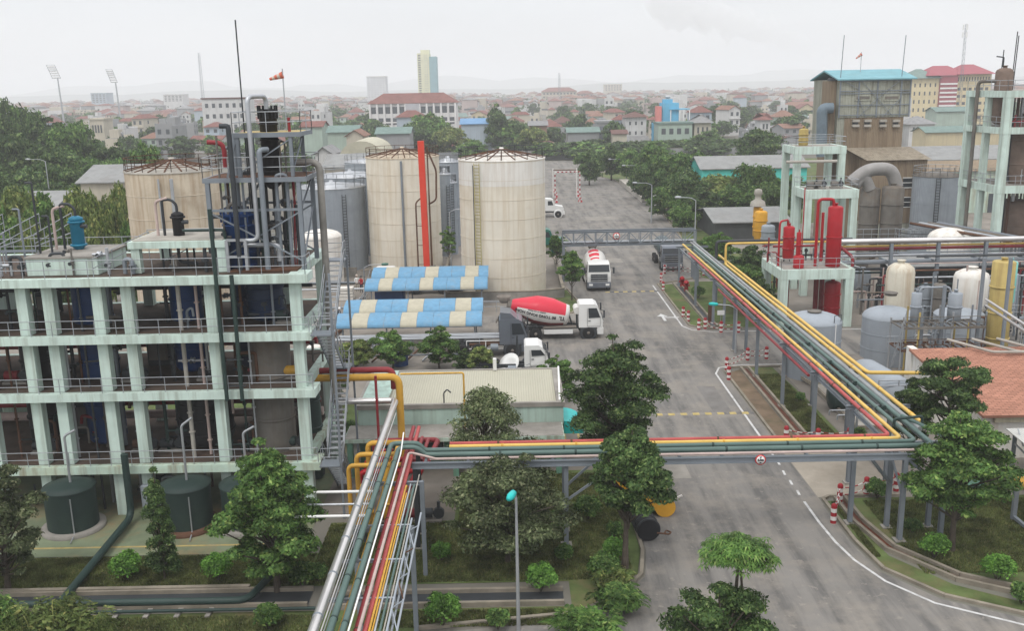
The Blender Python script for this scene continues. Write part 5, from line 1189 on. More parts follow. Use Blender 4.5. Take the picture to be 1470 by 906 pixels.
for k, (x0, x1, y, zt) in enumerate(((-7.2, -3.9, 46.2, 3.0), (-7.4, -4.4, 44.6, 2.6), (-7.6, -4.8, 43.8, 2.3))):
    pl('red_header_pipe', ('farthest wide', 'middle', 'nearest')[k] + ' red header pipe beside the low green building', [(x0, y, .2), (x0, y, zt), (x1, y, zt), (x1 - .4, y - 2.4, zt - .3)], .14, REDV if k else RPIPE, .3)
pl('red_riser', 'thin dark red upright pipe beside the thick yellow one', [(-7.0, 46.5, 1.0), (-7.0, 46.5, 6.4)], .07, RPIPE)
pl('red_riser', 'second red pipe rising behind the loops', [(-6.6, 45.0, .2), (-6.6, 45.0, 3.0)], .15, REDV)
for k, x in enumerate((-5.0, -4.7, -4.4)): pl('rack_pipe', ('left', 'middle', 'right')[k] + ' of three short red pipes running back from the near rack', [(x, 41.9, 3.6), (x, 46.0, 3.3 - .1 * k)], .10, RPIPE, 0)
for k, x in enumerate((-6.3, -5.0, -4.2)): pump(x, 43.0, .03, (REDV, RPIPE, DARK)[k]).build('pump', label=('bright red', 'dark red', 'black')[k] + ' pump on the ground beneath the near rack junction', category='pump')
vessel('red_filter', 'red upright filter drum behind the yellow loops', -6.1, 44.2, .42, .3, 3.1, REDV, flanges=2, supports=.03)
# ================================================================== LOW GREEN BUILDING
a = G(527, 530, 3.5); c = G(800, 528, 3.5); d = G(805, 572, 3.5)
BX0, BX1, BY0, BY1 = -8.7, 2.75, 50.6, 57.2
lb = thing('low_building', 'low mint building with a cream sheet roof beside the road', 'building', ((BX0 + BX1) / 2, 54, 0))
WALLG = mat('green_wall', (0.16, 0.33, 0.24), .85, var=.15, scale=.8, streak=.35, scol=(.1, .12, .08)); WALLP = mat('pale_mint_band', (0.38, 0.50, 0.44), .85, var=.12, streak=.4, scol=(.15, .15, .12))
b = MB(); b.box(BX0, BY0, 0, BX1, BY1, 2.15, WALLG); b.box(BX0 - .02, BY0 - .02, 2.152, BX1 + .02, BY1 + .02, 3.2, WALLP); b.build('wall', lb)
b = MB()
for (x0, y0, x1, y1) in ((BX0 - .1, BY0 - .1, BX1 + .1, BY0 + .12), (BX0 - .1, BY1 - .12, BX1 + .1, BY1 + .1), (BX1 - .35, BY0 + .122, BX1 + .1, BY1 - .122), (BX0 - .1, BY0 + .122, BX0 + .12, BY1 - .122)): b.box(x0, y0, 3.202, x1, y1, 3.46, CONC)
b.build('parapet', lb)
b = MB(); b.add([(BX0 + .12, BY0 + .12, 3.22), (BX1 - .35, BY0 + .12, 3.22), (BX1 - .35, BY1 - .12, 3.42), (BX0 + .12, BY1 - .12, 3.42)], [(0, 1, 2, 3)], ROOFC); b.build('roof', lb)
b = MB(); b.box(BX0 + .1, BY0 + .1, 3.47, BX0 + 1.6, BY1 - .1, 3.5, WALLP); b.build('roof_patch', lb)
b = MB(); b.box(-9.2, 48.4, 2.05, BX1 - .05, BY0 - .025, 2.25, MINT_D); b.box(-9.15, 48.45, 2.252, BX1 - .1, BY0 - .03, 2.28, CONC); b.build('porch_slab', lb)
for x in (-8.9, -6.0, -3.2, -.4, 2.4): b = MB(); b.box(x - .15, 48.5, 0, x + .15, 48.8, 2.05, WALLG); b.build('porch_column', lb)
for x in (-7.5, -4.5, -1.6, 1.2):
    b = MB(); b.box(x - .5, BY0 - .04, .9, x + .5, BY0 - .005, 1.9, DARK); w_ = b.build('window', lb); b = MB()
    for dx in (-.52, 0, .5): b.box(x + dx, BY0 - .07, .88, x + dx + .04, BY0 - .042, 1.92, WHITE)
    b.build('frame', w_)
b = MB(); b.box(BX1 + .004, 51.3, 0.02, BX1 + .05, 52.3, 2.0, DARK); b.build('door', lb)
b = MB(); pr = [(BX1 + .05 + 1.15 * math.cos(R(g)), 1.5 + .75 * math.sin(R(g))) for g in range(0, 91, 15)] + [(BX1 + .05, 2.2), (BX1 + .05, 1.5)]
b.sweepy([(p[0], p[1]) for p in pr], 50.75, 53.1, TURQ); b.build('awning', label='curved turquoise awning on the road side of the low building', category='awning')
b = MB(); q = A(797, 545, 56); b.beam((q.x, 50.8, 3.462), (q.x + .25, 57.1, 3.55), .1, .1, WHITE); b.build('gutter', lb)
pl('roof_vent', 'short white vent pipe on the rear edge of the cream roof', [(A(710, 515, 57).x, 57.0, 3.46), (A(710, 515, 57).x, 57.0, 4.2)], .12, WHITE, 0, 'vent')
pl('gas_goose_neck', 'small bent pipe hooked up on the cream roof', [(-3.9, 50.9, 3.4), (-3.9, 50.9, 4.0), (-3.7, 50.9, 4.2), (-3.5, 50.9, 4.0)], .04, DARK, .1)
# ================================================================== FOOTBRIDGE RACK over the far road
fb = thing('truss_bridge', 'grey steel truss pipe bridge spanning the far road', 'pipe bridge', (12.5, 102, 0))
zb, zt = 3.95, 5.35; X0, X1 = 5.6, 19.9
for nm, z_ in (('bottom_chord', zb), ('top_chord', zt)):
    b = MB()
    for y in (101.4, 102.6): b.ibeam((X0, y, z_), (X1, y, z_), .18, .2, STEEL)
    b.build(nm, fb)
b = MB(); n = 12
for y in (101.4, 102.6):
    for i in range(n + 1):
        x = X0 + (X1 - X0) * i / n; b.beam((x, y, zb + .1), (x, y, zt - .1), .09, .09, STEEL)
        if i < n: x2 = X0 + (X1 - X0) * (i + 1) / n; b.beam((x, y, zb + .1) if i % 2 else (x, y, zt - .1), (x2, y, zt - .1) if i % 2 else (x2, y, zb + .1), .07, .07, STEEL)
for i in range(n + 1): x = X0 + (X1 - X0) * i / n; b.beam((x, 101.5, zb), (x, 102.5, zb), .08, .1, STEEL)
b.build('lattice', fb)
for x in (5.7, 19.8):
    for y in (101.4, 102.6): b = MB(); b.ibeam((x, y, 0), (x, y, zb - .1), .25, .25, STEEL); b.build('post', fb)
b = MB()
for y in (101.8, 102.0, 102.25): b.tube([(X0, y, zb + .25), (X1, y, zb + .25)], .09, RAILM, 8)
b.build('pipe', fb)
q = A(885, 339, 101.2); round_sign('small round red rimmed sign on the far truss bridge', q.x, 101.2, q.z, r=.38)
for k, px in enumerate((860, 910)): q = A(px, 345, 101.2); b = MB(); b.box(q.x - .45, 101.2, q.z - .15, q.x + .45, 101.24, q.z + .15, STEEL); b.build('hanging_plate', label=('left', 'right')[k] + ' one of two small grey plates hanging below the truss bridge', category='sign')
# ================================================================== LAMP POSTS
def lamp(label, x, y, h, arm=(1.2, 0), head=TURQ, post=STEEL, base=True, r=.07, z0=0):
    t = thing('street_lamp', label, 'street lamp', (x, y, z0), 'street lamps on the site')
    MB().tube([(x, y, z0), (x, y, z0 + h)], r * 1.2, post, 10, r2=r * .7).build('post', t)
    e = Vector((x + arm[0], y + arm[1], z0 + h + .35)); MB().tube([(x, y, z0 + h - .02), (x + arm[0] * .3, y + arm[1] * .3, z0 + h + .3), e], .035, STEEL_L, 8, .3).build('arm', t)
    d = Vector((arm[0], arm[1], 0)).normalized(); b = MB()
    b.lathe(e - d * .1, [(.04, 0), (.13, .1), (.15, .45), (.10, .7), (.001, .74)], head, 12, axis=(d.x, d.y, .05)); b.build('lamp_head', t)
    return t
lamp('pale grey street lamp with a green head standing on the lawn at the bottom', .02, 33.2, 5.55, (-.1, -.35), TURQ, STEEL_L)
q = G(1232, 626); lamp('white posted lamp with a bright green head below the long rack', q.x - .15, 53.4, 3.6, (-1.9, .4), TURQ, STEEL_L)
lamp('grey lamp with a green head beside the far canopy', A(525, 440, 92).x - .3, 94, 3.3, (1.9, -.2), mat('lamp_green', (.06, .16, .12), .4), STEEL)
q = G(1096, 480); lamp('lamp with a turquoise head under the long rack at the side road', A(1040, 430, 72).x + 1.0, 72, 3.5, (-1.5, .3), TURQ, STEEL_L)
for k, (px, pyt, pyb, s) in enumerate(((996, 283, 400, -1), (899, 228, 262, -1), (919, 237, 275, -1), (74, 228, 305, -1), (935, 262, 320, -1), (648, 300, 385, 1))):
    q = G(px, pyb); h = A(px, pyt, q.y).z
    if k == 3: q = Vector((A(px, 300, 150).x, 150, 0)); h = A(px, pyt, 150).z
    lamp(('tall grey lamp at the right end of the truss bridge', 'slender lamp farthest along the road kerb', 'second far lamp at the loading platform', 'curved lamp before the dark wooded hill', 'lamp leaning over the road from the trees', 'lamp between the two cream tanks')[k], q.x, q.y, h - .35, (s * q.y * .016, 0), STEEL_L, STEEL_L, r=.07 * max(1, q.y / 110))
# ================================================================== BOLLARDS AND CHAINS
bl0 = thing('bollard', 'red and white banded bollard', 'bollard', (0, 0, 0), 'red and white bollards with chains'); H_ = 1.0
for i in range(5):
    MB().lathe((0, 0, 0), [(.14, i * H_ / 5), (.14, (i + 1) * H_ / 5)] if i < 4 else [(.14, .8), (.14, .95), (.08, 1.02), (.001, 1.03)], BARRED if i % 2 == 0 else BARWHT, 14).build('band', bl0)
MB().lathe((0, 0, 0), [(.2, .0), (.2, .04), (.001, .04)], CONC, 12).build('foot', bl0)
rows = [
 ('by the crossing rack corner', [G(1196, 752), G(1205, 722), G(1243, 712), G(1286, 706)]),
 ('by the lower side lane', [(15.9, 52.6, 0), (17.6, 52.1, 0), (19.4, 52.1, 0)]),
 ('near side of the junction', [G(1046, 546), G(1043, 532), G(1073, 518), G(1100, 516)]),
 ('far side of the junction', [G(1003, 474), (16.6, 79.6, 0), G(1035, 478), G(1060, 478)]),
 ('along the channel mouth', [G(988, 462), (15.5, 84.0, 0)]),
 ('before the truss bridge', [G(952, 418), G(949, 405), G(954, 393), G(975, 393), G(1010, 396)])]
first = True; nm_ = ('first', 'second', 'third', 'fourth', 'fifth')
for lab, pts in rows:
    pts = [Vector(p) for p in pts]
    for i, p in enumerate(pts):
        L = 'red and white bollard, %s of its row, %s' % (nm_[i], lab)
        if first: bl0.location = p; bl0['label'] = L; first = False
        else: dup(bl0, p, 0, L)
    for j, (p, q) in enumerate(zip(pts[:-1], pts[1:])):
        t = thing('chain', 'red and white chains after the %s bollard %s' % (nm_[j], lab), 'chain', (p + q) / 2, 'chains between the bollards')
        for zz_ in (.45, .82):
            br, bw = MB(), MB(); n = max(6, int((q - p).length / .28)); f = lambda u: p.lerp(q, u) + Vector((0, 0, zz_ - .14 * 4 * u * (1 - u)))
            for k in range(n): (br if k % 2 else bw).tube([f(k / n), f((k + 1) / n)], .028, BARRED if k % 2 else BARWHT, 5, caps=False)
            br.build('red_link', t); bw.build('white_link', t)
# far striped gate frame
ga = G(797, 291); gb = G(831, 288); zg = A(797, 247, ga.y).z
t = thing('striped_gate', 'red and white striped height gate standing on the far road', 'height gate', ((ga.x + gb.x) / 2, ga.y, 0))
def striped(p, q, r, n, nm):
    p, q = Vector(p), Vector(q); a_, b_ = MB(), MB()
    for k in range(n): (a_ if k % 2 else b_).tube([p.lerp(q, k / n), p.lerp(q, (k + 1) / n)], r, BARRED if k % 2 else BARWHT, 8)
    a_.build(nm, t); b_.build(nm, t)
striped((ga.x, ga.y, 0), (ga.x, ga.y, zg), .1, 13, 'gate_post'); striped((gb.x, ga.y, 0), (gb.x, ga.y, zg), .1, 13, 'gate_post'); striped((ga.x, ga.y, zg), (gb.x, ga.y, zg), .1, 12, 'gate_beam')
b = MB(); b.tube([(ga.x, ga.y + 8, zg - .3), (gb.x, ga.y + 8, zg - .3)], .1, RUST, 6); b.tube([(ga.x, ga.y + 8, 0), (ga.x, ga.y + 8, zg)], .12, BARWHT, 6); b.tube([(gb.x, ga.y + 8, 0), (gb.x, ga.y + 8, zg)], .12, BARWHT, 6); b.build('second_frame', t)
cone0 = thing('traffic_cone', 'small red and white traffic cone before the striped gate', 'traffic cone', (0, 0, 0), 'traffic cones at the striped gate')
MB().lathe((0, 0, 0), [(.32, 0), (.32, .06), (.24, .06), (.05, .95), (.001, .96)], BARRED, 12).build('cone', cone0); MB().lathe((0, 0, .4), [(.19, 0), (.14, .25)], BARWHT, 12).build('band', cone0)
for k, (px, py) in enumerate(((799, 291), (799, 283), (795, 276), (832, 289), (834, 290), (830, 282), (829, 276))):
    p = G(px, py); L = 'traffic cone in the %s line of the striped gate, %s from the front' % ('left' if px < 815 else 'right', nm_[[0, 1, 2, 0, 1, 2, 3][k]])
    if k == 0: cone0.location = p; cone0['label'] = L
    else: dup(cone0, p, 0, L)
# hydrants under the rack
for k, (px, py) in enumerate(((979, 412), (985, 418))): q = G(px, py); b = MB(); b.lathe(q, [(.2, 0), (.2, .8), (.28, .8), (.28, .9), (.15, 1.1), (.001, 1.15)], REDV, 14); b.tube([q + Vector((-.35, 0, .6)), q + Vector((.35, 0, .6))], .1, REDV, 8); b.build('fire_hydrant', label=('left', 'right')[k] + ' one of two red hydrants beside the channel under the rack', category='hydrant')
q = G(1020, 462); b = MB(); b.prism([(q.x - .25, q.y), (q.x + .25, q.y), (q.x + .15, q.y + .15), (q.x - .2, q.y + .15)], .02, 1.5, RUST); b.build('rusty_plate', label='rusty leaning plate beside the channel at the junction', category='plate')
q = A(1035, 449, 79.0); b = MB(); b.box(q.x - .3, 79, q.z - .2, q.x + .3, 79.03, q.z + .2, WHITE); b.tube([(q.x, 79.06, 0), (q.x, 79.06, q.z + .2)], .03, STEEL, 6); b.build('small_board', label='small blank whitish board on a post under the rack', category='sign')
# ================================================================== RIGHT SIDE PLANT
def frame_structure(name, label, x0, x1, y0, y1, levels, m=MINT, cw=.5, depth=.55, mid=(), rails=True, cat='steel platform', z0=0.0, floor=True):
    """open frame: levels are (bottom, top) of the slabs"""
    t = thing(name, label, cat, ((x0 + x1) / 2, (y0 + y1) / 2, z0)); h = cw / 2
    for x in (x0 + h,) + tuple(mid) + (x1 - h,):
        for y in (y0 + h, y1 - h):
            b = MB(); b.box(x - h, y - h, z0, x + h, y + h, levels[-1][0] + .003, m); b.build('column', t)
    for (a, c) in levels:
        b = MB(); e = .03
        b.box(x0 - e, y0 - e, a, x1 + e, y0 + .3, c, m); b.box(x0 - e, y1 - .3, a, x1 + e, y1 + e, c, m); b.box(x0 - e, y0 + .302, a, x0 + .3, y1 - .302, c, m); b.box(x1 - .3, y0 + .302, a, x1 + e, y1 - .302, c, m)
        if floor: b.box(x0 + .302, y0 + .302, c - .2, x1 - .302, y1 - .302, c - .02, CONC)
        b.build('floor_slab', t)
        if rails:
            b = MB(); b.rail([(x0 + .05, y0 + .05, c), (x1 - .05, y0 + .05, c), (x1 - .05, y1 - .05, c), (x0 + .05, y1 - .05, c), (x0 + .05, y0 + .05, c)], RAILM, .95, 1.6, .025); b.build('guard_rail', t)
    return t
a, c = A(1121, 388, 79.5), A(1227, 388, 79.5); PZ = a.z
frame_structure('equipment_platform', 'mint concrete platform carrying the red vessels', a.x, c.x, 79.5, 85.6, [(PZ - .85, PZ)], cw=.7)
b = MB(); b.box(a.x + 4.7, 79.44, 1.9, a.x + 5.3, 79.47, 2.2, SIGNR)
def pv(name, label, pxl, pxr, pyt, pyb, y, m, group=None, cat='process vessel', **kw):
    l, r = A(pxl, (pyt + pyb) / 2, y), A(pxr, (pyt + pyb) / 2, y); tp = A((pxl + pxr) / 2, pyt, y); bt = A((pxl + pxr) / 2, pyb, y)
    return vessel(name, label, (l.x + r.x) / 2, y, (r.x - l.x) / 2, max(bt.z, .02), tp.z, m, group, cat, **kw)
RG = 'red vessels on the mint platform'
pv('red_vessel', 'tallest thick red column on the mint platform', 1187, 1208, 295, 384, 81, REDV, RG, flanges=1, dome=.3)
pv('red_vessel', 'short fat red vessel at the left of the platform', 1124, 1140, 324, 372, 82.5, REDV, RG)
pv('red_vessel', 'slim red bottle shaped vessel on a wide foot on the platform', 1143, 1150, 333, 370, 80.5, REDV, RG, flanges=1)
q = A(1146, 383, 80.5); MB().lathe((q.x, 80.5, PZ), [(.45, 0), (.45, 1.0), (.2, 1.15), (.001, 1.16)], REDV, 16).build('red_drum', label='wide red foot drum under the slim red vessel', category='process vessel')
q1 = A(1178, 470, 83)
for k, (px, pyt, pyb, y, r, lab) in enumerate(((1170, 286, 378, 81.2, .13, 'tall red pipe arching over to the thickest red column'), (1178, 305, 372, 83.5, .13, 'red pipe standing behind the arched one'), (1117, 318, 380, 81.5, .09, 'red pipe bent over the short fat vessel'), (1150, 270, 380, 85, .05, 'thin red mast at the middle of the platform'))):
    f = A(px, pyb, y); tp = A(px, pyt, y); pts = [(f.x, y, PZ), (f.x, y, tp.z)]
    if k == 0: e_ = A(1197, 293, 81); pts = [(f.x, y, PZ), (f.x, y, tp.z), (e_.x, 81, tp.z), (e_.x, 81, tp.z - .6)]
    if k == 2: e_ = A(1131, 324, 82.5); pts += [(e_.x, 82.5, tp.z), (e_.x, 82.5, tp.z - .5)]
    pl('red_pipe', lab, pts, r, REDV, .4)
e_ = A(1212, 360, 80.5); pl('red_pipe', 'red pipe leaning down at the right edge of the platform', [(e_.x - .2, 82, e_.z + .4), (e_.x + .8, 80.6, e_.z - .6), (e_.x + .8, 80.6, PZ)], .14, RPIPE, .3)
pl('red_pipe', 'red cross pipe low across the back of the platform', [(a.x + .5, 84, PZ + 1.3), (c.x - 2, 84, PZ + 1.3)], .1, RPIPE, 0)
pv('red_vessel', 'dark red drum hanging under the mint platform', 1183, 1205, 403, 462, 82, REDV, RG)
for k, px in enumerate((1128, 1170, 1178)): q = A(px, 440, 83.5); b = MB(); b.tube([(q.x, 83.5, 0), (q.x, 83.5, PZ - .9)], .22, RPIPE, 10); b.build('red_pipe', label=('left', 'middle', 'right')[k] + ' dark red pipe standing under the platform', category='pipe', group='pipes under the platform')
# two storey mint frame behind
a2, c2 = A(1157, 273, 92), A(1233, 273, 92); a3, c3 = A(1143, 211, 96.5), A(1216, 211, 96.5)
frame_structure('mint_structure', 'lower mint frame with pumps on top behind the red vessels', a2.x, c2.x, 92, 96.0, [(a2.z - .85, a2.z)], cw=.65)
frame_structure('mint_structure', 'taller mint frame with a yellow tank on top, behind the lower one', a3.x, c3.x, 96.7, 101.3, [(a3.z - .75, a3.z)], cw=.65)
pv('yellow_tank', 'small yellow and red tank on top of the taller mint frame', 1147, 1160, 184, 210, 99, YELV, cat='tank')
for k, (px, lab) in enumerate(((1176, 'motor with pipes on the lower mint frame, left'), (1165, 'round machine on the edge of the lower mint frame'), (1200, 'squat grey pump on the lower mint frame'))):
    q = A(px, 270, 93.5); pump(q.x, 93.5, a2.z + .01, SCRUB).build('pump', label=lab, category='pump', group='machines on the mint frames')
e_ = A(1170, 232, 96); pl('white_pipe', 'white pipe across the upper opening of the mint frames', [(A(1130, 231, 96).x, 96.3, e_.z), (A(1203, 231, 96).x, 96.3, e_.z)], .15, CONC_L, 0)
# brown tower building
TY = 120; L0, L1 = A(1206, 110, TY).x, A(1309, 110, TY).x
zt_ = A(1258, 113, TY).z; zm = A(1258, 168, TY).z; zs_ = A(1258, 216, TY).z
bb = thing('drying_tower', 'tall brown and grey clad tower building with a cyan roof', 'tower building', ((L0 + L1) / 2, TY + 5, 0))
b = MB(); b.box(L0, TY, zm, L1, TY + 10, zt_, GREYW); b.build('upper_wall', bb)
b = MB(); b.box(L0 + .9, TY + .1, 0, L1 - .6, TY + 9.9, zm - .002, BROWNW); b.box(L0, TY + .15, zs_, L0 + .898, TY + 9.9, zm - .002, GREYW); b.build('lower_wall', bb)
b = MB(); b.extr([(TY - .5, zt_ - .1), (TY - .5, zt_ + .05), (TY + 5, zt_ + 1.2), (TY + 10.5, zt_ + .05), (TY + 10.5, zt_ - .1), (TY + 5, zt_ + 1.0)], L0 - .4, L1 + .5, CYANR); b.build('roof', bb)
b = MB(); yy = TY - .06; mx = (L0 + L1) / 2; zh = (zm + zt_) / 2
for x in (L0 + .1, L0 + 2.4, mx + .3, L1 - 1.2, L1 - .05): b.beam((x, yy, zm), (x, yy, zt_), .16, .1, STEEL)
for z in (zm + .3, zh - .8, zh + .9, zt_ - 1.7, zt_ - .2): b.beam((L0, yy - .06, z), (L1, yy - .06, z), .06, .1, STEEL)
for (xa, za, xc, zc) in ((L0 + 2.4, zt_, mx + .3, zh), (mx + .3, zh, L0 + 2.4, zm), (L0 + 2.4, zh, mx - 1, zm), (mx + .3, zh, L1 - 1.2, zt_), (mx + 1, zm, L1 - 1.2, zh), (L0 + .1, zt_, L0 + 2.4, zt_ - 1.2), (mx + .3, zh, L1 - 2, zm)): b.beam((xa, yy - .12, za), (xc, yy - .12, zc), .08, .05, STEEL)
b.build('frame_bracing', bb)
for k, px in enumerate((1228, 1245, 1267, 1286)):
    q = A(px, 176, TY); b = MB(); b.box(q.x - .42, TY - .3, q.z + .1, q.x + .42, TY + .098, q.z + .4, CONC_L); b.box(q.x - .42, TY - .3, q.z - .5, q.x + .42, TY + .098, q.z - .2, CONC_L); b.box(q.x - .34, TY + .03, q.z - .18, q.x + .34, TY + .096, q.z + .08, DARK); b.build('louvre', bb)
for px in (1239, 1280): q = A(px, 136, TY); b = MB(); b.box(q.x - 1.0, TY - .08, q.z - .7, q.x + 1.0, TY - .02, q.z + .7, GREYW); b.box(q.x - .8, TY - .1, q.z - .5, q.x + .8, TY - .082, q.z - .15, SCRUB); b.build('window', bb)
b = MB(); e0, e1 = A(1217, 218, TY), A(1318, 226, TY - 3); b.add([(e0.x - .5, TY + .05, zs_ + .4), (L1 + .5, TY + .05, zs_ + .4), (L1 + 1.6, TY - 4.0, zs_ - .9), (e0.x + 1.0, TY - 4.0, zs_ - .9)], [(0, 1, 2, 3)], mat('lean_to_sheet', (.27, .235, .18), .8, var=.15, streak=.5, tex='corr', tsc=1.6)); b.build('lean_to_roof', bb)
b = MB(); b.box(L0 + 3.0, TY - 3.6, 3.5, L1 + 1.2, TY + .05, zs_ - .95, BROWNW); b.box(L0 + 3.0, TY - 3.55, 0, L1 + 1.1, TY + .04, 3.5, GREYW)
b.build('lean_to_wall', bb)
for px, py in ((1303, 262), (1283, 288), (1299, 290)): q = A(px, py, TY - 3.6); b = MB(); b.box(q.x - .6, TY - 3.66, q.z - .6, q.x + .6, TY - 3.61, q.z + .6, GLASS); w_ = b.build('window', bb); b = MB(); b.box(q.x - .65, TY - 3.7, q.z - .04, q.x + .65, TY - 3.662, q.z + .04, WHITE); b.box(q.x - .65, TY - 3.7, q.z + .55, q.x + .65, TY - 3.662, q.z + .65, WHITE); b.box(q.x - .65, TY - 3.7, q.z - .65, q.x + .65, TY - 3.662, q.z - .55, WHITE); b.build('frame', w_)
q0, q1 = A(1192, 116, TY + 1), A(1205, 116, TY + 1); b = MB(); b.box(q0.x, TY + 1, 0, L0 - .01, TY + 4, q0.z, BROWNW); b.box(q0.x - .1, TY + .9, q0.z + .002, q0.x + .8, TY + 1.8, q0.z + .4, DARK); b.build('side_shaft', bb)
for k, (px, pyt, pyb) in enumerate(((1207, 50, 106), (1295, 50, 104))): q = A(px, pyb, TY + .5); pl('lightning_rod', ('left', 'right')[k] + ' thin lightning rod on the cyan roof', [(q.x, TY + .5, zt_), (q.x + .15, TY + .5, A(px, pyt, TY + .5).z)], .05, STEEL, 0, 'lightning rod', n=5)
windsock('small red windsock on the cyan roof', 1236, 74, 1236, 103, 1229, 83, TY + 3, .04)
pl('blue_duct', 'blue grey duct arching down left of the brown tower', [(A(1197, 155, TY).x, TY + .5, A(1197, 155, TY).z), (A(1182, 155, TY).x, TY + .5, A(1182, 155, TY).z), (A(1182, 210, TY).x, TY + .5, A(1182, 225, TY).z)], .65, mat('duct_blue_grey', (.13, .17, .2), .5), 1.6, 'duct', n=16)
# scrubber columns with an arched duct
sc1 = pv('scrubber_column', 'left grey scrubber column under the arched duct', 1233, 1260, 268, 372, 106, SCRUB, 'scrubber columns', 'scrubber', flanges=3, dome=.25)
sc2 = pv('scrubber_column', 'right brown scrubber column under the arched duct', 1264, 1294, 266, 372, 105, SCRUB, 'scrubber columns', 'scrubber', flanges=3, dome=.25)
yA = 105.5; p_ = [A(1245, 270, yA), A(1240, 252, yA)]
P = lambda px, py: A(px, py, yA)
DUCTM = mat('duct_grey', (.27, .26, .25), .6, .1, var=.15)
pl('arched_duct', 'thick grey duct arching from behind the left column to the right one', [P(1222, 262), P(1245, 243), P(1280, 242), P(1287, 268)], .72, DUCTM, 1.8, 'duct', n=18)
pl('arched_duct', 'shorter thick grey elbow duct over the left scrubber column', [P(1228, 266), P(1240, 250), P(1249, 272)], .62, DUCTM, 1.2, 'duct', n=18)
t = rimtank('storage_tank', 'grey ribbed tank with a rusty lid right of the scrubber columns', 1313, 1378, 252, 113, GTANK, rings=2, roof='cone', rh=.6, top=SCRUB)
ladder(t.location.x, 113, (A(1378, 252, 113).x - A(1313, 252, 113).x) / 2, -110, .3, 9.5, DARK, t, .45)
t = rimtank('storage_tank', 'cream domed tank top behind the long pipe rack', 1334, 1392, 342, 92, WTANK, rings=1, roof='dome', rh=1.0, rail=False)
b = MB()
for k in range(5):
    q = A(1285 + k * 9, 335, 97); b.rail([(q.x, 97, 4.6), (q.x + .8, 95, 4.6)], RAILM, 1.2, .5, .04)
q = A(1282, 340, 97); b.tube([(q.x + 1.8 + 1.8 * math.cos(R(g)), 96 + 1.8 * math.sin(R(g)), 5.6) for g in range(0, 361, 20)], .04, DARK, 5); b.tube([(q.x + 1.8 + 1.8 * math.cos(R(g)), 96 + 1.8 * math.sin(R(g)), 4.8) for g in range(0, 361, 20)], .04, DARK, 5)
b.beam((q.x, 95.5, 0), (q.x, 95.5, 5.6), .1, .1, STEEL); b.beam((q.x + 3.6, 95.5, 0), (q.x + 3.6, 95.5, 5.6), .1, .1, STEEL)
b.build('round_walkway', label='round railed steel walkway between the scrubbers and the domed tank', category='walkway')
# long sheds at the back right
def shed(name, label, x0, x1, y0, y1, h, wm, rm, rise=1.6, ridge='x', doors=0, cat='shed'):
    t = thing(name, label, cat, ((x0 + x1) / 2, (y0 + y1) / 2, 0)); b = MB(); b.box(x0, y0, 0, x1, y1, h, wm); b.build('wall', t); b = MB(); o = .5; ym = (y0 + y1) / 2; xm = (x0 + x1) / 2
    if ridge == 'x': b.extr([(y0 - o, h - .12), (y0 - o, h + .02), (ym, h + rise), (y1 + o, h + .02), (y1 + o, h - .12), (ym, h + rise - .14)], x0 - o, x1 + o, rm); 
    else: b.sweepy([(x0 - o, h - .12), (x0 - o, h + .02), (xm, h + rise), (x1 + o, h + .02), (x1 + o, h - .12), (xm, h + rise - .14)], y0 - o, y1 + o, rm)
    b.build('roof', t)
    if ridge == 'x':
        for yy in (x0 + .02, x1 - .14): b = MB(); b.add([(yy, y0, h), (yy, ym, h + rise - .14), (yy, y1, h), (yy + .12, y0, h), (yy + .12, ym, h + rise - .14), (yy + .12, y1, h)], [(0, 2, 1), (3, 4, 5)], wm); b.build('gable', t)
    else: b = MB(); b.add([(x0, y0 + .02, h), (xm, y0 + .02, h + rise - .14), (x1, y0 + .02, h), (x0, y1 - .02, h), (xm, y1 - .02, h + rise - .14), (x1, y1 - .02, h)], [(0, 1, 2), (3, 5, 4)], wm); b.build('gable', t)
    for k in range(doors):
        x = x0 + (x1 - x0) * (k + .5) / doors; b = MB(); b.box(x - 1.2, y0 - .06, .02, x + 1.2, y0 - .01, min(3, h - .6), WINDK); b.build('door', t)
    return t
BEIGE = mat('beige_wall', (.46, .42, .31), .85, var=.12, streak=.3)
q0, q1 = A(1303, 230, 175), A(1500, 226, 175); shed('factory_shed', 'long beige shed with a grey roof behind the brown tower', q0.x, q1.x + 40, 175, 190, q0.z, BEIGE, ROOFG, 2.0, doors=6)
q0 = A(1318, 246, 150); shed('factory_shed', 'brown roofed low shed in front of the beige one', q0.x, q0.x + 42, 150, 160, q0.z, MINT_D, BROWNW, 1.2, doors=5)
q0, q1 = A(1008, 245, 165), A(1125, 245, 165); shed('turquoise_building', 'turquoise walled building with a grey roof among the trees', q0.x, q1.x + 4, 165, 176, q0.z + .3, TURQW, ROOFG, 1.8, doors=3, cat='building')
q0, q1 = A(1028, 319, 128), A(1132, 319, 128); shed('dark_shed', 'low dark open shed with a pale grey roof beside the truss bridge', q0.x, q1.x, 128, 141, q0.z, mat('dark_shed_wall', (.06, .065, .065), .8), ROOFG, 1.2, doors=0)
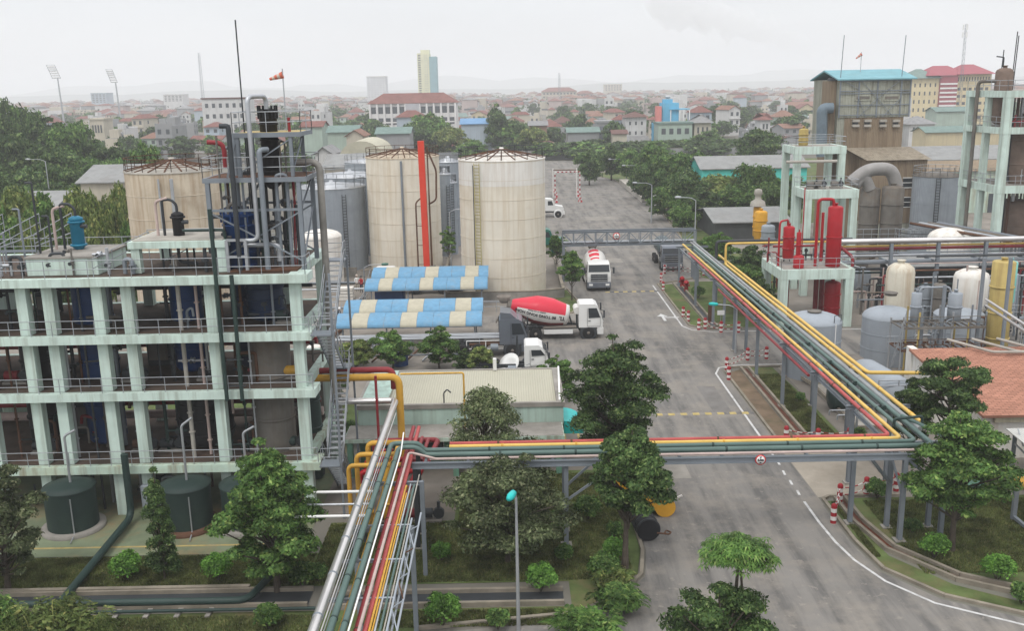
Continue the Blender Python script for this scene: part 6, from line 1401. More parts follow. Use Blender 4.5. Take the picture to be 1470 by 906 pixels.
# orange yellow vessels
pv('orange_vessel', 'orange yellow vessel with a white cap beside the dark shed', 1083, 1101, 302, 345, 108, ORV, cat='process vessel'); pv('orange_vessel', 'taller slim orange vessel behind the capped one', 1081, 1092, 296, 340, 110, ORV)
q = A(1088, 293, 110); MB().lathe((q.x, 110, q.z - .2), [(.9, 0), (.8, .5), (.35, .8), (.35, 1.2), (.5, 1.4), (.4, 1.9), (.001, 2.0)], CONC_L, 16).build('roof_ventilator', label='pale grey vent cap above the orange vessels', category='vent')
pv('grey_box_tank', 'light grey upright tank beside the orange vessels', 1093, 1112, 322, 352, 104, GVES, cat='tank')
b = MB(); q = A(1075, 345, 106); b.rail([(q.x - 5, 106, 0), (q.x + 4, 106, 0)], RAILM, 2.0, 1.5, .05, (.5,)); b.beam((q.x - 5, 105.8, 2.6), (q.x + .5, 105.8, .1), .1, .2, RAILM); b.build('yard_railing', label='light railing and slanting stringer left of the orange vessels', category='railing')
# tall right mint frame with vessels
YF = 90; xs = [A(1385, 250, YF).x, A(1409, 250, YF + 5).x, A(1437, 250, YF).x]
zl_ = [A(1400, y, YF).z for y in (131, 184, 268)]
rf = frame_structure('plant_structure', 'tall three level mint frame with brown vessels at the right edge', A(1431, 300, YF).x - .1, A(1431, 300, YF).x + 12.5, YF, YF + 8, [(zl_[2] - .7, zl_[2]), (zl_[1] - .6, zl_[1]), (zl_[0] - .6, zl_[0])], cw=.7)
RX = A(1431, 300, YF).x
b = MB(); b.box(RX, YF + 3.7, 0, RX + .55, YF + 4.3, zl_[0] - .6, MINT); b.build('column', rf)
pv('brown_vessel', 'brown domed vessel standing through the top of the right mint frame', 1427, 1451, 97, 178, 93.5, BROWNV, 'brown vessels in the right mint frame', flanges=1, dome=.5)
pv('brown_vessel', 'wide brown vessel hanging at the right edge inside the mint frame', 1446, 1492, 166, 268, 93, BROWNV, 'brown vessels in the right mint frame', flanges=2)
pv('brown_vessel', 'dark brown vessel on the lower level of the right mint frame', 1430, 1475, 285, 340, 94, BROWNV, 'brown vessels in the right mint frame')
q = A(1398, 116, 91); q2 = A(1430, 116, 93.5); pl('rusty_pipe', 'rusty pipe leaving the domed vessel and falling down the frame', [(q2.x, 93.4, q2.z), (RX - .35, 95.2, q2.z), (RX - .35, 95.2, 5)], .18, SCRUB, .5)
e_ = A(1440, 96, 93.5); pl('vent_stub', 'small hooked vent on the brown domed vessel', [(e_.x, 93.5, e_.z), (e_.x, 93.5, e_.z + .9), (e_.x - .7, 93.5, e_.z + 1.0)], .06, DARK, .1)
for k, (px, pyt) in enumerate(((1451, 45), (1461, 50), (1449, 70))): q = A(px, 130, 95); pl('lightning_rod', ('tallest', 'second', 'shorter')[k] + ' thin rod on the right mint frame', [(q.x, 95 + k, zl_[0]), (q.x + .1, 95 + k, A(px, pyt, 95).z)], .05, DARK, 0, 'lightning rod', n=5)
rd = random.Random(11)
for k in range(9):
    px = (1395, 1402, 1418, 1424, 1448, 1456, 1462, 1412, 1467)[k]; q = Vector((RX + .9 + .55 * k, 0, 0)); z1 = rd.choice((zl_[1] - .7, zl_[2] - .8, zl_[0] - .7)); m = (SCRUB, STEEL, DARK, RUST, STEEL_L, SCRUB, DARK, STEEL, RUST)[k]
    b = MB(); b.tube([(q.x, 92 + k * .3, .02), (q.x, 92 + k * .3, z1)], rd.uniform(.08, .2), m, 8); b.build('pipe', label='%s upright pipe inside the right mint frame' % ('brown', 'grey', 'dark', 'rusty', 'light grey', 'grimy brown', 'black', 'mid grey', 'thin rusty')[k], category='pipe')
for k in range(5): pump(RX + 1.4 + 1.6 * k, 92.5 + k % 2 * 2, zl_[2] + .01, (SCRUB, DARK)[k % 2]).build('pump', label='%s on the lower floor of the right mint frame' % ('brown pump nearest the left column', 'dark pump second from the left', 'brown pump at the middle', 'dark pump right of the middle', 'brown pump by the right edge')[k], category='pump')
# horizontal pipe rack
YR = 84.0; q0 = A(1213, 350, YR); zr = q0.z; XE = q0.x + 26
hr = thing('long_pipe_rack', 'grey rack carrying pipes from the red vessels to the right edge', 'pipe rack', (q0.x + 10, YR, 0))
for px in (1278, 1345, 1413, 1482):
    q = A(px, 380, YR); b = MB(); b.ibeam((q.x, YR, 0), (q.x, YR, zr + .1), .28, .28, STEEL); b.build('post', hr)
    b = MB(); b.ibeam((q.x, YR, 0), (q.x, YR, .01), .1, .1, STEEL) if 0 else b.beam((q.x, YR - .3, zr - 1.8), (q.x, YR + 2.6, zr - 1.8), .12, .2, STEEL); b.build('cross_beam', hr)
for k, (py, r, m, dy, lab) in enumerate(((347, .24, SILVER, 0, 'thick silver pipe on top of the long right rack'), (354, .09, YPIPE_L, .3, 'thin yellow pipe under the silver one on the long right rack'), (358, .14, RPIPE, .5, 'dark red pipe under the yellow one on the long right rack'), (368, .12, STEEL_L, .9, 'light grey pipe below the red one on the long right rack'), (377, .2, GVES, 1.2, 'bluish grey pipe lower on the long right rack'), (387, .13, DARK, 1.6, 'dark pipe low on the long right rack'), (392, .1, DGPIPE, 2.0, 'lowest dark green pipe of the long right rack'), (364, .07, STEEL, 2.2, 'thin grey pipe at the back of the long right rack'))):
    z_ = A(1213, py, YR + dy).z; pl('rack_pipe', lab, [(q0.x - (.5 if k < 3 else 2.0), YR + dy, z_), (XE, YR + dy, z_)], r, m, 0)
# second set of pipes at right: running towards the viewer
for k in range(4): xx_ = A(1404 + 14 * k, 325, 88).x; pl('frame_pipe', ('first', 'second', 'third', 'fourth')[k] + ' pipe from the left running forward under the right mint frame', [(xx_ - 2.5, 97, 6.3), (xx_ + 1.6, 85, 6.2)], .14, (RUST, STEEL_L, SCRUB, STEEL)[k], 0)
# ---------------------------------------------------------------- vessels in the right yard
def domed(label, pxl, pxr, pyr, y, m, z0=0.0, **kw): return rimtank('domed_tank', label, pxl, pxr, pyr, y, m, rings=kw.pop('rings', 2), roof='dome', rail=False, group='grey domed tanks in the right yard' if m == GVES else None, **kw)
tA = domed('grey domed tank beside the long rack, before the red platform', 1130, 1207, 461, 65.9, GVES, rh=.62)
tB = domed('larger grey domed tank right of the first, behind the grey horizontal tank', 1240, 1313, 455, 69.0, GVES, rh=.75)
tC = domed('grey tank standing behind the rusty steel stand', 1343, 1412, 452, 69.5, GVES, rh=.4)
for t in (tA, tB): b = MB(); c_ = t.location; b.lathe((c_.x, c_.y, (4.62 if t == tA else 5.15)), [(.42, -.1), (.42, .06), (.5, .06), (.5, .12), (.001, .13)], SCRUB, 16); b.build('manhole', t)
b = MB(); c_ = tA.location; b.tube([(c_.x + .9, c_.y - 1.6, 4.2), (c_.x + .9, c_.y - 1.6, 4.7), (c_.x + 1.5, c_.y - 1.2, 4.7), (c_.x + 1.5, c_.y - 1.2, 4.2)], .03, DARK, 6); b.tube([(c_.x + .9, c_.y - 1.98, 0), (c_.x + .9, c_.y - 1.98, 4.2)], .03, WHITE, 6); b.build('ladder_loop', tA)
pv('cream_vessel', 'cream upright vessel with a rust stripe behind the larger grey domed tank', 1271, 1310, 377, 470, 76, CVES, None, 'process vessel', flanges=0, dome=.7, supports=0)
pv('white_vessel', 'pale cream upright tank behind the rusty steel stand', 1369, 1417, 386, 450, 78, WTANK, None, 'process vessel', flanges=0, dome=.5)
pv('yellow_column', 'tall yellow banded column in the right yard', 1419, 1450, 374, 524, 68, YELV, None, 'process column', flanges=3, dome=.12)
pv('turquoise_vessel', 'turquoise plastic vessel behind the yellow column', 1440, 1458, 374, 435, 73, mat('turq_vessel', (.2, .52, .47), .5), None, 'tank', flanges=0)
pv('small_grey_tank', 'small grey tank standing on the yard beyond the red platform', 1227, 1249, 387, 418, 88, GVES, None, 'tank', flanges=0)
pv('cylinder_vessel', 'grey cylinder on top of the rusty stand, left one', 1308, 1322, 420, 460, 64.5, GVES, 'cylinders on the rusty stand', flanges=1, dome=.1)
pv('cylinder_vessel', 'grey cylinder on top of the rusty stand, right one', 1361, 1380, 420, 460, 64.5, GVES, 'cylinders on the rusty stand', flanges=1, dome=.1)
# rusty steel stand in front of tank C
s0, s1 = A(1292, 470, 64), A(1410, 470, 64); st2 = thing('steel_stand', 'rusty steel stand with posts and rails in front of the grey tank', 'steel stand', ((s0.x + s1.x) / 2, 64.5, 0))
for i in range(6):
    x = s0.x + (s1.x - s0.x) * i / 5
    for y in (63.6, 65.6): b = MB(); b.tube([(x, y, 0), (x, y, 5.0 if i % 2 else 4.2)], .07, (STEEL_L, YELV, STEEL)[i % 3], 8); b.build('post', st2)
for z_, m in ((2.3, RUST), (3.9, SCRUB)):
    b = MB()
    for y in (63.55, 65.65): b.beam((s0.x, y, z_), (s1.x, y, z_), .1, .16, m)
    for i in range(12): x = s0.x + (s1.x - s0.x) * i / 11; b.beam((x, 63.6, z_), (x, 65.6, z_), .06, .1, m)
    b.rail([(s0.x, 63.5, z_), (s1.x, 63.5, z_)], m, .8, 1.2, .025); b.build('walkway', st2)
b = MB(); b.rail([(s0.x - 1.1, 62.6, 0.4), (s0.x - .2, 62.6, 4.6)], RAILM, .8, .6, .025); b.rail([(s0.x - 1.1, 63.4, 2.6), (s0.x, 63.4, 2.6)], RAILM, .8, .6, .025); b.build('side_rail', st2)
e0, e1 = A(1322, 424, 64.5), A(1362, 424, 64.5); pl('link_pipe', 'white arched pipe linking the two cylinders on the stand', [(e0.x - .2, 64.5, e0.z), (e0.x, 64.5, e0.z + .55), (e1.x, 64.5, e0.z + .55), (e1.x + .2, 64.5, e0.z)], .07, GVES, .2)
for k, (px, pyt, pyb) in enumerate(((1347, 410, 520), (1404, 370, 470), (1436, 370, 520))): q = A(px, pyb, 64); pl('yard_post', ('grey upright post in the middle of the rusty stand', 'thick grey post left of the yellow column', 'grey post in front of the yellow column')[k], [(q.x, 64, 0), (q.x, 64, A(px, pyt, 64).z)], .13, STEEL, 0, 'post')
for k in range(2): e0 = A(1416, 430 + 9 * k, 62); pl('slant_pipe', ('upper', 'lower')[k] + ' white pipe slanting down to the right edge above the orange roof', [e0, A(1500, 485 + 9 * k, 52)], .09, SILVER, 0)
# horizontal grey tank
h0 = A(1275, 560, 58.2); ht = thing('horizontal_tank', 'grey horizontal tank with domed ends by the corner tree', 'tank', (h0.x, 58, 0))
b = MB(); b.lathe((h0.x - .2, 56.2, 1.5), [(.001, -.35), (.7, -.25), (1.15, .15), (1.2, .4), (1.2, 4.2), (1.1, 4.6), (.6, 4.9), (.001, 5.0)], GVES, 28, axis=(-.12, 1, 0)); b.build('shell', ht)
b = MB(); b.box(h0.x - 1.3, 57.0, 0, h0.x + .9, 57.4, .8, CONC); b.box(h0.x - 1.6, 60, 0, h0.x + .6, 60.4, .8, CONC); b.build('saddle', ht)
b = MB(); b.rail([(h0.x - 1.5, 56.0, 1.9), (h0.x + 2.2, 56.0, 1.9)], RAILM, .7, 1.2, .04); b.rail([(h0.x + 2.2, 56, 0), (h0.x + 2.2, 58.5, 0)], RAILM, 2.4, 1.2, .04); b.build('walk_frame', ht)
b = MB(); q = A(1215, 525, 62)
for k in range(7): b.box(q.x - 1.0 + .1 * (k % 3), 60.4, 1.2 + .16 * k, q.x + 1.2 - .1 * (k % 2), 63.2 - .2 * (k % 3), 1.2 + .16 * k + .08, RUST if k % 2 else SCRUB)
for x in (-.8, 1.0):
    for y in (60.8, 62.8): b.box(q.x + x - .05, y, 0, q.x + x + .05, y + .1, 1.2, STEEL)
b.build('scrap_rack', label='rack of rusty plates and pipes behind the yellow pipes', category='rack')
b = MB(); b.box(20.6, 54.2, .006, 25.6, 63.2, .12, CONC_L); struct('concrete_pad', b)
b = MB(); b.prism([(20.55, 54.15), (20.55, 63), (20.0, 66), (20.15, 66), (20.7, 63), (20.7, 54.3), (24, 54.3), (24, 54.15)], 0.13, .35, KERB); struct('kerb', b)
q = G(1213, 600); t = thing('small_mixer', 'small dark green cylinder with rails on the concrete pad under the rack', 'tank', (q.x, q.y, .12)); MB().lathe((q.x - .6, q.y + 1.5, .9), [(.001, 0), (.75, .1), (.8, .2), (.8, 1.3), (.75, 1.4), (.001, 1.5)], DGPIPE, 20, axis=(1, 0, 0)).build('shell', t)
b = MB(); b.tube([(q.x - 1, q.y, .2), (q.x - 1, q.y, .5), (q.x + .8, q.y, .5), (q.x + .8, q.y - .9, .5), (q.x - .8, q.y - .9, .5), (q.x - .8, q.y - .9, .2)], .05, STEEL_L, 6, .1); b.box(q.x - .4, q.y + 1.1, .12, q.x - .2, q.y + 1.9, .3, STEEL); b.box(q.x + .3, q.y + 1.1, .12, q.x + .5, q.y + 1.9, .3, STEEL); b.build('pipe_frame', t)
# orange roof building
ob = thing('tiled_building', 'cream building with an orange tiled roof at the right edge', 'building', (33, 54, 0))
OX0, OX1 = 25.7, 46.0
b = MB(); b.box(OX0, 49.6, 0, OX1, 59.6, 2.75, WTANK); b.add([(OX0, 49.6, 2.75), (OX0, 59.6, 2.75), (OX0, 59.6, 3.35), (OX0 - .0, 58.6, 3.45)], [(0, 1, 2, 3)], WTANK); b.box(OX0 - .12, 58.9, 0, OX0 + .3, 59.7, 3.75, WTANK); b.build('wall', ob)
b = MB(); b.add([(OX0 - .25, 49.0, 2.72), (OX1, 49.0, 2.72), (OX1, 59.0, 3.75), (OX0 - .25, 59.0, 3.75), (OX0 - .25, 49.0, 2.58), (OX1, 49.0, 2.58), (OX1, 59.0, 3.6), (OX0 - .25, 59.0, 3.6)], [(0, 1, 2, 3), (4, 7, 6, 5), (0, 4, 5, 1), (1, 5, 6, 2), (2, 6, 7, 3), (3, 7, 4, 0)], TILE_O); b.build('roof', ob)
b = MB(); b.box(OX0 + .6, 49.3, 2.2, OX1, 49.45, 2.55, BEIGE); b.build('fascia', ob)
for k in range(3):
    e0 = A(1400 + k * 36, 508 + (k > 0) * 2, 58); pl('roof_pipe', ('left', 'middle', 'right')[k] + ' white pipe bent over the orange tiled roof', [(e0.x - 1.1, 59.6, 4.15), (e0.x + .9, 57.6, 3.82), (e0.x + 5.0, 57.4 - .25 * k, 3.80)], .09, CONC_L, .2)
# white roofed pipe shelter at the lower right
sh = thing('pipe_shelter', 'shelter with a whitish sheet roof over big yellow pipes at the right edge', 'shelter', (27, 44, 0))
b = MB(); b.add([(24.7, 40.0, 3.05), (34, 40.0, 3.05), (34, 47.6, 2.5), (26.0, 47.6, 2.5), (24.7, 40.0, 3.0), (34, 40.0, 3.0), (34, 47.6, 2.45), (26.0, 47.6, 2.45)], [(0, 1, 2, 3), (4, 7, 6, 5), (0, 4, 5, 1), (3, 7, 4, 0)], mat('white_sheet_roof', (.5, .5, .47), .6, var=.08, tex='corr', tsc=1.8, axis='X', patch=.3, pcol=(.3, .3, .26))); b.build('roof', sh)
for x, y in ((25.0, 40.3), (25.6, 43.5), (26.2, 47.0), (31, 40.3), (31, 47.0), (24.2, 41.6)): b = MB(); b.ibeam((x, y, 0), (x, y, 2.5), .16, .16, STEEL); b.build('post', sh)
b = MB(); b.beam((25, 40.3, 2.9), (26.2, 47, 2.4), .06, .1, RAILM)
for k in range(6): x, y = 25 + .2 * k, 40.3 + 1.1 * k; b.beam((x, y, 2.2), (x + .15, y + .9, 2.8), .05, .05, RAILM)
b.beam((25, 40.3, 2.1), (26.2, 47, 1.9), .06, .08, RAILM); b.build('truss', sh)
for k, (y, r, m) in enumerate(((41.2, .42, YPIPE), (42.8, .32, YPIPE), (40.2, .3, ORV))): pl('big_pipe', ('largest', 'rear', 'front orange')[k] + ' yellow pipe resting on frames under the white roofed shelter', [(24.2, y, 1.5 if k < 2 else .6), (35, y, 1.5 if k < 2 else .6)], r, m, 0, n=18)
b = MB()
for x in (23.7, 24.9): b.beam((x, 39.6, 0), (x, 39.6, 2.2), .2, .2, STEEL); b.beam((x, 41.9, 0), (x, 41.9, 1.6), .2, .2, STEEL)
b.beam((23.7, 39.6, 1.1), (24.9, 39.6, 1.1), .15, .15, STEEL); b.beam((23.7, 39.6, .2), (23.7, 41.9, .2), .15, .15, STEEL); b.beam((24.9, 39.6, 1.05), (24.9, 41.9, 1.05), .15, .15, STEEL); b.build('pipe_trestle', label='grey steel trestle holding the big yellow pipes', category='trestle')
q = G(1403, 715); vessel('green_drum', 'pale green drum behind the lower right tree', q.x, q.y + .6, .5, .02, 1.7, mat('pale_green_drum', (.2, .36, .28), .6), cat='drum')
q = G(1389, 705); vessel('orange_cylinder', 'orange cylinder beside the pale green drum', q.x, q.y + .8, .28, .02, 1.5, ORV, cat='drum')
# steam
b = MB(); pts = []
s = A(1197, 108, 130); rr = 1.0
import mathutils
prev = None
for k in range(26):
    u = k / 25; p = Vector((s.x - 22 * u - 2 * u * u, 130 + 10 * u, s.z + 2 + 9 * u ** .8 + .5 * math.sin(k * 1.7))); r_ = .5 + 4.2 * u ** .8 * (.85 + .2 * math.sin(k * 2.3))
    pts.append((p, r_))
n = 18; vs = []
for k, (p, r_) in enumerate(pts):
    for j in range(n): g = 2 * PI * j / n; rj = r_ * (1 + .18 * math.sin(3 * g + k * .9) + .1 * math.sin(7 * g + k * 1.7)) * (0.05 if k in (0, 25) else 1); vs.append((p.x, p.y + rj * math.cos(g), p.z + rj * .8 * math.sin(g)))
b.add(vs, [(k * n + j, k * n + (j + 1) % n, (k + 1) * n + (j + 1) % n, (k + 1) * n + j) for k in range(25) for j in range(n)] + [tuple(reversed(range(n))), tuple(range(25 * n, 26 * n))], WHITE, False)
import bmesh
sm_ = b.build('steam', kind='stuff'); bm_ = bmesh.new(); bm_.from_mesh(sm_.data); bmesh.ops.remove_doubles(bm_, verts=bm_.verts, dist=.01); bmesh.ops.recalc_face_normals(bm_, faces=bm_.faces); bm_.to_mesh(sm_.data); bm_.free(); sm_.data.materials.clear()
m = bpy.data.materials.new('steam_air'); m.use_nodes = True; mn_ = m.node_tree; mn_.nodes.clear(); o_ = mn_.nodes.new('ShaderNodeOutputMaterial'); p_ = mn_.nodes.new('ShaderNodeVolumePrincipled')
p_.inputs['Color'].default_value = (1, 1, 1, 1); p_.inputs['Density'].default_value = .11; mn_.links.new(p_.outputs[0], o_.inputs['Volume']); sm_.data.materials.append(m)
# ================================================================== TREES AND SHRUBS
def at_g(px, py): q = G(px, py); return q.x, q.y
def ptree(label, px, pyb, pyt, wpx, m, seed, yb=None, **kw):
    """tree whose foot is at (px, pyb), crown top at pyt and crown width wpx in the photo"""
    q = G(px, pyb) if yb is None else Vector((A(px, pyb, yb).x, yb, 0)); y = q.y
    top = A(px, pyt, y); dep = y * math.cos(PITCH) + CAMH * math.sin(PITCH)
    return tree(label, q.x, y, top.z, wpx / 2 * dep / FPX, m, seed, **kw)
# near trees
ptree('tall dark green tree at the kerb by the black roller', 897, 825, 612, 128, LF_D, 21, n=24000, leaf=.13, crown0=.42, nclump=22, trunk_r=.17, shape='drop', lean=(.35, .3))
t = tree('broad feathery tree beside the low mint building over the road edge', 5.3, 47.2, 8.1, 2.8, LF_D, 22, n=26000, leaf=.14, crown0=.22, nclump=26, trunk_r=.15, lean=(.1, .2), shape='round')
ptree('big bushy green tree in front of the mint building', 398, 850, 628, 155, LF_M, 23, n=30000, leaf=.14, crown0=.08, nclump=26, trunk_r=.16, shape='drop')
ptree('dark tree at the left edge of the picture before the building', 12, 848, 655, 120, LF_O, 24, n=18000, leaf=.12, crown0=.1, nclump=18, shape='round')
ptree('slender columnar tree before the second green tank', 237, 832, 672, 74, LF_D, 25, n=12000, leaf=.11, crown0=.03, nclump=16, shape='column', trunk_r=.06, droop=.8, aspect=.35)
tree('spreading olive green tree right of the near pipe rack', -.4, 38.7, 5.0, 2.8, LF_O, 26, n=19000, leaf=.12, crown0=.18, nclump=26, shape='flat', trunk_r=.13)
tree('sparse branchy tree in front of the low mint building porch', -1.4, 44.6, 6.4, 3.0, LF_O, 27, n=11000, leaf=.12, crown0=.35, nclump=22, shape='cone', trunk_r=.12)
ptree('dense tree at the corner of the two pipe racks, right side', 1366, 792, 590, 150, LF_M, 28, n=24000, leaf=.13, crown0=.28, nclump=24, shape='round', trunk_r=.16)
tree('flat topped tree before the orange tiled roof', 22.6, 47.0, 6.7, 2.1, LF_D, 29, n=15000, leaf=.13, crown0=.5, nclump=16, shape='flat', trunk_r=.14)
tree('lower dark tree behind the rack corner', 20.9, 47.6, 5.0, 1.4, LF_D, 30, n=8000, leaf=.12, crown0=.4, nclump=10, trunk_r=.1)
# bottom right pair: palmate leaved tree with umbrella crown, and the bushy one beneath
def umbrella_leaves(label, x, y, h, r, seed):
    t = thing('umbrella_tree', label, 'tree', (x, y, 0)); rd = random.Random(seed); b = MB(); tips = []
    b.tube([(x - .1, y, 0), (x - .05, y, h * .6), (x, y, h * .82)], .09, BARK, 8, r2=.05); b.tube([(x + .3, y + .1, 0), (x + .25, y, h * .5), (x + .1, y, h * .8)], .06, BARK, 8, r2=.04)
    for k in range(40):
        a = k * 2.4; q = r * math.sqrt((k + .5) / 40) * .85; p = Vector((x + q * math.cos(a), y + q * math.sin(a), h - .75 * (q / r) ** 2 - .1 + rd.uniform(-.1, .1))); b.tube([(x, y, h * .82), (x + .4 * (p.x - x), y + .4 * (p.y - y), h - .35), p], .011, BARK, 5, caps=False); tips.append(p)
    b.build('trunk', t); b = MB()
    for p in tips:
        for j in range(9):
            c = p + Vector((rd.uniform(-.3, .3), rd.uniform(-.3, .3), rd.uniform(-.12, .15)))
            for k in range(9):
                a = 2 * PI * k / 9 + rd.uniform(-.1, .1); d = Vector((math.cos(a), math.sin(a), -.25)); s_ = Vector((-math.sin(a), math.cos(a), 0)) * .035; L = .24 * rd.uniform(.8, 1.2)
                b.add([c + d * .03, c + d * L * .5 + s_ + Vector((0, 0, .03)), c + d * L + Vector((0, 0, -.05)), c + d * L * .5 - s_ + Vector((0, 0, .03))], [(0, 1, 2, 3)], LF_B)
    b.build('crown', t)
q = A(1060, 800, 29.5); umbrella_leaves('small tree with an umbrella crown of bright finger leaves at the bottom', q.x, 29.5, A(1060, 775, 29.5).z, 1.25, 31)
tree('bushy dark green tree at the bottom edge under the umbrella crowned one', A(1040, 880, 28).x, 28.2, A(1040, 838, 28.2).z, 2.1, LF_D, 32, n=22000, leaf=.11, crown0=.15, nclump=22, shape='flat', trunk_r=.12)
# low plants
def fern(label, px, py, r, seed, n=40, m=LF_B, y=None, L=1.1, z0=0.02, name='cycad', hs=1.0):
    q = G(px, py) if y is None else Vector((A(px, py, y).x, y, 0)); t = thing(name, label, 'shrub', (q.x, q.y, z0), 'feathery low shrubs'); rd = random.Random(seed); b = MB(); s = MB()
    for k in range(n):
        a = rd.uniform(0, 2 * PI); o = Vector((q.x + rd.uniform(-r, r) * .55, q.y + rd.uniform(-r, r) * .4, z0)); d = Vector((math.cos(a), math.sin(a), 0)); l = L * rd.uniform(.7, 1.15); hh = rd.uniform(.6, 1.3) * hs
        pts = [o + d * l * u + Vector((0, 0, hh * (u * 1.9 - 1.5 * u * u) + .15)) for u in (0, .2, .4, .6, .8, 1)]
        s.tube(pts, .012, m, 4, caps=False); sd = Vector((-d.y, d.x, 0))
        for i in range(12):
            u = .15 + .85 * i / 12; f = u * 5; k0 = min(4, int(f)); p = pts[k0].lerp(pts[k0 + 1], f - k0); w = .20 * math.sin(PI * min(1, u * .9 + .1)) + .05
            for sg in (-1, 1): b.add([p, p + sd * sg * w * .5 + d * .05 + Vector((0, 0, .04)), p + sd * sg * w + d * .12 - Vector((0, 0, .03)), p + sd * sg * w * .5 + d * .0], [(0, 1, 2, 3)], m)
    s.build('stem', t); b.build('foliage', t)
    cl = [(q.x + rd.uniform(-r, r) * .6, q.y + rd.uniform(-r, r) * .5, z0 + .45 * hs, .5, .5, .4 * hs) for _ in range(9)]
    leaves(None, cl, 2600, .10, m if m != LF_B else LF_M, seed, t, name='undergrowth_leaves'); return t
fern('large feathery shrub at the bottom left corner', 45, 885, 1.9, 41, 90, LF_Y, y=31.2, hs=3.3)
fern('second feathery shrub beside the bottom left one', 112, 905, 1.2, 42, 56, LF_Y, y=31.4, hs=2.7)
fern('dark feathery shrub at the very left bottom', -15, 900, 1.3, 43, 56, LF_M, y=31.5, hs=3.6)
fern('bright cycad at the road bend beside the kerb', 845, 905, 1.5, 44, 46, LF_B, y=32.6)
fern('darker feathery plant behind the bright cycad', 885, 868, 1.1, 45, 34, LF_M, y=34.6, L=.9)
fern('small yellow green plant at the kerb corner', 880, 838, .7, 46, 22, LF_Y, y=36.2, L=.7)
# clipped bushes
B = [(178, 842, .78, 'round clipped bush on the left lawn, nearer the big dark pipe'), (310, 840, .72, 'round clipped bush between the columnar and the big trees'), (777, 857, .72, 'clipped bush right of the grey street lamp'), (810, 810, .45, 'small clipped bush behind the one by the lamp'), (883, 775, .42, 'small bush left of the kerb tree trunk, farthest'), (885, 810, .62, 'clipped bush touching the kerb tree trunk'), (868, 842, .75, 'wide bush in front of the kerb tree'),
     (1345, 808, .68, 'clipped bush right of the drain near the rack posts'), (1437, 842, .72, 'clipped bush nearest the right edge on the lawn'), (1470, 872, .5, 'bush cut by the right edge above the drain'), (1312, 770, .45, 'small dark bush under the right corner tree'), (635, 905, .8, 'bush at the bottom beside the rack post'), (715, 905, .5, 'small bush between rack post and lamp at the bottom'), (845, 752, .75, 'loose bush between the rack post and the kerb tree'), (800, 770, .6, 'dark bush behind the left rack post'), (634, 810, .5, 'dark bush under the olive tree'),
     (1262, 720, .6, 'bush behind the posts at the rack corner'), (1235, 635, .45, 'round bush under the long rack by the lamp'), (1003, 430, .75, 'bush beside the channel beyond the junction'), (432, 850, .7, 'low bush at the foot of the big tree'), (385, 905, .6, 'bush at the bottom edge near the silver pipe'), (455, 840, .5, 'dark bush left of the silver pipe'), (505, 640, .8, 'bush by the staircase foot'), (1150, 578, .35, 'tuft bush on the soil strip by the channel')]
for k, (px, py, r, lab) in enumerate(B):
    q = G(px, min(py, 905)); 
    if py >= 900: q = Vector((q.x, q.y - .2, 0))
    r *= 1.18; bush(lab, q.x, q.y + r * .4, r, BUSHM if k in (0, 1, 2, 5, 7, 8, 11, 15) else LF_M, 60 + k, n=3200 if r > .6 else 2000, h=r * 1.55)
# shrubs behind the low building
for k, (px, py, h, w, m, lab) in enumerate(((505, 505, 2.2, 3.2, LF_Y, 'yellow green shrub behind the left end of the low building'), (560, 505, 3.0, 3.4, LF_M, 'leafy shrub second from the left behind the low building'), (628, 505, 3.3, 3.4, LF_M, 'tallest dense tree behind the low building'), (690, 515, 2.2, 2.6, LF_Y, 'low shrub before the nearer canopy post'), (665, 515, 2.0, 2.0, LF_D, 'dark shrub right of the dense one'), (800, 555, 3.2, 2.6, LF_M, 'light green tree at the right rear of the low building'), (470, 560, 2.5, 2.4, LF_D, 'dark shrub behind the downcomer pipe'))):
    q = G(px, py + 35); tree(lab, q.x, q.y + 2.0, h, w / 2 * 1.0, m, 100 + k, n=9000, leaf=.13, crown0=.12, nclump=14, trunk_r=.08)
ptree('young tree on the grass strip beside the big cream tank', 821, 445, 360, 46, LF_M, 120, yb=92, n=7000, leaf=.16, crown0=.35, nclump=14, trunk_r=.08)
ptree('small tree at the left end of the truss bridge', 800, 400, 333, 40, LF_M, 121, yb=107, n=5000, leaf=.16, crown0=.3, nclump=10, trunk_r=.07)
ptree('small tree between the two big cream tanks', 645, 385, 325, 26, LF_M, 122, yb=108, n=4000, leaf=.18, crown0=.4, nclump=9, trunk_r=.07)
ptree('rounded tree behind the rack posts, left of the platform', 1068, 430, 378, 74, LF_M, 123, yb=86, n=12000, leaf=.17, crown0=.25, nclump=16)
ptree('upper tree crown between the rack and the platform', 1075, 400, 352, 66, LF_D, 124, yb=93, n=10000, leaf=.17, crown0=.3, nclump=14)
ptree('bright green tree right of the truss bridge end', 1030, 380, 333, 62, LF_B, 125, yb=103, n=9000, leaf=.18, crown0=.3, nclump=14)
ptree('shrubby tree behind the platform column', 1090, 455, 400, 50, LF_D, 126, yb=82.5, n=7000, leaf=.15, crown0=.2, nclump=12)
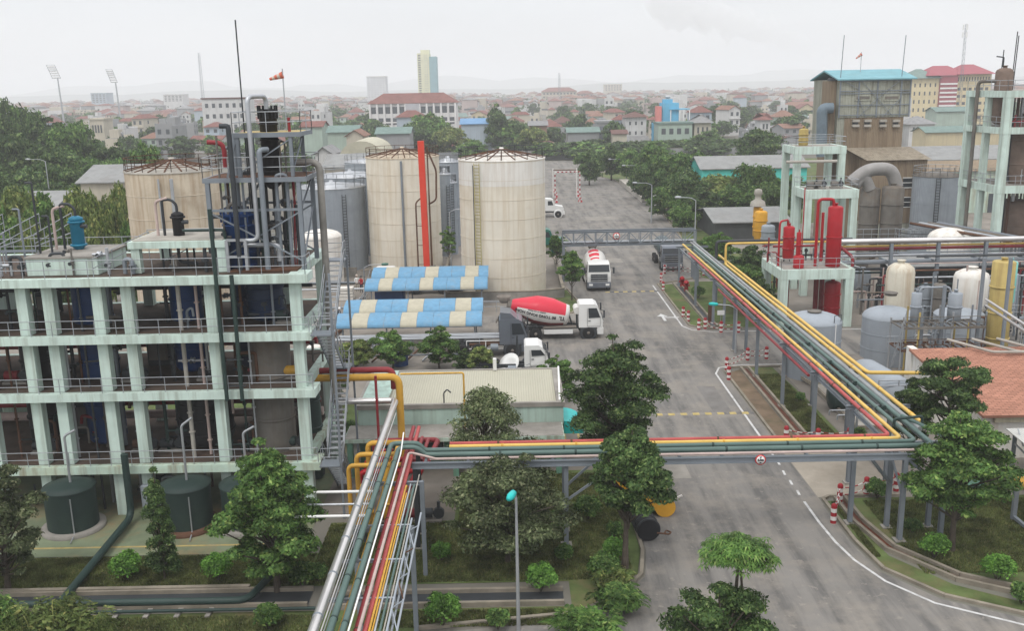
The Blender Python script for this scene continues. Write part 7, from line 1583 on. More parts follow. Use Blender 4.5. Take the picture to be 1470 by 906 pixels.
# ---- prototypes for the mid distance
protos = []
def proto_tree(h, r, m, seed, n, leaf, shape, nclump=14, crown0=.22):
    t = tree('tree', 0, 0, h, r, m, seed, n=n, leaf=leaf, crown0=crown0, nclump=nclump, shape=shape, trunk_r=.22, fine=0); t['used'] = 0; return t
for k, (h, r, m, shp) in enumerate(((8, 4.2, LF_D, 'round'), (8, 3.8, LF_M, 'round'), (9, 3.4, LF_D, 'drop'), (7, 4.4, LF_M, 'flat'), (8, 4.0, LF_Y, 'round'))):
    protos.append([proto_tree(h, r, m, 200 + k, 11000, .26, shp, 20, .12), h, r, False])
farp = []
for k, (h, r, m, shp) in enumerate(((9, 4.5, LF_D, 'round'), (9, 4.5, LF_M, 'drop'), (8, 5, LF_D, 'flat'))): farp.append([proto_tree(h, r, m, 300 + k, 2600, .5, shp, 14, .1), h, r, False])
rdT = random.Random(77)
PLACED = []
def place(pr, x, y, h, w, base, grp, z=0.0):
    sx = (w / 2) / pr[2]; sz = h / pr[1]; a = rdT.uniform(0, 6.28)
    if not pr[3]: o = pr[0]; pr[3] = True; o.location = (x, y, z); o.rotation_euler = (0, 0, a)
    else: o = dup(pr[0], (x, y, z), a)
    if 'used' in o: del o['used']
    o.scale = (sx, sx, sz); o['label'] = base; o['group'] = grp; PLACED.append(o); return o
G1 = 'trees right of the far road'
for k, (px, py_t, yb, w, pi, lab) in enumerate(((846, 215, 205, 36, 0, 'rounded tree at the end of the far road, leftmost'), (878, 207, 215, 36, 2, 'tree beside the rounded one at the road end'), (905, 212, 210, 34, 1, 'tree behind the loading platform lamp'), (935, 205, 190, 50, 1, 'high leafy tree right of the loading platform'), (960, 222, 170, 60, 3, 'broad tree over the parked white car'), (938, 235, 168, 42, 0, 'dark tree at the kerb behind the parked car'), (1000, 218, 178, 62, 1, 'tree left of the turquoise building'), (985, 245, 150, 64, 0, 'big tree behind the tall lamp'), (1030, 250, 152, 60, 4, 'yellowish tree before the turquoise building'), (1085, 238, 150, 62, 3, 'broad tree below the turquoise roof'), (1065, 262, 145, 56, 1, 'tree behind the dark shed roof'), (1010, 268, 140, 50, 2, 'dark tree beside the dark shed'), (960, 268, 148, 44, 3, 'low tree hanging over the channel'), (1110, 262, 140, 44, 0, 'tree left of the mint frames'), (1090, 184, 215, 58, 0, 'large dark tree crown behind the turquoise building'), (920, 240, 178, 30, 2, 'tree standing between kerb and platform'), (980, 292, 136, 34, 1, 'small tree beside the tall lamp'), (1050, 222, 195, 46, 4, 'light tree beside the turquoise wall'), (1140, 250, 150, 40, 1, 'tree seen between the mint frame columns'), (1125, 225, 185, 44, 2, 'dark tree left of the taller mint frame'))):
    pr = protos[pi]; top = A(px, py_t, yb); dep = yb * .973 + 4.7; place(pr, top.x, yb, top.z, w * dep / FPX * 1.15, lab, G1)
G2 = 'hedge trees at the end of the yard'
for k in range(20):
    px = 770 + k * 17 + rdT.uniform(-4, 4); yb = 290 + rdT.uniform(-12, 14); tp = A(px, 203 + rdT.uniform(-4, 5), yb); place(farp[k % 3], tp.x, yb, max(4, tp.z), 10 + rdT.uniform(-1, 3), 'green tree in the row along the back wall of the yard', G2)
G3 = 'trees of the wooded hill on the left'
n_ = 0
for row, (yb, p0, p1, t0, t1) in enumerate(((205, -60, 120, 135, 175), (190, -50, 175, 160, 215), (172, -40, 190, 185, 240), (156, -30, 215, 210, 262), (140, -30, 170, 235, 285))):
    x = p0
    while x < p1:
        u = (x - p0) / (p1 - p0); py = t0 + (t1 - t0) * u ** 1.2 + rdT.uniform(-8, 8); tp = A(x, py, yb + rdT.uniform(-5, 5)); dep = yb
        place(protos[rdT.choice((0, 0, 1, 2, 2, 3))], tp.x, yb + rdT.uniform(-4, 4), max(5, tp.z), 60 * dep / FPX * rdT.uniform(.9, 1.3), 'dark tree on the wooded rise, ' + ('back row', 'fourth row', 'middle row', 'second row', 'front row')[row], G3); x += 33; n_ += 1
for k, (px, yb, py, w, pi) in enumerate(((20, 95, 268, 70, 4), (60, 92, 275, 60, 1), (110, 90, 270, 66, 4), (150, 94, 282, 50, 4), (0, 88, 300, 60, 1), (85, 86, 300, 56, 1), (140, 84, 305, 50, 4), (170, 105, 262, 40, 4), (45, 84, 318, 50, 4), (180, 88, 318, 34, 1))):
    tp = A(px, py, yb); place(protos[pi], tp.x, yb, tp.z, w * yb / FPX, 'yellow green shrubby tree behind the left end of the mint roof', 'shrubby trees behind the mint building')
for k, (px, py, yb, w, pi, lab) in enumerate(((205, 205, 150, 50, 1, 'tree with layered crown left of the rusty tank'), (712, 148, 300, 30, 2, 'tall dark tree above the right cream tank'), (735, 172, 300, 40, 0, 'dense tree behind the tall one over the right cream tank'), (765, 182, 290, 34, 4, 'light green tree at the right cream tank top'), (615, 162, 300, 56, 1, 'green tree in front of the white school building'), (590, 178, 290, 50, 0, 'dark tree left of the school tree'), (645, 182, 285, 40, 4, 'light tree right of the school tree'), (560, 185, 280, 46, 0, 'bushy tree behind the middle cream tank'), (530, 158, 430, 26, 2, 'small dark tree left of the school building'), (415, 190, 190, 26, 2, 'slim tree seen right of the steel tower'), (1030, 148, 430, 36, 2, 'tall pointed dark tree in the town right of the blue building'), (430, 215, 185, 30, 0, 'tree below the slim one beside the tower'), (680, 200, 250, 40, 1, 'tree between the cream tank tops'))):
    tp = A(px, py, yb); place(protos[pi], tp.x, yb, tp.z, w * yb / FPX * 1.2, lab, 'trees beyond the tank farm')
# ================================================================== THE TOWN
def cm(name, c, **kw): return mat(name, c, .85, var=.08, scale=.3, streak=.2, scol=(.2, .18, .16), **kw)
WC = {'cream': cm('house_cream', (.47, .43, .35)), 'white': cm('house_white', (.54, .54, .53)), 'grey': cm('house_grey', (.27, .275, .28)), 'pale green': cm('house_pale_green', (.34, .42, .36)), 'yellow': cm('house_yellow', (.50, .43, .28)), 'pale blue': cm('house_pale_blue', (.36, .42, .47)), 'brick brown': cm('house_brick', (.26, .16, .12)), 'pink': cm('house_pink', (.42, .34, .32))}
RC = {'red': mat('roof_red', (.18, .085, .072), .85, var=.2, scale=.4), 'dark red': mat('roof_dark_red', (.13, .075, .065), .85, var=.2), 'grey': mat('roof_grey', (.22, .22, .22), .85, var=.2), 'rusty orange': mat('roof_orange', (.21, .12, .09), .85, var=.2), 'greenish': mat('roof_green', (.15, .21, .19), .8, var=.15), 'blue': mat('roof_blue', (.14, .26, .42), .7, var=.1)}
def windows_grid(t, x0, x1, y, z0, z1, nx, nz, m=WINDK, side=-1, fw=.5, fh=.55, name='window', frame=None):
    for i in range(nx):
        for k in range(nz):
            cx = x0 + (x1 - x0) * (i + .5) / nx; cz = z0 + (z1 - z0) * (k + .5) / nz; w_ = (x1 - x0) / nx * fw / 2; h_ = (z1 - z0) / nz * fh / 2
            b = MB(); b.box(cx - w_, y + side * .06, cz - h_, cx + w_, y + side * .01, cz + h_, m)
            if frame: b.box(cx - w_ - .08, y + side * .14, cz - h_ - .1, cx + w_ + .08, y + side * .061, cz - h_ - .02, frame)
            b.build(name, t)
HP = []
def house_proto(w, d, st, wc, rc, roof):
    t = thing('town_house', 'house', 'house', (0, 0, 0)); h = st * 3.1; b = MB(); b.box(-w / 2, -d / 2, 0, w / 2, d / 2, h, WC[wc])
    b.box(-w / 2 - .12, -d / 2 - .5, h - .25 - 3.1 * (st > 1), w / 2 + .12, -d / 2 - .002, h - 3.1 * (st > 1), WC[wc]); b.build('wall', t); b = MB()
    if roof == 'hip': o = .6; zz_ = h + .01; rh = min(w, d) * .32; b.add([(-w / 2 - o, -d / 2 - o, zz_), (w / 2 + o, -d / 2 - o, zz_), (w / 2 + o, d / 2 + o, zz_), (-w / 2 - o, d / 2 + o, zz_), (-max(0, w - d) / 2, -max(0, d - w) / 2, zz_ + rh), (max(0, w - d) / 2 + .01, max(0, d - w) / 2 + .01, zz_ + rh)], [(3, 2, 1, 0), (0, 1, 5, 4), (1, 2, 5), (2, 3, 4, 5), (3, 0, 4)], RC[rc])
    elif roof == 'gable': o = .5; b.extr([(-d / 2 - o, h - .1), (-d / 2 - o, h + .05), (0, h + d * .22), (d / 2 + o, h + .05), (d / 2 + o, h - .1), (0, h + d * .22 - .2)], -w / 2 - .3, w / 2 + .3, RC[rc])
    elif roof == 'front gable': o = .4; b.sweepy([(-w / 2 - o, h - .1), (-w / 2 - o, h + .05), (0, h + w * .3), (w / 2 + o, h + .05), (w / 2 + o, h - .1), (0, h + w * .3 - .2)], -d / 2 - .4, d / 2 + .4, RC[rc])
    else: b.box(-w / 2 + .2, -d / 2 + .2, h + .001, w / 2 - .2, d / 2 - .2, h + .08, RC[rc]); b.box(-w / 2, -d / 2, h + .001, w / 2, -d / 2 + .18, h + .8, WC[wc]); b.box(-w * .2, 0, h + .081, w * .3, d * .35, h + 2.4, WC[wc])
    b.build('roof', t)
    if roof in ('gable',):
        b = MB()
        for x in (-w / 2 + .02, w / 2 - .02): b.add([(x, -d / 2, h), (x, 0, h + d * .22 - .2), (x, d / 2, h)], [(0, 1, 2)], WC[wc])
        b.build('gable', t)
    if roof == 'front gable': b = MB(); b.add([(-w / 2, -d / 2 + .02, h), (0, -d / 2 + .02, h + w * .3 - .2), (w / 2, -d / 2 + .02, h)], [(0, 1, 2)], WC[wc]); b.build('gable', t)
    windows_grid(t, -w / 2, w / 2, -d / 2, 0.2, h, 2 if w < 8 else 3, st, fw=.42, fh=.45)
    b = MB()
    for k in range(st): b.box(w / 2 + .01, -d / 6 - .5, k * 3.1 + 1, w / 2 + .06, -d / 6 + .5, k * 3.1 + 2.3, WINDK)
    b.build('side_window', t)
    if roof == 'flat': b = MB(); b.tube([(-w * .28, d * .1, h + 1.2), (w * .08 - w * .1, d * .1, h + 1.2)], .5, STEEL_L, 10); b.box(-w * .25, -.1, h + .08, -w * .2, .6, h + .8, STEEL); b.build('water_tank', t)
    words_ = {1: 'one', 2: 'two', 3: 'three', 4: 'four'}[st]; kind_ = {'hip': 'hipped', 'gable': 'pitched', 'front gable': 'gable fronted', 'flat': 'flat'}[roof]
    return [t, w, h, '%s-storey %s house, %s %s roof' % (words_, wc.replace(' ', '-'), rc.replace(' ', '-'), kind_.replace(' ', '-')), False]
for (w, d, st, wc, rc, rf_) in ((5, 12, 3, 'cream', 'red', 'hip'), (9, 9, 2, 'white', 'red', 'hip'), (6, 10, 3, 'grey', 'grey', 'flat'), (11, 9, 1, 'grey', 'dark red', 'gable'), (8, 11, 2, 'yellow', 'red', 'front gable'), (5, 12, 4, 'white', 'grey', 'flat'), (7, 9, 2, 'pale green', 'rusty orange', 'hip'), (12, 10, 1, 'brick brown', 'grey', 'gable'), (6, 9, 3, 'pale blue', 'red', 'hip'), (10, 9, 2, 'grey', 'rusty orange', 'gable'), (14, 11, 1, 'cream', 'greenish', 'gable'), (8, 8, 2, 'pink', 'dark red', 'hip'), (5, 10, 3, 'white', 'rusty orange', 'front gable'), (7, 9, 2, 'grey', 'grey', 'flat'), (12, 10, 1, 'white', 'red', 'gable'), (6, 9, 2, 'cream', 'grey', 'flat')):
    HP.append(house_proto(w, d, st, wc, rc, rf_))
rdC = random.Random(2024)
# keep clear of the landmarks: (x centre px, half width px, nearest y, farthest y)
KEEP = [(593, 75, 395, 470), (966, 40, 300, 352), (1365, 75, 300, 470), (320, 45, 380, 470), (700, 12, 300, 350)]
HOUSES = []; nh = 0
rows_ = [(318, 330, 22), (345, 12, 23), (372, 12, 24), (402, 14, 25), (436, 16, 26), (476, 18, 27), (522, 20, 28), (576, 24, 29), (640, 28, 29), (720, 30, 29)]
for (y, jit, n) in rows_:
    jit = 8 if jit > 100 else jit
    for i in range(n):
        px = -60 + (1470 + 120) * (i + rdC.uniform(.1, .9)) / n; yy = y + rdC.uniform(-jit, jit) * .6
        if y < 340 and (px < 200 or 380 < px < 780): pass
        if any(abs(px - k[0]) < k[1] and k[2] < yy < k[3] for k in KEEP): continue
        if px < 150 and y < 400: continue
        x = (px - 735) / FPX * (yy * .973 + 4.7); pr = HP[rdC.randrange(len(HP))]; rz = rdC.choice((0, 0, R(90), R(-12), R(15), R(180), R(8), R(-90))) + rdC.uniform(-.1, .1)
        s = rdC.uniform(.7, 1.08); base = pr[3]
        if not pr[4]: o = pr[0]; pr[4] = True; o.location = (x, yy, 0); o.rotation_euler = (0, 0, rz)
        else: o = dup(pr[0], (x, yy, 0), rz)
        o.scale = (s, s, s * rdC.uniform(.85, 1.2)); o['group'] = 'houses of the town'; o['label'] = base; HOUSES.append(o); nh += 1
for pr in HP:
    if not pr[4]:
        for c in list(pr[0].children): bpy.data.objects.remove(c)
        bpy.data.objects.remove(pr[0])
# trees between the houses
for k in range(230):
    y = rdC.choice((300, 330, 358, 388, 420, 455, 500, 550, 610, 690)) + rdC.uniform(-8, 8); px = rdC.uniform(-40, 1510)
    if any(abs(px - q[0]) < q[1] + 10 and q[2] - 30 < y < q[3] for q in KEEP): continue
    x = (px - 735) / FPX * (y * .973 + 4.7); h = rdC.uniform(6, 11); place(farp[k % 3], x, y, h, rdC.uniform(7, 13), 'leafy tree among the town houses', 'trees between the town houses')
# the mass of the far town and its greenery
fm = [WC['white'], WC['cream'], WC['grey'], WC['pink'], RC['red'], RC['rusty orange'], RC['grey'], RC['dark red']]
b = MB()
for k in range(2600):
    y = 770 + 1300 * rdC.random() ** 1.5; px = rdC.uniform(-80, 1550); x = (px - 735) / FPX * y; w_, d_, h_ = rdC.uniform(6, 16), rdC.uniform(8, 16), rdC.choice((3.5, 6.5, 6.5, 9.5, 12)) * rdC.uniform(.8, 1.1)
    m = rdC.choice(fm[:4]); r_ = rdC.choice(fm[4:]); b.box(x - w_ / 2, y - d_ / 2, -.5, x + w_ / 2, y + d_ / 2, h_, m)
    if rdC.random() < .75: rh = rdC.uniform(1.5, 3); b.add([(x - w_ / 2 - .5, y - d_ / 2 - .5, h_ + .02), (x + w_ / 2 + .5, y - d_ / 2 - .5, h_ + .02), (x + w_ / 2 + .5, y + d_ / 2, h_ + .02), (x - w_ / 2 - .5, y + d_ / 2, h_ + .02), (x, y, h_ + rh)], [(0, 1, 4), (1, 2, 4), (2, 3, 4), (3, 0, 4)], r_)
    b.box(x - w_ * .35, y - d_ / 2 - .1, h_ * .35, x + w_ * .35, y - d_ / 2 - .02, h_ * .35 + 1.2, WINDK)
b.build('distant_town', kind='stuff')
cl = []
for k in range(900):
    y = 760 + 1400 * rdC.random() ** 1.4; px = rdC.uniform(-80, 1550); x = (px - 735) / FPX * y; r_ = rdC.uniform(5, 16) * (1 + y / 2500); cl.append((x, y, rdC.uniform(3, 6), r_, r_ * .6, rdC.uniform(4, 8)))
o = leaves(None, cl, 60000, 1.5, LF_D, 501, None, name='distant_woods'); o['kind'] = 'stuff'
# ---------------------------------------------------------------- landmarks
def block(name, label, pxl, pxr, pyt, y, d, wm, roof=None, rise=2.5, nx=8, nz=3, cat='building', z0h=0.0, roofm=None, winm=WINDK, fw=.55, fh=.5, hip=True, band=None):
    l, r = A(pxl, pyt, y), A(pxr, pyt, y); h = (l.z + r.z) / 2; t = thing(name, label, cat, ((l.x + r.x) / 2, y + d / 2, 0)); b = MB(); b.box(l.x, y, 0, r.x, y + d, h, wm); b.build('wall', t)
    windows_grid(t, l.x + .5, r.x - .5, y, z0h, h - .4, nx, nz, winm, fw=fw, fh=fh)
    b = MB(); o = .9
    if roof == 'hip': b.add([(l.x - o, y - o, h + .02), (r.x + o, y - o, h + .02), (r.x + o, y + d + o, h + .02), (l.x - o, y + d + o, h + .02), (l.x + d * .4, y + d / 2, h + rise), (r.x - d * .4, y + d / 2, h + rise)], [(0, 1, 5, 4), (1, 2, 5), (2, 3, 4, 5), (3, 0, 4), (3, 2, 1, 0)], roofm)
    else: b.box(l.x - .3, y - .3, h + .01, r.x + .3, y + d + .3, h + .6, roofm or wm)
    b.build('roof', t); return t, l.x, r.x, h
# white school with red roof: columns between window bays, patterned middle
WLM = cm('school_white', (.66, .65, .64))
t, x0, x1, h = block('school_building', 'long white three storey building with a red hipped roof', 529, 655, 148, 410, 14, WLM, 'hip', 4.2, 12, 3, z0h=1.0, roofm=RC['red'], fw=.66, fh=.6)
b = MB()
for i in range(13): x = x0 + .5 + (x1 - x0 - 1) * i / 12; b.box(x - .35, 409.2, 0, x + .35, 409.93, h - .1, WLM)
for z_ in (3.6, 7.2): b.box(x0, 409.3, z_, x1, 409.9, z_ + .5, WLM)
b.build('pilasters', t)
b = MB(); xm = (x0 + x1) / 2
for i in range(6):
    for k in range(9): b.box(xm - 2.4 + i * .8, 409.0, 1 + k * 1.05, xm - 2.4 + i * .8 + .5, 409.18, 1.55 + k * 1.05, WINDK)
b.box(xm - 2.9, 409.181, 0, xm + 2.9, 409.29, h - .15, cm('school_grey', (.4, .4, .42))); b.build('screen_panel', t)
# tall towers
YT = cm('tower_pale_yellow', (.62, .62, .42)); TB = cm('tower_teal', (.2, .36, .40))
y = 900; l, m_, r, tp = A(601, 140, y), A(618, 140, y), A(628, 140, y), A(610, 76, y); t = thing('tower_block', 'tall pale yellow tower block with a teal side on the skyline', 'tower block', (m_.x, y + 8, 0))
b = MB(); b.box(l.x, y, 0, m_.x, y + 20, tp.z, YT); b.box(l.x + 3, y + 3, tp.z + .01, m_.x, y + 15, tp.z + 3.0, YT); b.build('wall', t); b = MB(); b.box(m_.x + .02, y + .5, 0, r.x, y + 19, tp.z - 3, TB); b.build('side_wing', t)
windows_grid(t, l.x + .3, l.x + 3.6, y, 15, tp.z - 1, 1, 18, fw=.7, fh=.5); windows_grid(t, l.x + 6, m_.x - 1, y, 15, tp.z - 1, 2, 18, cm('pale_window', (.42, .44, .36)), fw=.5, fh=.35)
block('tower_block', 'white slab block left of the pale yellow tower', 526, 553, 110, 950, 18, cm('slab_white', (.6, .62, .64)), None, nx=6, nz=9, z0h=14, roofm=WLM, fh=.4, fw=.45, winm=cm('pale_grey_window', (.4, .42, .44)))
block('tower_block', 'faint pale block far left on the skyline', 130, 152, 134, 1000, 18, WC['pale blue'], None, nx=4, nz=5, z0h=14); block('tower_block', 'second faint pale block left of the tower mast', 234, 262, 136, 980, 18, WC['white'], None, nx=5, nz=4, z0h=14)
block('tower_block', 'low pale apartment slab on the middle skyline', 868, 893, 121, 1500, 20, WC['cream'], None, nx=6, nz=3, z0h=14); block('hospital_building', 'long pale building with a reddish roof far behind the town', 778, 828, 131, 1000, 18, WC['cream'], 'hip', 4, 10, 3, z0h=6, roofm=RC['red'])
block('office_building', 'long pinkish building beside the far one with the reddish roof', 828, 852, 134, 1020, 14, WC['pink'], 'hip', 3, 5, 2, z0h=6, roofm=RC['red']); block('long_hall', 'wide orange roofed hall in the middle distance', 835, 895, 144, 800, 18, WC['cream'], 'hip', 3, 6, 1, z0h=2, roofm=RC['rusty orange'])
block('long_hall', 'wide pinkish red roofed hall left of the brown tower', 1125, 1195, 152, 560, 14, WC['cream'], 'hip', 2.5, 6, 1, z0h=2, roofm=RC['rusty orange'])
block('apartment_building', 'white apartment building with a brown roof edge left of the steel tower', 289, 352, 142, 400, 14, WC['white'], None, nx=6, nz=4, z0h=1, roofm=RC['dark red'], fw=.45, fh=.4)
block('yellow_building', 'cream yellow building before the left floodlights', 128, 148, 172, 330, 8, WC['cream'], None, nx=4, nz=2, z0h=2)
# blue and pink building
BLU = cm('bright_blue_wall', (.12, .42, .62)); PNK = cm('coral_pink_wall', (.62, .22, .2))
y = 318; t = thing('blue_building', 'bright blue building with coral pink panels and roof terraces', 'building', (A(965, 180, y).x, y + 5, 0)); l, r = A(942, 175, y), A(990, 175, y); h1 = A(965, 152, y).z; h0 = A(965, 177, y).z
b = MB(); b.box(l.x, y, 0, r.x, y + 10, h0, BLU); b.box(l.x + 2.2, y + 1, h0 + .01, l.x + 7.5, y + 8, h1 + 1.0, BLU); b.build('wall', t); b = MB(); b.box(l.x - .02, y - .3, h0 - 2, l.x + 1.7, y + 3, h1, PNK); b.box(l.x + 2.6, y - .3, 2, l.x + 4.2, y - .02, h0 + .6, PNK); b.build('pink_panel', t)
b = MB()
for x in (l.x + 7.6, l.x + 8.9, r.x - .2, l.x + 4.6): b.box(x, y + .2, h0 + .02, x + .3, y + .5, h1 - 1.2, WHITE)
b.box(l.x + 4.5, y + .1, h1 - 1.19, r.x, y + 6, h1 - .9, BLU); b.build('terrace_frame', t); b = MB(); q = A(954, 140, y); b.box(l.x + 2.6, y + 2, h1 + 1.01, l.x + 5.6, y + 5, h1 + 2.2, BLU); b.tube([(l.x + 3.3, y + 3, h1 + 2.9), (l.x + 4.9, y + 3, h1 + 2.9)], .5, STEEL_L, 10); b.build('roof_box', t)
windows_grid(t, l.x + 4.8, r.x - .4, y, 1, h0, 3, 3, fw=.5, fh=.5)
block('green_building', 'pale green two storey building in front of the blue one', 945, 994, 178, 305, 9, WC['pale green'], None, nx=4, nz=2, z0h=1, roofm=RC['greenish']); block('white_house', 'white tall narrow house with a red roof left of the blue building', 898, 928, 168, 316, 9, WC['white'], 'hip', 1.8, 3, 3, z0h=1, roofm=RC['dark red'], fw=.3, fh=.35)
block('grey_hall', 'grey arched front hall with a white edge left of the white narrow house', 857, 882, 176, 310, 9, WC['grey'], None, nx=1, nz=1, z0h=.3, fw=.9, fh=.85, winm=cm('grille_grey', (.16, .17, .2))); block('small_villa', 'small cream villa with dark gable and brown windows', 997, 1021, 176, 306, 8, WC['cream'], 'hip', 2.5, 3, 2, z0h=1, roofm=RC['grey'], fw=.4); block('white_house', 'white gabled house right of the pointed dark tree', 1092, 1106, 172, 330, 8, WC['white'], 'hip', 2.2, 2, 2, z0h=1, roofm=RC['red'])
block('white_house', 'white gabled villa with many windows seen right of the brown tower', 1306, 1342, 178, 300, 9, WC['white'], 'hip', 2.4, 4, 3, z0h=1, roofm=RC['grey'], fw=.3)
# hotel
y = 420; HY = cm('hotel_cream', (.62, .53, .33)); HM = cm('hotel_maroon', (.30, .08, .10)); t = thing('hotel_building', 'big cream hotel with a maroon striped middle and hipped roofs', 'hotel', (A(1360, 130, y).x, y + 8, 0))
a0, a1, a2_, a3_ = (A(px, 112, y) for px in (1308, 1349, 1374, 1425)); b = MB(); b.box(a0.x, y, 0, a1.x, y + 16, A(1330, 112, y).z, HY); b.box(a2_.x, y + 1, 0, a3_.x, y + 16, A(1400, 106, y).z, HY); b.build('wall', t)
b = MB(); zt2 = A(1362, 108, y).z; b.box(a1.x + .02, y - 1, 0, a2_.x - .02, y + 12, zt2, HM); b.build('middle_bay', t); b = MB()
for k in range(9): b.box(a1.x + .1, y - 1.15, 4 + k * (zt2 - 6) / 9, a2_.x - .1, y - 1.01, 4.7 + k * (zt2 - 6) / 9, WHITE)
b.build('white_bands', t); windows_grid(t, a0.x + .8, a1.x - .5, y, 3, A(1330, 116, y).z, 5, 5, fw=.28, fh=.45); windows_grid(t, a2_.x + .5, a3_.x - .5, y + 1, 3, A(1400, 122, y).z, 6, 5, fw=.55, fh=.4); windows_grid(t, a2_.x + .5, a3_.x - .5, y + 1, A(1400, 118, y).z, A(1400, 108, y).z, 12, 1, fw=.4, fh=.6)
for (xa, xb, zb_, rise, mm) in ((a0.x, a1.x, A(1330, 112, y).z, 4.0, RC['greenish']), (a1.x - 5, a2_.x + 4, zt2 + .02, 4.2, HM), (a2_.x, a3_.x, A(1400, 106, y).z, 4.2, HM)):
    b = MB(); o = .8; b.add([(xa - o, y - 1.5, zb_ + .02), (xb + o, y - 1.5, zb_ + .02), (xb + o, y + 17, zb_ + .02), (xa - o, y + 17, zb_ + .02), (xa + 5, y + 8, zb_ + rise), (xb - 5, y + 8, zb_ + rise)], [(0, 1, 5, 4), (1, 2, 5), (2, 3, 4, 5), (3, 0, 4), (3, 2, 1, 0)], mm); b.build('roof', t)
def mast(label, px, pyt, y, w=1.2, name='telecom_mast', panels=True):
    q = A(px, 150, y); tp = A(px, pyt, y); t = thing(name, label, 'mast', (q.x, y, 0)); b = MB(); H = tp.z
    for g in range(3): b.tube([(q.x + w * .577 * math.cos(g * 2.09), y + w * .577 * math.sin(g * 2.09), 0), (q.x + w * .3 * math.cos(g * 2.09), y + w * .3 * math.sin(g * 2.09), H)], .05 * y / 300, STEEL, 5)
    for k in range(int(H / 2)): ww = w * .577 - w * .277 * k * 2 / H; b.tube([(q.x + ww * math.cos(g * 2.09), y + ww * math.sin(g * 2.09), k * 2.0) for g in range(4)], .03 * y / 300, STEEL, 4); b.tube([(q.x + ww, y, k * 2.0), (q.x + ww * math.cos(2.09), y + ww * math.sin(2.09), k * 2 + 2)], .03 * y / 300, STEEL, 4)
    b.build('lattice', t)
    if panels:
        b = MB()
        for g in range(3):
            for z_ in (H - 2.2, H - 5): b.bbox(q.x + w * .7 * math.cos(g * 2.09 + .5) - .2, y + w * .7 * math.sin(g * 2.09 + .5) - .15, z_, q.x + w * .7 * math.cos(g * 2.09 + .5) + .2, y + w * .7 * math.sin(g * 2.09 + .5) + .15, z_ + 2, WHITE, .04)
        b.build('antenna_panel', t)
mast('lattice telecom mast with panel antennas above the hotel', 1377, 34, 380, 1.3); mast('very faint lattice mast left of the antenna rod', 292, 75, 900, 3, panels=False); mast('faint slim mast on the middle skyline', 803, 104, 900, 2.2, panels=False)
# stadium floodlights
for k, (px, pyt, pyb, tilt, lab) in enumerate(((88, 92, 165, 0, 'left stadium floodlight tower with its lamp panel facing the viewer'), (172, 98, 185, 1, 'right stadium floodlight tower with its lamp panel seen edge on'))):
    y = 520; f = A(px + 3, pyb, y); tp = A(px - 3, pyt + 20, y); hd = A(px - 5, pyt, y); t = thing('floodlight_tower', lab, 'floodlight tower', (f.x, y, 0), 'stadium floodlight towers'); b = MB(); b.tube([(f.x, y, 0), (f.x - .6, y, tp.z)], .6, STEEL_L, 8, r2=.35); b.build('mast', t)
    b = MB(); W = 3.0 if k == 0 else .6; c = Vector((f.x - 1.2, y, tp.z)); u = Vector((1, -.2, 0)) if k == 0 else Vector((.3, 1, 0)); u.normalize(); v = Vector((-.28, -.15, 1)).normalized() if k == 0 else Vector((-.32, 0, 1)).normalized()
    H_ = (hd.z - tp.z) * 1.0
    for i in range(6):
        b.beam(c + v * (H_ * i / 5) - u * 2.6, c + v * (H_ * i / 5) + u * 2.6, .12, .12, STEEL)
    for s in (-1, 1): b.beam(c + u * 2.4 * s, c + v * H_ + u * 2.4 * s, .15, .15, STEEL)
    b.build('head_frame', t); b = MB(); nrm = u.cross(v)
    for i in range(6):
        for j in range(6): p = c + v * (H_ * (i + .3) / 6) + u * (-2.3 + j * .92); b.lathe(p, [(.05, -.2), (.4, .2), (.001, .22)], WHITE, 8, axis=tuple(-nrm))
    b.build('lamp_bank', t)
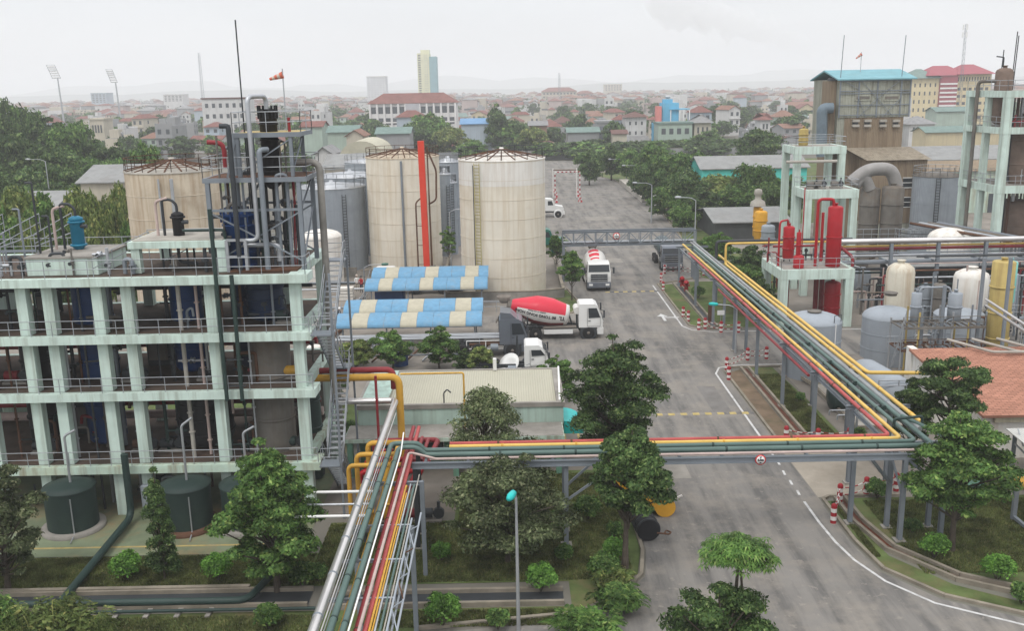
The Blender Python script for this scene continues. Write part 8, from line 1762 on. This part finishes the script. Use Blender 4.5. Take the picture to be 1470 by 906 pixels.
# small structures close behind the yard: perimeter wall, halls near the tanks
wall('perimeter_wall', 'long grey perimeter wall at the end of the far road', [(-40, 282), (95, 282)], 2.6, .3, WC['grey'], KERB)
GABC = mat('barrel_roof_cream', (.42, .40, .31), .7, var=.1)
q0, q1 = A(487, 222, 190), A(522, 222, 190); t = thing('barrel_hall', 'hall with a cream barrel roof behind the grey tanks', 'hall', ((q0.x + q1.x) / 2, 195, 0)); b = MB(); b.box(q0.x, 190, 0, q1.x + 4, 206, q0.z - 1, WC['cream']); b.build('wall', t); b = MB(); r_ = (q1.x + 4 - q0.x) / 2; b.sweepy([(q0.x + r_ - r_ * math.cos(PI * k / 12), q0.z - .99 + 3.6 * math.sin(PI * k / 12)) for k in range(13)], 189.5, 206.5, GABC); b.build('roof', t)
for (pxl, pxr, py, y, d, wc, rc, lab, ax_) in ((466, 520, 240, 170, 12, 'cream', ROOFG, 'low pale shed in front of the barrel roofed hall', 'x'), (470, 512, 190, 250, 10, 'pale green', RC['greenish'], 'green roofed hall above the barrel roof', 'x'), (497, 521, 196, 236, 10, 'cream', RC['rusty orange'], 'cream house with an ochre gable behind the green roofed hall', 'y'), (452, 476, 222, 200, 10, 'white', RC['grey'], 'white gabled shed left of the barrel roof', 'y'), (540, 588, 192, 262, 10, 'grey', RC['greenish'], 'grey hall partly behind the middle cream tank trees', 'x'), (662, 705, 178, 300, 10, 'pale blue', RC['blue'], 'building with a blue sheet roof between the cream tanks', 'x'), (115, 195, 262, 128, 12, 'cream', ROOFG, 'long pale roofed shed left of the rusty tank', 'x'), (20, 75, 300, 112, 10, 'white', ROOFG, 'shed with a whitish roof behind the left shrubs', 'x'), (432, 462, 182, 270, 9, 'pale green', RC['red'], 'small pale green house right of the tower top', 'x'), (815, 860, 190, 305, 9, 'grey', RC['greenish'], 'low hall with a pale green roof beyond the yard wall', 'x'), (760, 785, 180, 305, 8, 'brick brown', RC['grey'], 'brown house at the right cream tank top', 'x'), (880, 900, 192, 296, 7, 'cream', RC['dark red'], 'small cream house with a dark red roof over the hedge trees', 'x'), (1330, 1460, 190, 262, 9, 'yellow', RC['greenish'], 'yellow walled shop building behind the right mint frame', 'x'), (1345, 1400, 160, 330, 9, 'pale green', RC['greenish'], 'pale hall below the hotel', 'x')):
    a, c = A(pxl, py, y), A(pxr, py, y); shed('hall', lab, a.x, c.x, y, y + d, max(2.5, a.z), WC[wc], rc, d * .16, ridge=ax_, doors=2, cat='hall')
# ================================================================== grass blades on the near lawns
def tufts(polys, n, seed):
    rg = np.random.default_rng(seed); P = []
    for (x0, y0, x1, y1, k) in polys:
        P.append(np.stack([rg.uniform(x0, x1, k), rg.uniform(y0, y1, k)], 1))
    P = np.concatenate(P); n = len(P); h = .05 + .07 * rg.random(n); a = rg.uniform(0, 2 * PI, n); w_ = .018 + .014 * rg.random(n)
    V = np.zeros((n, 3, 3)); V[:, 0, 0] = P[:, 0] - np.cos(a) * w_; V[:, 0, 1] = P[:, 1] - np.sin(a) * w_; V[:, 1, 0] = P[:, 0] + np.cos(a) * w_; V[:, 1, 1] = P[:, 1] + np.sin(a) * w_
    V[:, :2, 2] = .022; V[:, 2, 0] = P[:, 0] + rg.normal(size=n) * .03; V[:, 2, 1] = P[:, 1] + rg.normal(size=n) * .03; V[:, 2, 2] = .022 + h
    me = bpy.data.meshes.new('grass'); me.vertices.add(3 * n); me.vertices.foreach_set('co', V.ravel()); me.loops.add(3 * n); me.loops.foreach_set('vertex_index', np.arange(3 * n, dtype=np.int32)); me.polygons.add(n)
    me.polygons.foreach_set('loop_start', np.arange(0, 3 * n, 3, dtype=np.int32)); me.polygons.foreach_set('loop_total', np.full(n, 3, dtype=np.int32)); me.materials.append(GRASSB); me.update(calc_edges=True)
    o = bpy.data.objects.new('grass', me); C.objects.link(o); o['kind'] = 'stuff'; o['label'] = 'short grass on the lawns'; o['category'] = 'grass'
GRASSB = leafmat('grass_blades', (.06, .075, .025), (.13, .15, .05), (.2, .17, .08), .2)
tufts([(-27, 37.0, -9.1, 39.8, 50000), (-9, 37.0, 5.0, 42.8, 70000), (-2.8, 42.8, 5.4, 48.5, 30000), (17.4, 36.9, 26, 44.3, 50000), (15.8, 38.5, 16.1, 44.2, 4000), (-20, 31, -8, 34.6, 30000), (17.6, 53, 19.2, 66, 20000), (-6, 33.5, 1.9, 34.7, 12000)], 0, 9)
# ================================================================== small plant: pipes with valves, pipe bundles, drums, people
rdK = random.Random(99)
MN = [(STEEL, 'grey'), (STEEL_L, 'silver'), (DARK, 'black'), (SCRUB, 'grimy brown'), (RUST, 'rusty'), (RPIPE, 'dark red'), (DGPIPE, 'dark green'), (PINK, 'pale')]
def valve(b, p, r, m, ax='x'):
    d = Vector((1, 0, 0)) if ax == 'x' else Vector((0, 0, 1)); b.lathe(p, [(r * 1.9, -.09), (r * 1.9, -.05), (r * 1.3, 0), (r * 1.9, .05), (r * 1.9, .09)], m, 10, axis=tuple(d))
    s = Vector((0, -1, 0)); b.tube([p, p + s * .28], .02, m, 5); b.lathe(p + s * .3, [(.08, -.01), (.095, 0), (.08, .01), (.065, 0)], DARK, 10, axis=(0, -1, 0))
def pipe_loop(where_, x, y, z0, z1, k, grp, w=1.0):
    m, nm = MN[k % len(MN)]; r = rdK.uniform(.04, .1); b = MB(); dx = rdK.choice((-1, 1)) * rdK.uniform(.5, 1.6) * w; zt = z0 + (z1 - z0) * rdK.uniform(.35, .95)
    kind = rdK.choice(('loop', 'up', 'hook', 'tee'))
    if kind == 'loop': b.tube([(x, y, z0), (x, y, zt), (x + dx, y + .1, zt), (x + dx, y + .1, z0)], r, m, 8, .2)
    elif kind == 'up': b.tube([(x, y, z0), (x, y, z1)], r, m, 8); b.tube([(x, y, zt), (x + dx, y, zt)], r * .8, m, 8)
    elif kind == 'hook': b.tube([(x, y, z0), (x, y, zt), (x + .4 * dx, y, zt + .15), (x + .45 * dx, y, zt - .3)], r, m, 8, .15)
    else: b.tube([(x - .8 * w, y, z0 + .5), (x + .9 * w, y, z0 + .5)], r, m, 8); b.tube([(x, y, z0), (x, y, z0 + 1.1)], r, m, 8); b.tube([(x + .5, y, z0), (x + .5, y, z0 + .5)], r * .7, m, 6)
    valve(b, Vector((x, y, z0 + (zt - z0) * .5)), r, m, 'z')
    if kind == 'up': valve(b, Vector((x + dx * .5, y, zt)), r, m, 'x')
    kn = {'loop': 'looped', 'up': 'upright branched', 'hook': 'hooked', 'tee': 'low tee shaped'}[kind]
    b.build('valve_pipe', label='%s %s pipe, %s' % (nm, kn, where_), category='pipe', group=grp)
g_ = 'small pipes with valves inside the mint building'
for lv, (z0, z1, nm) in enumerate(((.03, 2.3, 'ground level'), (2.8, 6.0, 'lowest deck'), (6.55, 8.9, 'second deck'), (9.4, 11.7, 'third deck'))):
    for k in range(13):
        x = -25.2 + 14.9 * (k + rdK.uniform(.1, .9)) / 13
        pipe_loop('%s of the mint building' % nm, x, rdK.choice((45.3, 45.8, 46.6, 47.6, 48.8)), z0, z1, rdK.choice((0, 2, 2, 3, 4, 5, 6, 1, 2)), g_)
for lv, (z1, nm) in enumerate(((6.0, 'lowest deck'), (8.9, 'second deck'), (11.7, 'third deck'))):
    b = MB()
    for k in range(4): b.tube([(-26, 45.2 + k * 1.3, z1 - .15 - .1 * (k % 2)), (-10.4, 45.2 + k * 1.3, z1 - .15 - .1 * (k % 2))], .05, DARK if k % 2 else STEEL, 6)
    b.build('cable_tray', label='run of thin pipes hung under the ceiling of the %s, mint building' % nm, category='pipe run')
for k, (x, z, w_, h_) in enumerate(((-24.4, 2.82, 1.6, 1.7), (-19.3, 6.57, 1.2, 1.5), (-17.4, 9.42, .9, 1.3), (-11.6, 2.82, 1.1, 1.2), (-13.2, 6.57, .8, 1.2), (-24.8, 9.42, 1.0, 1.2), (-20.4, .05, 1.4, 1.6), (-14.5, .05, 1.3, 1.7), (-17.0, 2.82, 1.0, 1.4))):
    b = MB(); b.bbox(x, 48.6, z, x + w_, 49.5, z + h_, DARK, .04); b.box(x + .1, 48.56, z + .3, x + w_ - .1, 48.598, z + h_ - .2, SCRUB); b.build('machine_cabinet', label='dark machine cabinet at the back of the mint building, %s' % ('lowest deck far left', 'second deck', 'third deck middle', 'lowest deck right', 'second deck right', 'third deck far left', 'ground left', 'ground right', 'lowest deck middle')[k], category='cabinet')
# piping tangle in the steel tower and on the roof
for k in range(12): pipe_loop('in the steel tower on the roof', rdK.uniform(-13.9, -10.4), rdK.uniform(45.6, 48), 12.22, 15.6, rdK.choice((0, 2, 2, 3, 0, 6)), 'small pipes in the steel tower', .7)
for k in range(8): pipe_loop('on the roof of the mint building', -25 + 11 * (k + rdK.random() * .8) / 8, rdK.uniform(44.8, 45.3), 12.22, 13.5, rdK.choice((0, 2, 1, 3)), 'small pipes on the mint roof', .5)
for k in range(9): x = -14 + .45 * k + rdK.uniform(-.1, .1); y = rdK.choice((45.6, 46.2, 47.2, 48.0)); pl('tower_pipe', '%s straight pipe standing in the steel tower' % MN[(k * 2 + 2) % 8][1], [(x, y, 12.22), (x, y, rdK.uniform(15, 18.5))], rdK.uniform(.04, .09), MN[(k * 2 + 2) % 8][0], 0)
b = MB(); b.beam((-13.2, 47.8, 15.2), (-11.2, 47.8, 17.6), .25, .1, STEEL)
for k in range(12): q = Vector((-13.2, 47.8, 15.2)).lerp(Vector((-11.2, 47.8, 17.6)), k / 12); b.box(q.x - .12, 47.5, q.z, q.x + .12, 48.1, q.z + .03, STEEL)
b.build('tower_ladder', label='steep steel ladder stair inside the steel tower', category='ladder')
b = MB(); b.rail([(-19.6, 44.1, 12.2), (-18.3, 48.0, 12.9)], RAILM, .9, 1.5, .022); b.rail([(-18.6, 48.6, 12.2), (-14, 48.6, 12.2)], RAILM, 1.6, 1.2, .022, (.5,)); b.build('roof_railing', label='light railing around the mint hood on the roof', category='railing')
# the right plant
for k in range(34): pipe_loop('under the long right pipe rack', rdK.uniform(30, 47), rdK.uniform(80, 88), .02, 4.2, rdK.randrange(8), 'small pipes under the right rack')
for k in range(10): pipe_loop('around the rusty steel stand', rdK.uniform(27.8, 36), rdK.uniform(63.2, 66.2), .02, 5.2, rdK.choice((0, 1, 3, 4, 1)), 'small pipes at the rusty stand', .8)
for k in range(12): pipe_loop('inside the right mint frame', rdK.uniform(36, 46), rdK.uniform(91, 96), rdK.choice((.02, zl_[2], zl_[1])), 0, rdK.randrange(8), 'small pipes in the right mint frame') if 0 else pipe_loop('inside the right mint frame', RX + .8 + k * .7, rdK.uniform(91, 95), (z_q := rdK.choice((.02, zl_[2], zl_[1]))), z_q + 3.2, rdK.randrange(8), 'small pipes in the right mint frame')
for k in range(8): pipe_loop('on the red vessel platform', a.x + .0 + 22.9 - a.x + .7 * k, rdK.uniform(82, 84.8), 5.0, 7.2, rdK.choice((0, 5, 5, 2)), 'small pipes on the red platform', .6)
for k in range(10): pipe_loop('below the mint frames behind the red vessels', rdK.uniform(26, 34), rdK.uniform(92, 99), .02, 4.5, rdK.randrange(8), 'small pipes below the mint frames')
for k in range(7): z = 2.0 + .55 * k; pl('yard_run_pipe', ('lowest', 'second', 'third', 'fourth', 'fifth', 'sixth', 'highest')[k] + ' of the thin runs crossing behind the white vessel in the right yard', [(30 + k, 81 + k * .4, z), (50, 81 + k * .4, z)], rdK.uniform(.05, .1), MN[(k * 3) % 8][0], 0)
for k, (px, py, y) in enumerate(((1255, 330, 100), (1325, 350, 90), (1440, 350, 86), (1460, 440, 74))):
    q = A(px, py, y); b = MB(); b.rail([(q.x - 2, y, max(0, q.z - 1)), (q.x + 2.4, y, max(0, q.z - 1))], RAILM, 1.1, .9, .03); b.beam((q.x - 2, y, 0), (q.x - 2, y, max(.2, q.z - 1)), .08, .08, STEEL); b.beam((q.x + 2.4, y, 0), (q.x + 2.4, y, max(.2, q.z - 1)), .08, .08, STEEL); b.box(q.x - 2, y, max(.1, q.z - 1) - .08, q.x + 2.4, y + .8, max(.1, q.z - 1) - .01, STEEL)
    b.build('catwalk', label=('short railed catwalk behind the scrubber foot', 'short railed catwalk by the domed white tank', 'railed catwalk under the right mint frame', 'railed catwalk right of the yellow column')[k], category='walkway')
for k in range(26): pipe_loop('between the tanks of the right yard', rdK.uniform(29.5, 41), rdK.uniform(70, 79), .02, rdK.uniform(2.5, 6), rdK.choice((0, 2, 3, 4, 0, 1, 7)), 'small pipes between the right tanks')
for k in range(14): pipe_loop('in the steel tower above the roof', rdK.uniform(-13.9, -10.3), rdK.uniform(45.5, 48), 12.22, 18.6, rdK.choice((0, 2, 2, 3)), 'thin pipes of the steel tower', .4)
sd_ = thing('shade_backdrop', 'dark roofed backdrop added for the shade behind the long right rack', 'shelter', (42, 90, 0)); b = MB(); b.add([(35, 86.6, 3.6), (52, 86.6, 3.6), (52, 89.6, 4.2), (35, 89.6, 4.2)], [(0, 1, 2, 3)], ROOFG); b.build('roof', sd_); b = MB(); b.box(35.2, 89.3, 0, 51.8, 89.5, 4.1, DARK); b.build('rear_wall', sd_)  # added structure: its dark rear wall stands in for shade behind the rack
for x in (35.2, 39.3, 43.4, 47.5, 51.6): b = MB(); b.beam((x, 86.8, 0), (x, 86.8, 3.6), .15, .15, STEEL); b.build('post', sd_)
for k, (px, py, y, m) in enumerate(((1330, 395, 80, STEEL), (1350, 400, 79, SCRUB), (1425, 410, 78, STEEL_L), (1452, 400, 79, GVES), (1240, 345, 93, SCRUB), (1322, 345, 95, STEEL))): vessel('small_vessel', '%s small vessel standing %s' % (('dark grey', 'brown', 'silver', 'pale grey', 'grimy', 'mid grey')[k], ('behind the cream vessel', 'left of the pale upright tank', 'left behind the yellow column', 'right behind the yellow column', 'at the foot of the left scrubber', 'behind the long rack posts')[k]), A(px, py, y).x, y, .55, .1, 3.4 + .4 * k % 2, m)
# the yard left of the canopies: bundles of pipes, planks and drums
for k in range(16):
    x, y = rdK.uniform(-22, -10.5), rdK.uniform(63, 99)
    if -15 < x and 73 < y: x -= 7
    m, nm = MN[rdK.choice((0, 1, 2, 3, 4, 7))]; an = rdK.choice((0, 0, .2, 1.4)); b = MB(); L = rdK.uniform(2, 5); d = Vector((math.cos(an), math.sin(an), 0)); s = Vector((-d.y, d.x, 0))
    for j in range(5): p = Vector((x, y, .1 + .12 * (j // 3))) + s * (.16 * (j % 3)); b.tube([p - d * L / 2, p + d * L / 2], .06, m, 6)
    b.build('pipe_bundle', label='%s bundle of pipes lying in the yard behind the mint building' % nm, category='pipe bundle', group='pipe bundles in the yard')
for k in range(8):
    x, y = rdK.uniform(-21, -15.5), rdK.uniform(70, 98); b = MB(); h = rdK.uniform(.6, 1.4)
    for j in range(4): b.box(x - .7, y - .5, .01 + j * h / 4, x + .7, y + .5, .01 + j * h / 4 + h / 5, (WTANK, SCRUB, CONC_L)[k % 3])
    b.build('plank_stack', label='%s stack of planks in the yard left of the canopies' % ('whitish', 'brown', 'grey')[k % 3], category='plank stack', group='plank stacks in the yard')
for k, (px, py, m, lab) in enumerate(((452, 500, WTANK, 'white plastic tank behind the staircase'), (462, 530, CONC_L, 'pale crate behind the tall bent pipe'), (575, 510, BLUEV, 'blue drum under the nearer canopy'))):
    q = G(px, py + 14); b = MB(); b.lathe(q, [(.6, 0), (.6, .9), (.5, 1.0), (.001, 1.02)], m, 16); b.build('drum', label=lab, category='drum')
# stored steel below the nearer canopy
b = MB()
for k in range(9): x = -13.5 + 1.3 * k; b.beam((x, 71.0, .1), (x + 1.5, 73.8, .9), .1, .12, STEEL_L if k % 2 else RUST)
b.beam((-14, 71.2, .5), (-2, 71.4, .5), .1, .1, STEEL); b.build('stored_steel', label='slanting stored steel sections in front of the nearer canopy', category='steel stack')
b = MB(); b.rail([(-3.6, 72.2, .0), (-.6, 72.2, .0)], WHITE, 1.3, 1.5, .04); b.box(-3.4, 72.3, .9, -.8, 73.4, 1.0, RUST); b.build('pipe_barrier', label='white pipe frame with rusty scrap beside the dark grey truck', category='frame')
# people
def person(label, x, y, rz, top, trousers, hat, pose='stand', z0=0.0):
    t = thing('person', label, 'person', (x, y, z0)); k = 1.0; c = pose == 'crouch'
    J = {'pel': (0, 0, .95), 'ch': (0, .0, 1.3), 'nk': (0, 0, 1.48), 'hd': (0, -.02, 1.62), 'tp': (0, -.02, 1.72), 'sl': (-.19, 0, 1.42), 'sr': (.19, 0, 1.42), 'el': (-.27, -.05, 1.15), 'er': (.27, -.12, 1.15), 'wl': (-.24, -.2, .95), 'wr': (.2, -.32, 1.05), 'hl': (-.1, 0, .9), 'hr': (.1, 0, .9), 'kl': (-.12, -.03, .5), 'kr': (.12, -.08, .5), 'al': (-.12, .02, .08), 'ar': (.13, .0, .08), 'tl': (-.12, -.15, .04), 'tr': (.14, -.17, .04)}
    if c:
        for n_ in ('pel', 'ch', 'nk', 'hd', 'tp', 'sl', 'sr', 'el', 'er', 'wl', 'wr', 'hl', 'hr'): p = J[n_]; J[n_] = (p[0], p[1] - (p[2] - .95) * .45, p[2] - .5 - (p[2] - .95) * .1)
        J['kl'] = (-.16, -.38, .5); J['kr'] = (.16, -.38, .5)
    names = list(J); E = [('pel', 'ch'), ('ch', 'nk'), ('nk', 'hd'), ('hd', 'tp'), ('ch', 'sl'), ('ch', 'sr'), ('sl', 'el'), ('sr', 'er'), ('el', 'wl'), ('er', 'wr'), ('pel', 'hl'), ('pel', 'hr'), ('hl', 'kl'), ('hr', 'kr'), ('kl', 'al'), ('kr', 'ar'), ('al', 'tl'), ('ar', 'tr')]
    rad = dict(pel=.15, ch=.16, nk=.055, hd=.095, tp=.07, sl=.07, sr=.07, el=.05, er=.05, wl=.035, wr=.035, hl=.1, hr=.1, kl=.065, kr=.065, al=.045, ar=.045, tl=.04, tr=.04)
    me = bpy.data.meshes.new('body'); me.from_pydata([J[n_] for n_ in names], [(names.index(a_), names.index(b_)) for a_, b_ in E], []); o = bpy.data.objects.new('body', me); C.objects.link(o)
    md = o.modifiers.new('s', 'SKIN'); me.skin_vertices[0].data[0].use_root = True
    for i, n_ in enumerate(names): me.skin_vertices[0].data[i].radius = (rad[n_], rad[n_] * .8)
    o.modifiers.new('u', 'SUBSURF').levels = 1; o.modifiers['u'].render_levels = 1
    dg = bpy.context.evaluated_depsgraph_get(); dg.update(); m2 = bpy.data.meshes.new_from_object(o.evaluated_get(dg)); bpy.data.objects.remove(o)
    for mm in (top, trousers, SKINM, DARK): m2.materials.append(mm)
    hz_ = J['hl'][2]; nk = J['nk'][2]
    for p in m2.polygons:
        z = p.center.z; p.use_smooth = True; p.material_index = 2 if z > nk else (0 if z > hz_ + .02 and not (abs(p.center.x) > .17 and z < hz_ + .15) else (3 if z < .1 else 1))
        if (p.center - Vector(J['wl'])).length < .09 or (p.center - Vector(J['wr'])).length < .09: p.material_index = 2
    bo = bpy.data.objects.new('body', m2); C.objects.link(bo); bo.parent = t
    b = MB(); h = Vector(J['tp']) + Vector((0, 0, -.03)); b.lathe(h, [(.16, -.02), (.12, .0), (.115, .06), (.07, .11), (.001, .12)], hat, 14); ho_ = b.build('hat'); ho_.data.transform(Matrix.Translation(Vector(ho_.location))); ho_.location = (0, 0, 0); ho_.parent = t
    t.rotation_euler = (0, 0, rz); return t
SKINM = mat('skin', (.34, .2, .13), .6)
q = G(513, 418); person('person in a white shirt standing at the left end of the farther canopy', q.x, q.y, .6, WHITE, mat('trousers_beige', (.3, .27, .22), .9), SOCKW)
q = G(518, 420); person('person in a red top standing beside the one in white', q.x + .1, q.y, -.5, REDV, mat('trousers_dark', (.03, .03, .05), .9), DARK)
q = G(484, 459); person('person in dark clothes with a white helmet crouching behind the nearer canopy', q.x, q.y, 1.0, mat('jacket_navy', (.03, .04, .07), .9), mat('trousers_black', (.02, .02, .025), .9), WHITE, 'crouch')
# ================================================================== labels: tell the look-alikes apart by place
ORD = ['leftmost', 'second from left', 'third from left', 'fourth from left', 'fifth from left', 'sixth from left', 'seventh from left', 'eighth from left', 'ninth from left', 'tenth from left', 'eleventh from left', 'twelfth from left', 'thirteenth from left', 'fourteenth from left', 'fifteenth from left']
LM = [(90, 'left floodlight tower'), (175, 'right floodlight tower'), (250, 'rusty tank'), (320, 'white apartment building'), (390, 'steel tower top'), (450, 'tall bent pipe'), (500, 'barrel roofed hall'), (593, 'school'), (700, 'right cream tank'), (790, 'far road'), (860, 'grey arched hall'), (915, 'white narrow house'), (966, 'blue building'), (1030, 'pointed dark tree'), (1095, 'turquoise building'), (1170, 'taller mint frame'), (1258, 'brown tower'), (1325, 'white villa'), (1362, 'hotel'), (1440, 'right mint frame')]
def where(o):
    p = proj(o.location); lm = min(LM, key=lambda k: abs(k[0] - p[0])); d = o.location.y; side = 'by' if abs(p[0] - lm[0]) < 12 else ('left of' if p[0] < lm[0] else 'right of')
    return side, lm[1], d
for o in HOUSES + [t for t in PLACED if t['group'] in ('trees between the town houses',)]:
    side, lm, d = where(o); band = 'near' if d < 385 else ('mid' if d < 520 else 'far')
    o['label'] = '%s, %s, %s the %s' % (o['label'].replace('leafy tree among the town houses', 'town tree'), band, side, lm)
from collections import defaultdict
groups = defaultdict(list)
for o in C.objects:
    if o.parent is None and o.get('label') and o.get('category'): groups[o['label']].append(o)
for lab, L in groups.items():
    if len(L) < 2: continue
    L.sort(key=lambda o: (round(proj(wloc(o))[0] / 3), o.location.y))
    for i, o in enumerate(L):
        s = ORD[i] if i < len(L) / 2 + .5 and i < 15 else None
        if s is None:
            j = len(L) - 1 - i; s = ORD[j].replace('leftmost', 'rightmost').replace('from left', 'from right') if j < 15 else 'about %d%% along the row from left' % (100 * i // len(L))
        if len(L) == 2: s = ('left one', 'right one')[i]
        o['label'] = (lab + ', ' + s).replace('from left', 'from left').replace('from right', 'from right') if len((lab + ', ' + s).split()) > 16 else lab + ', ' + s
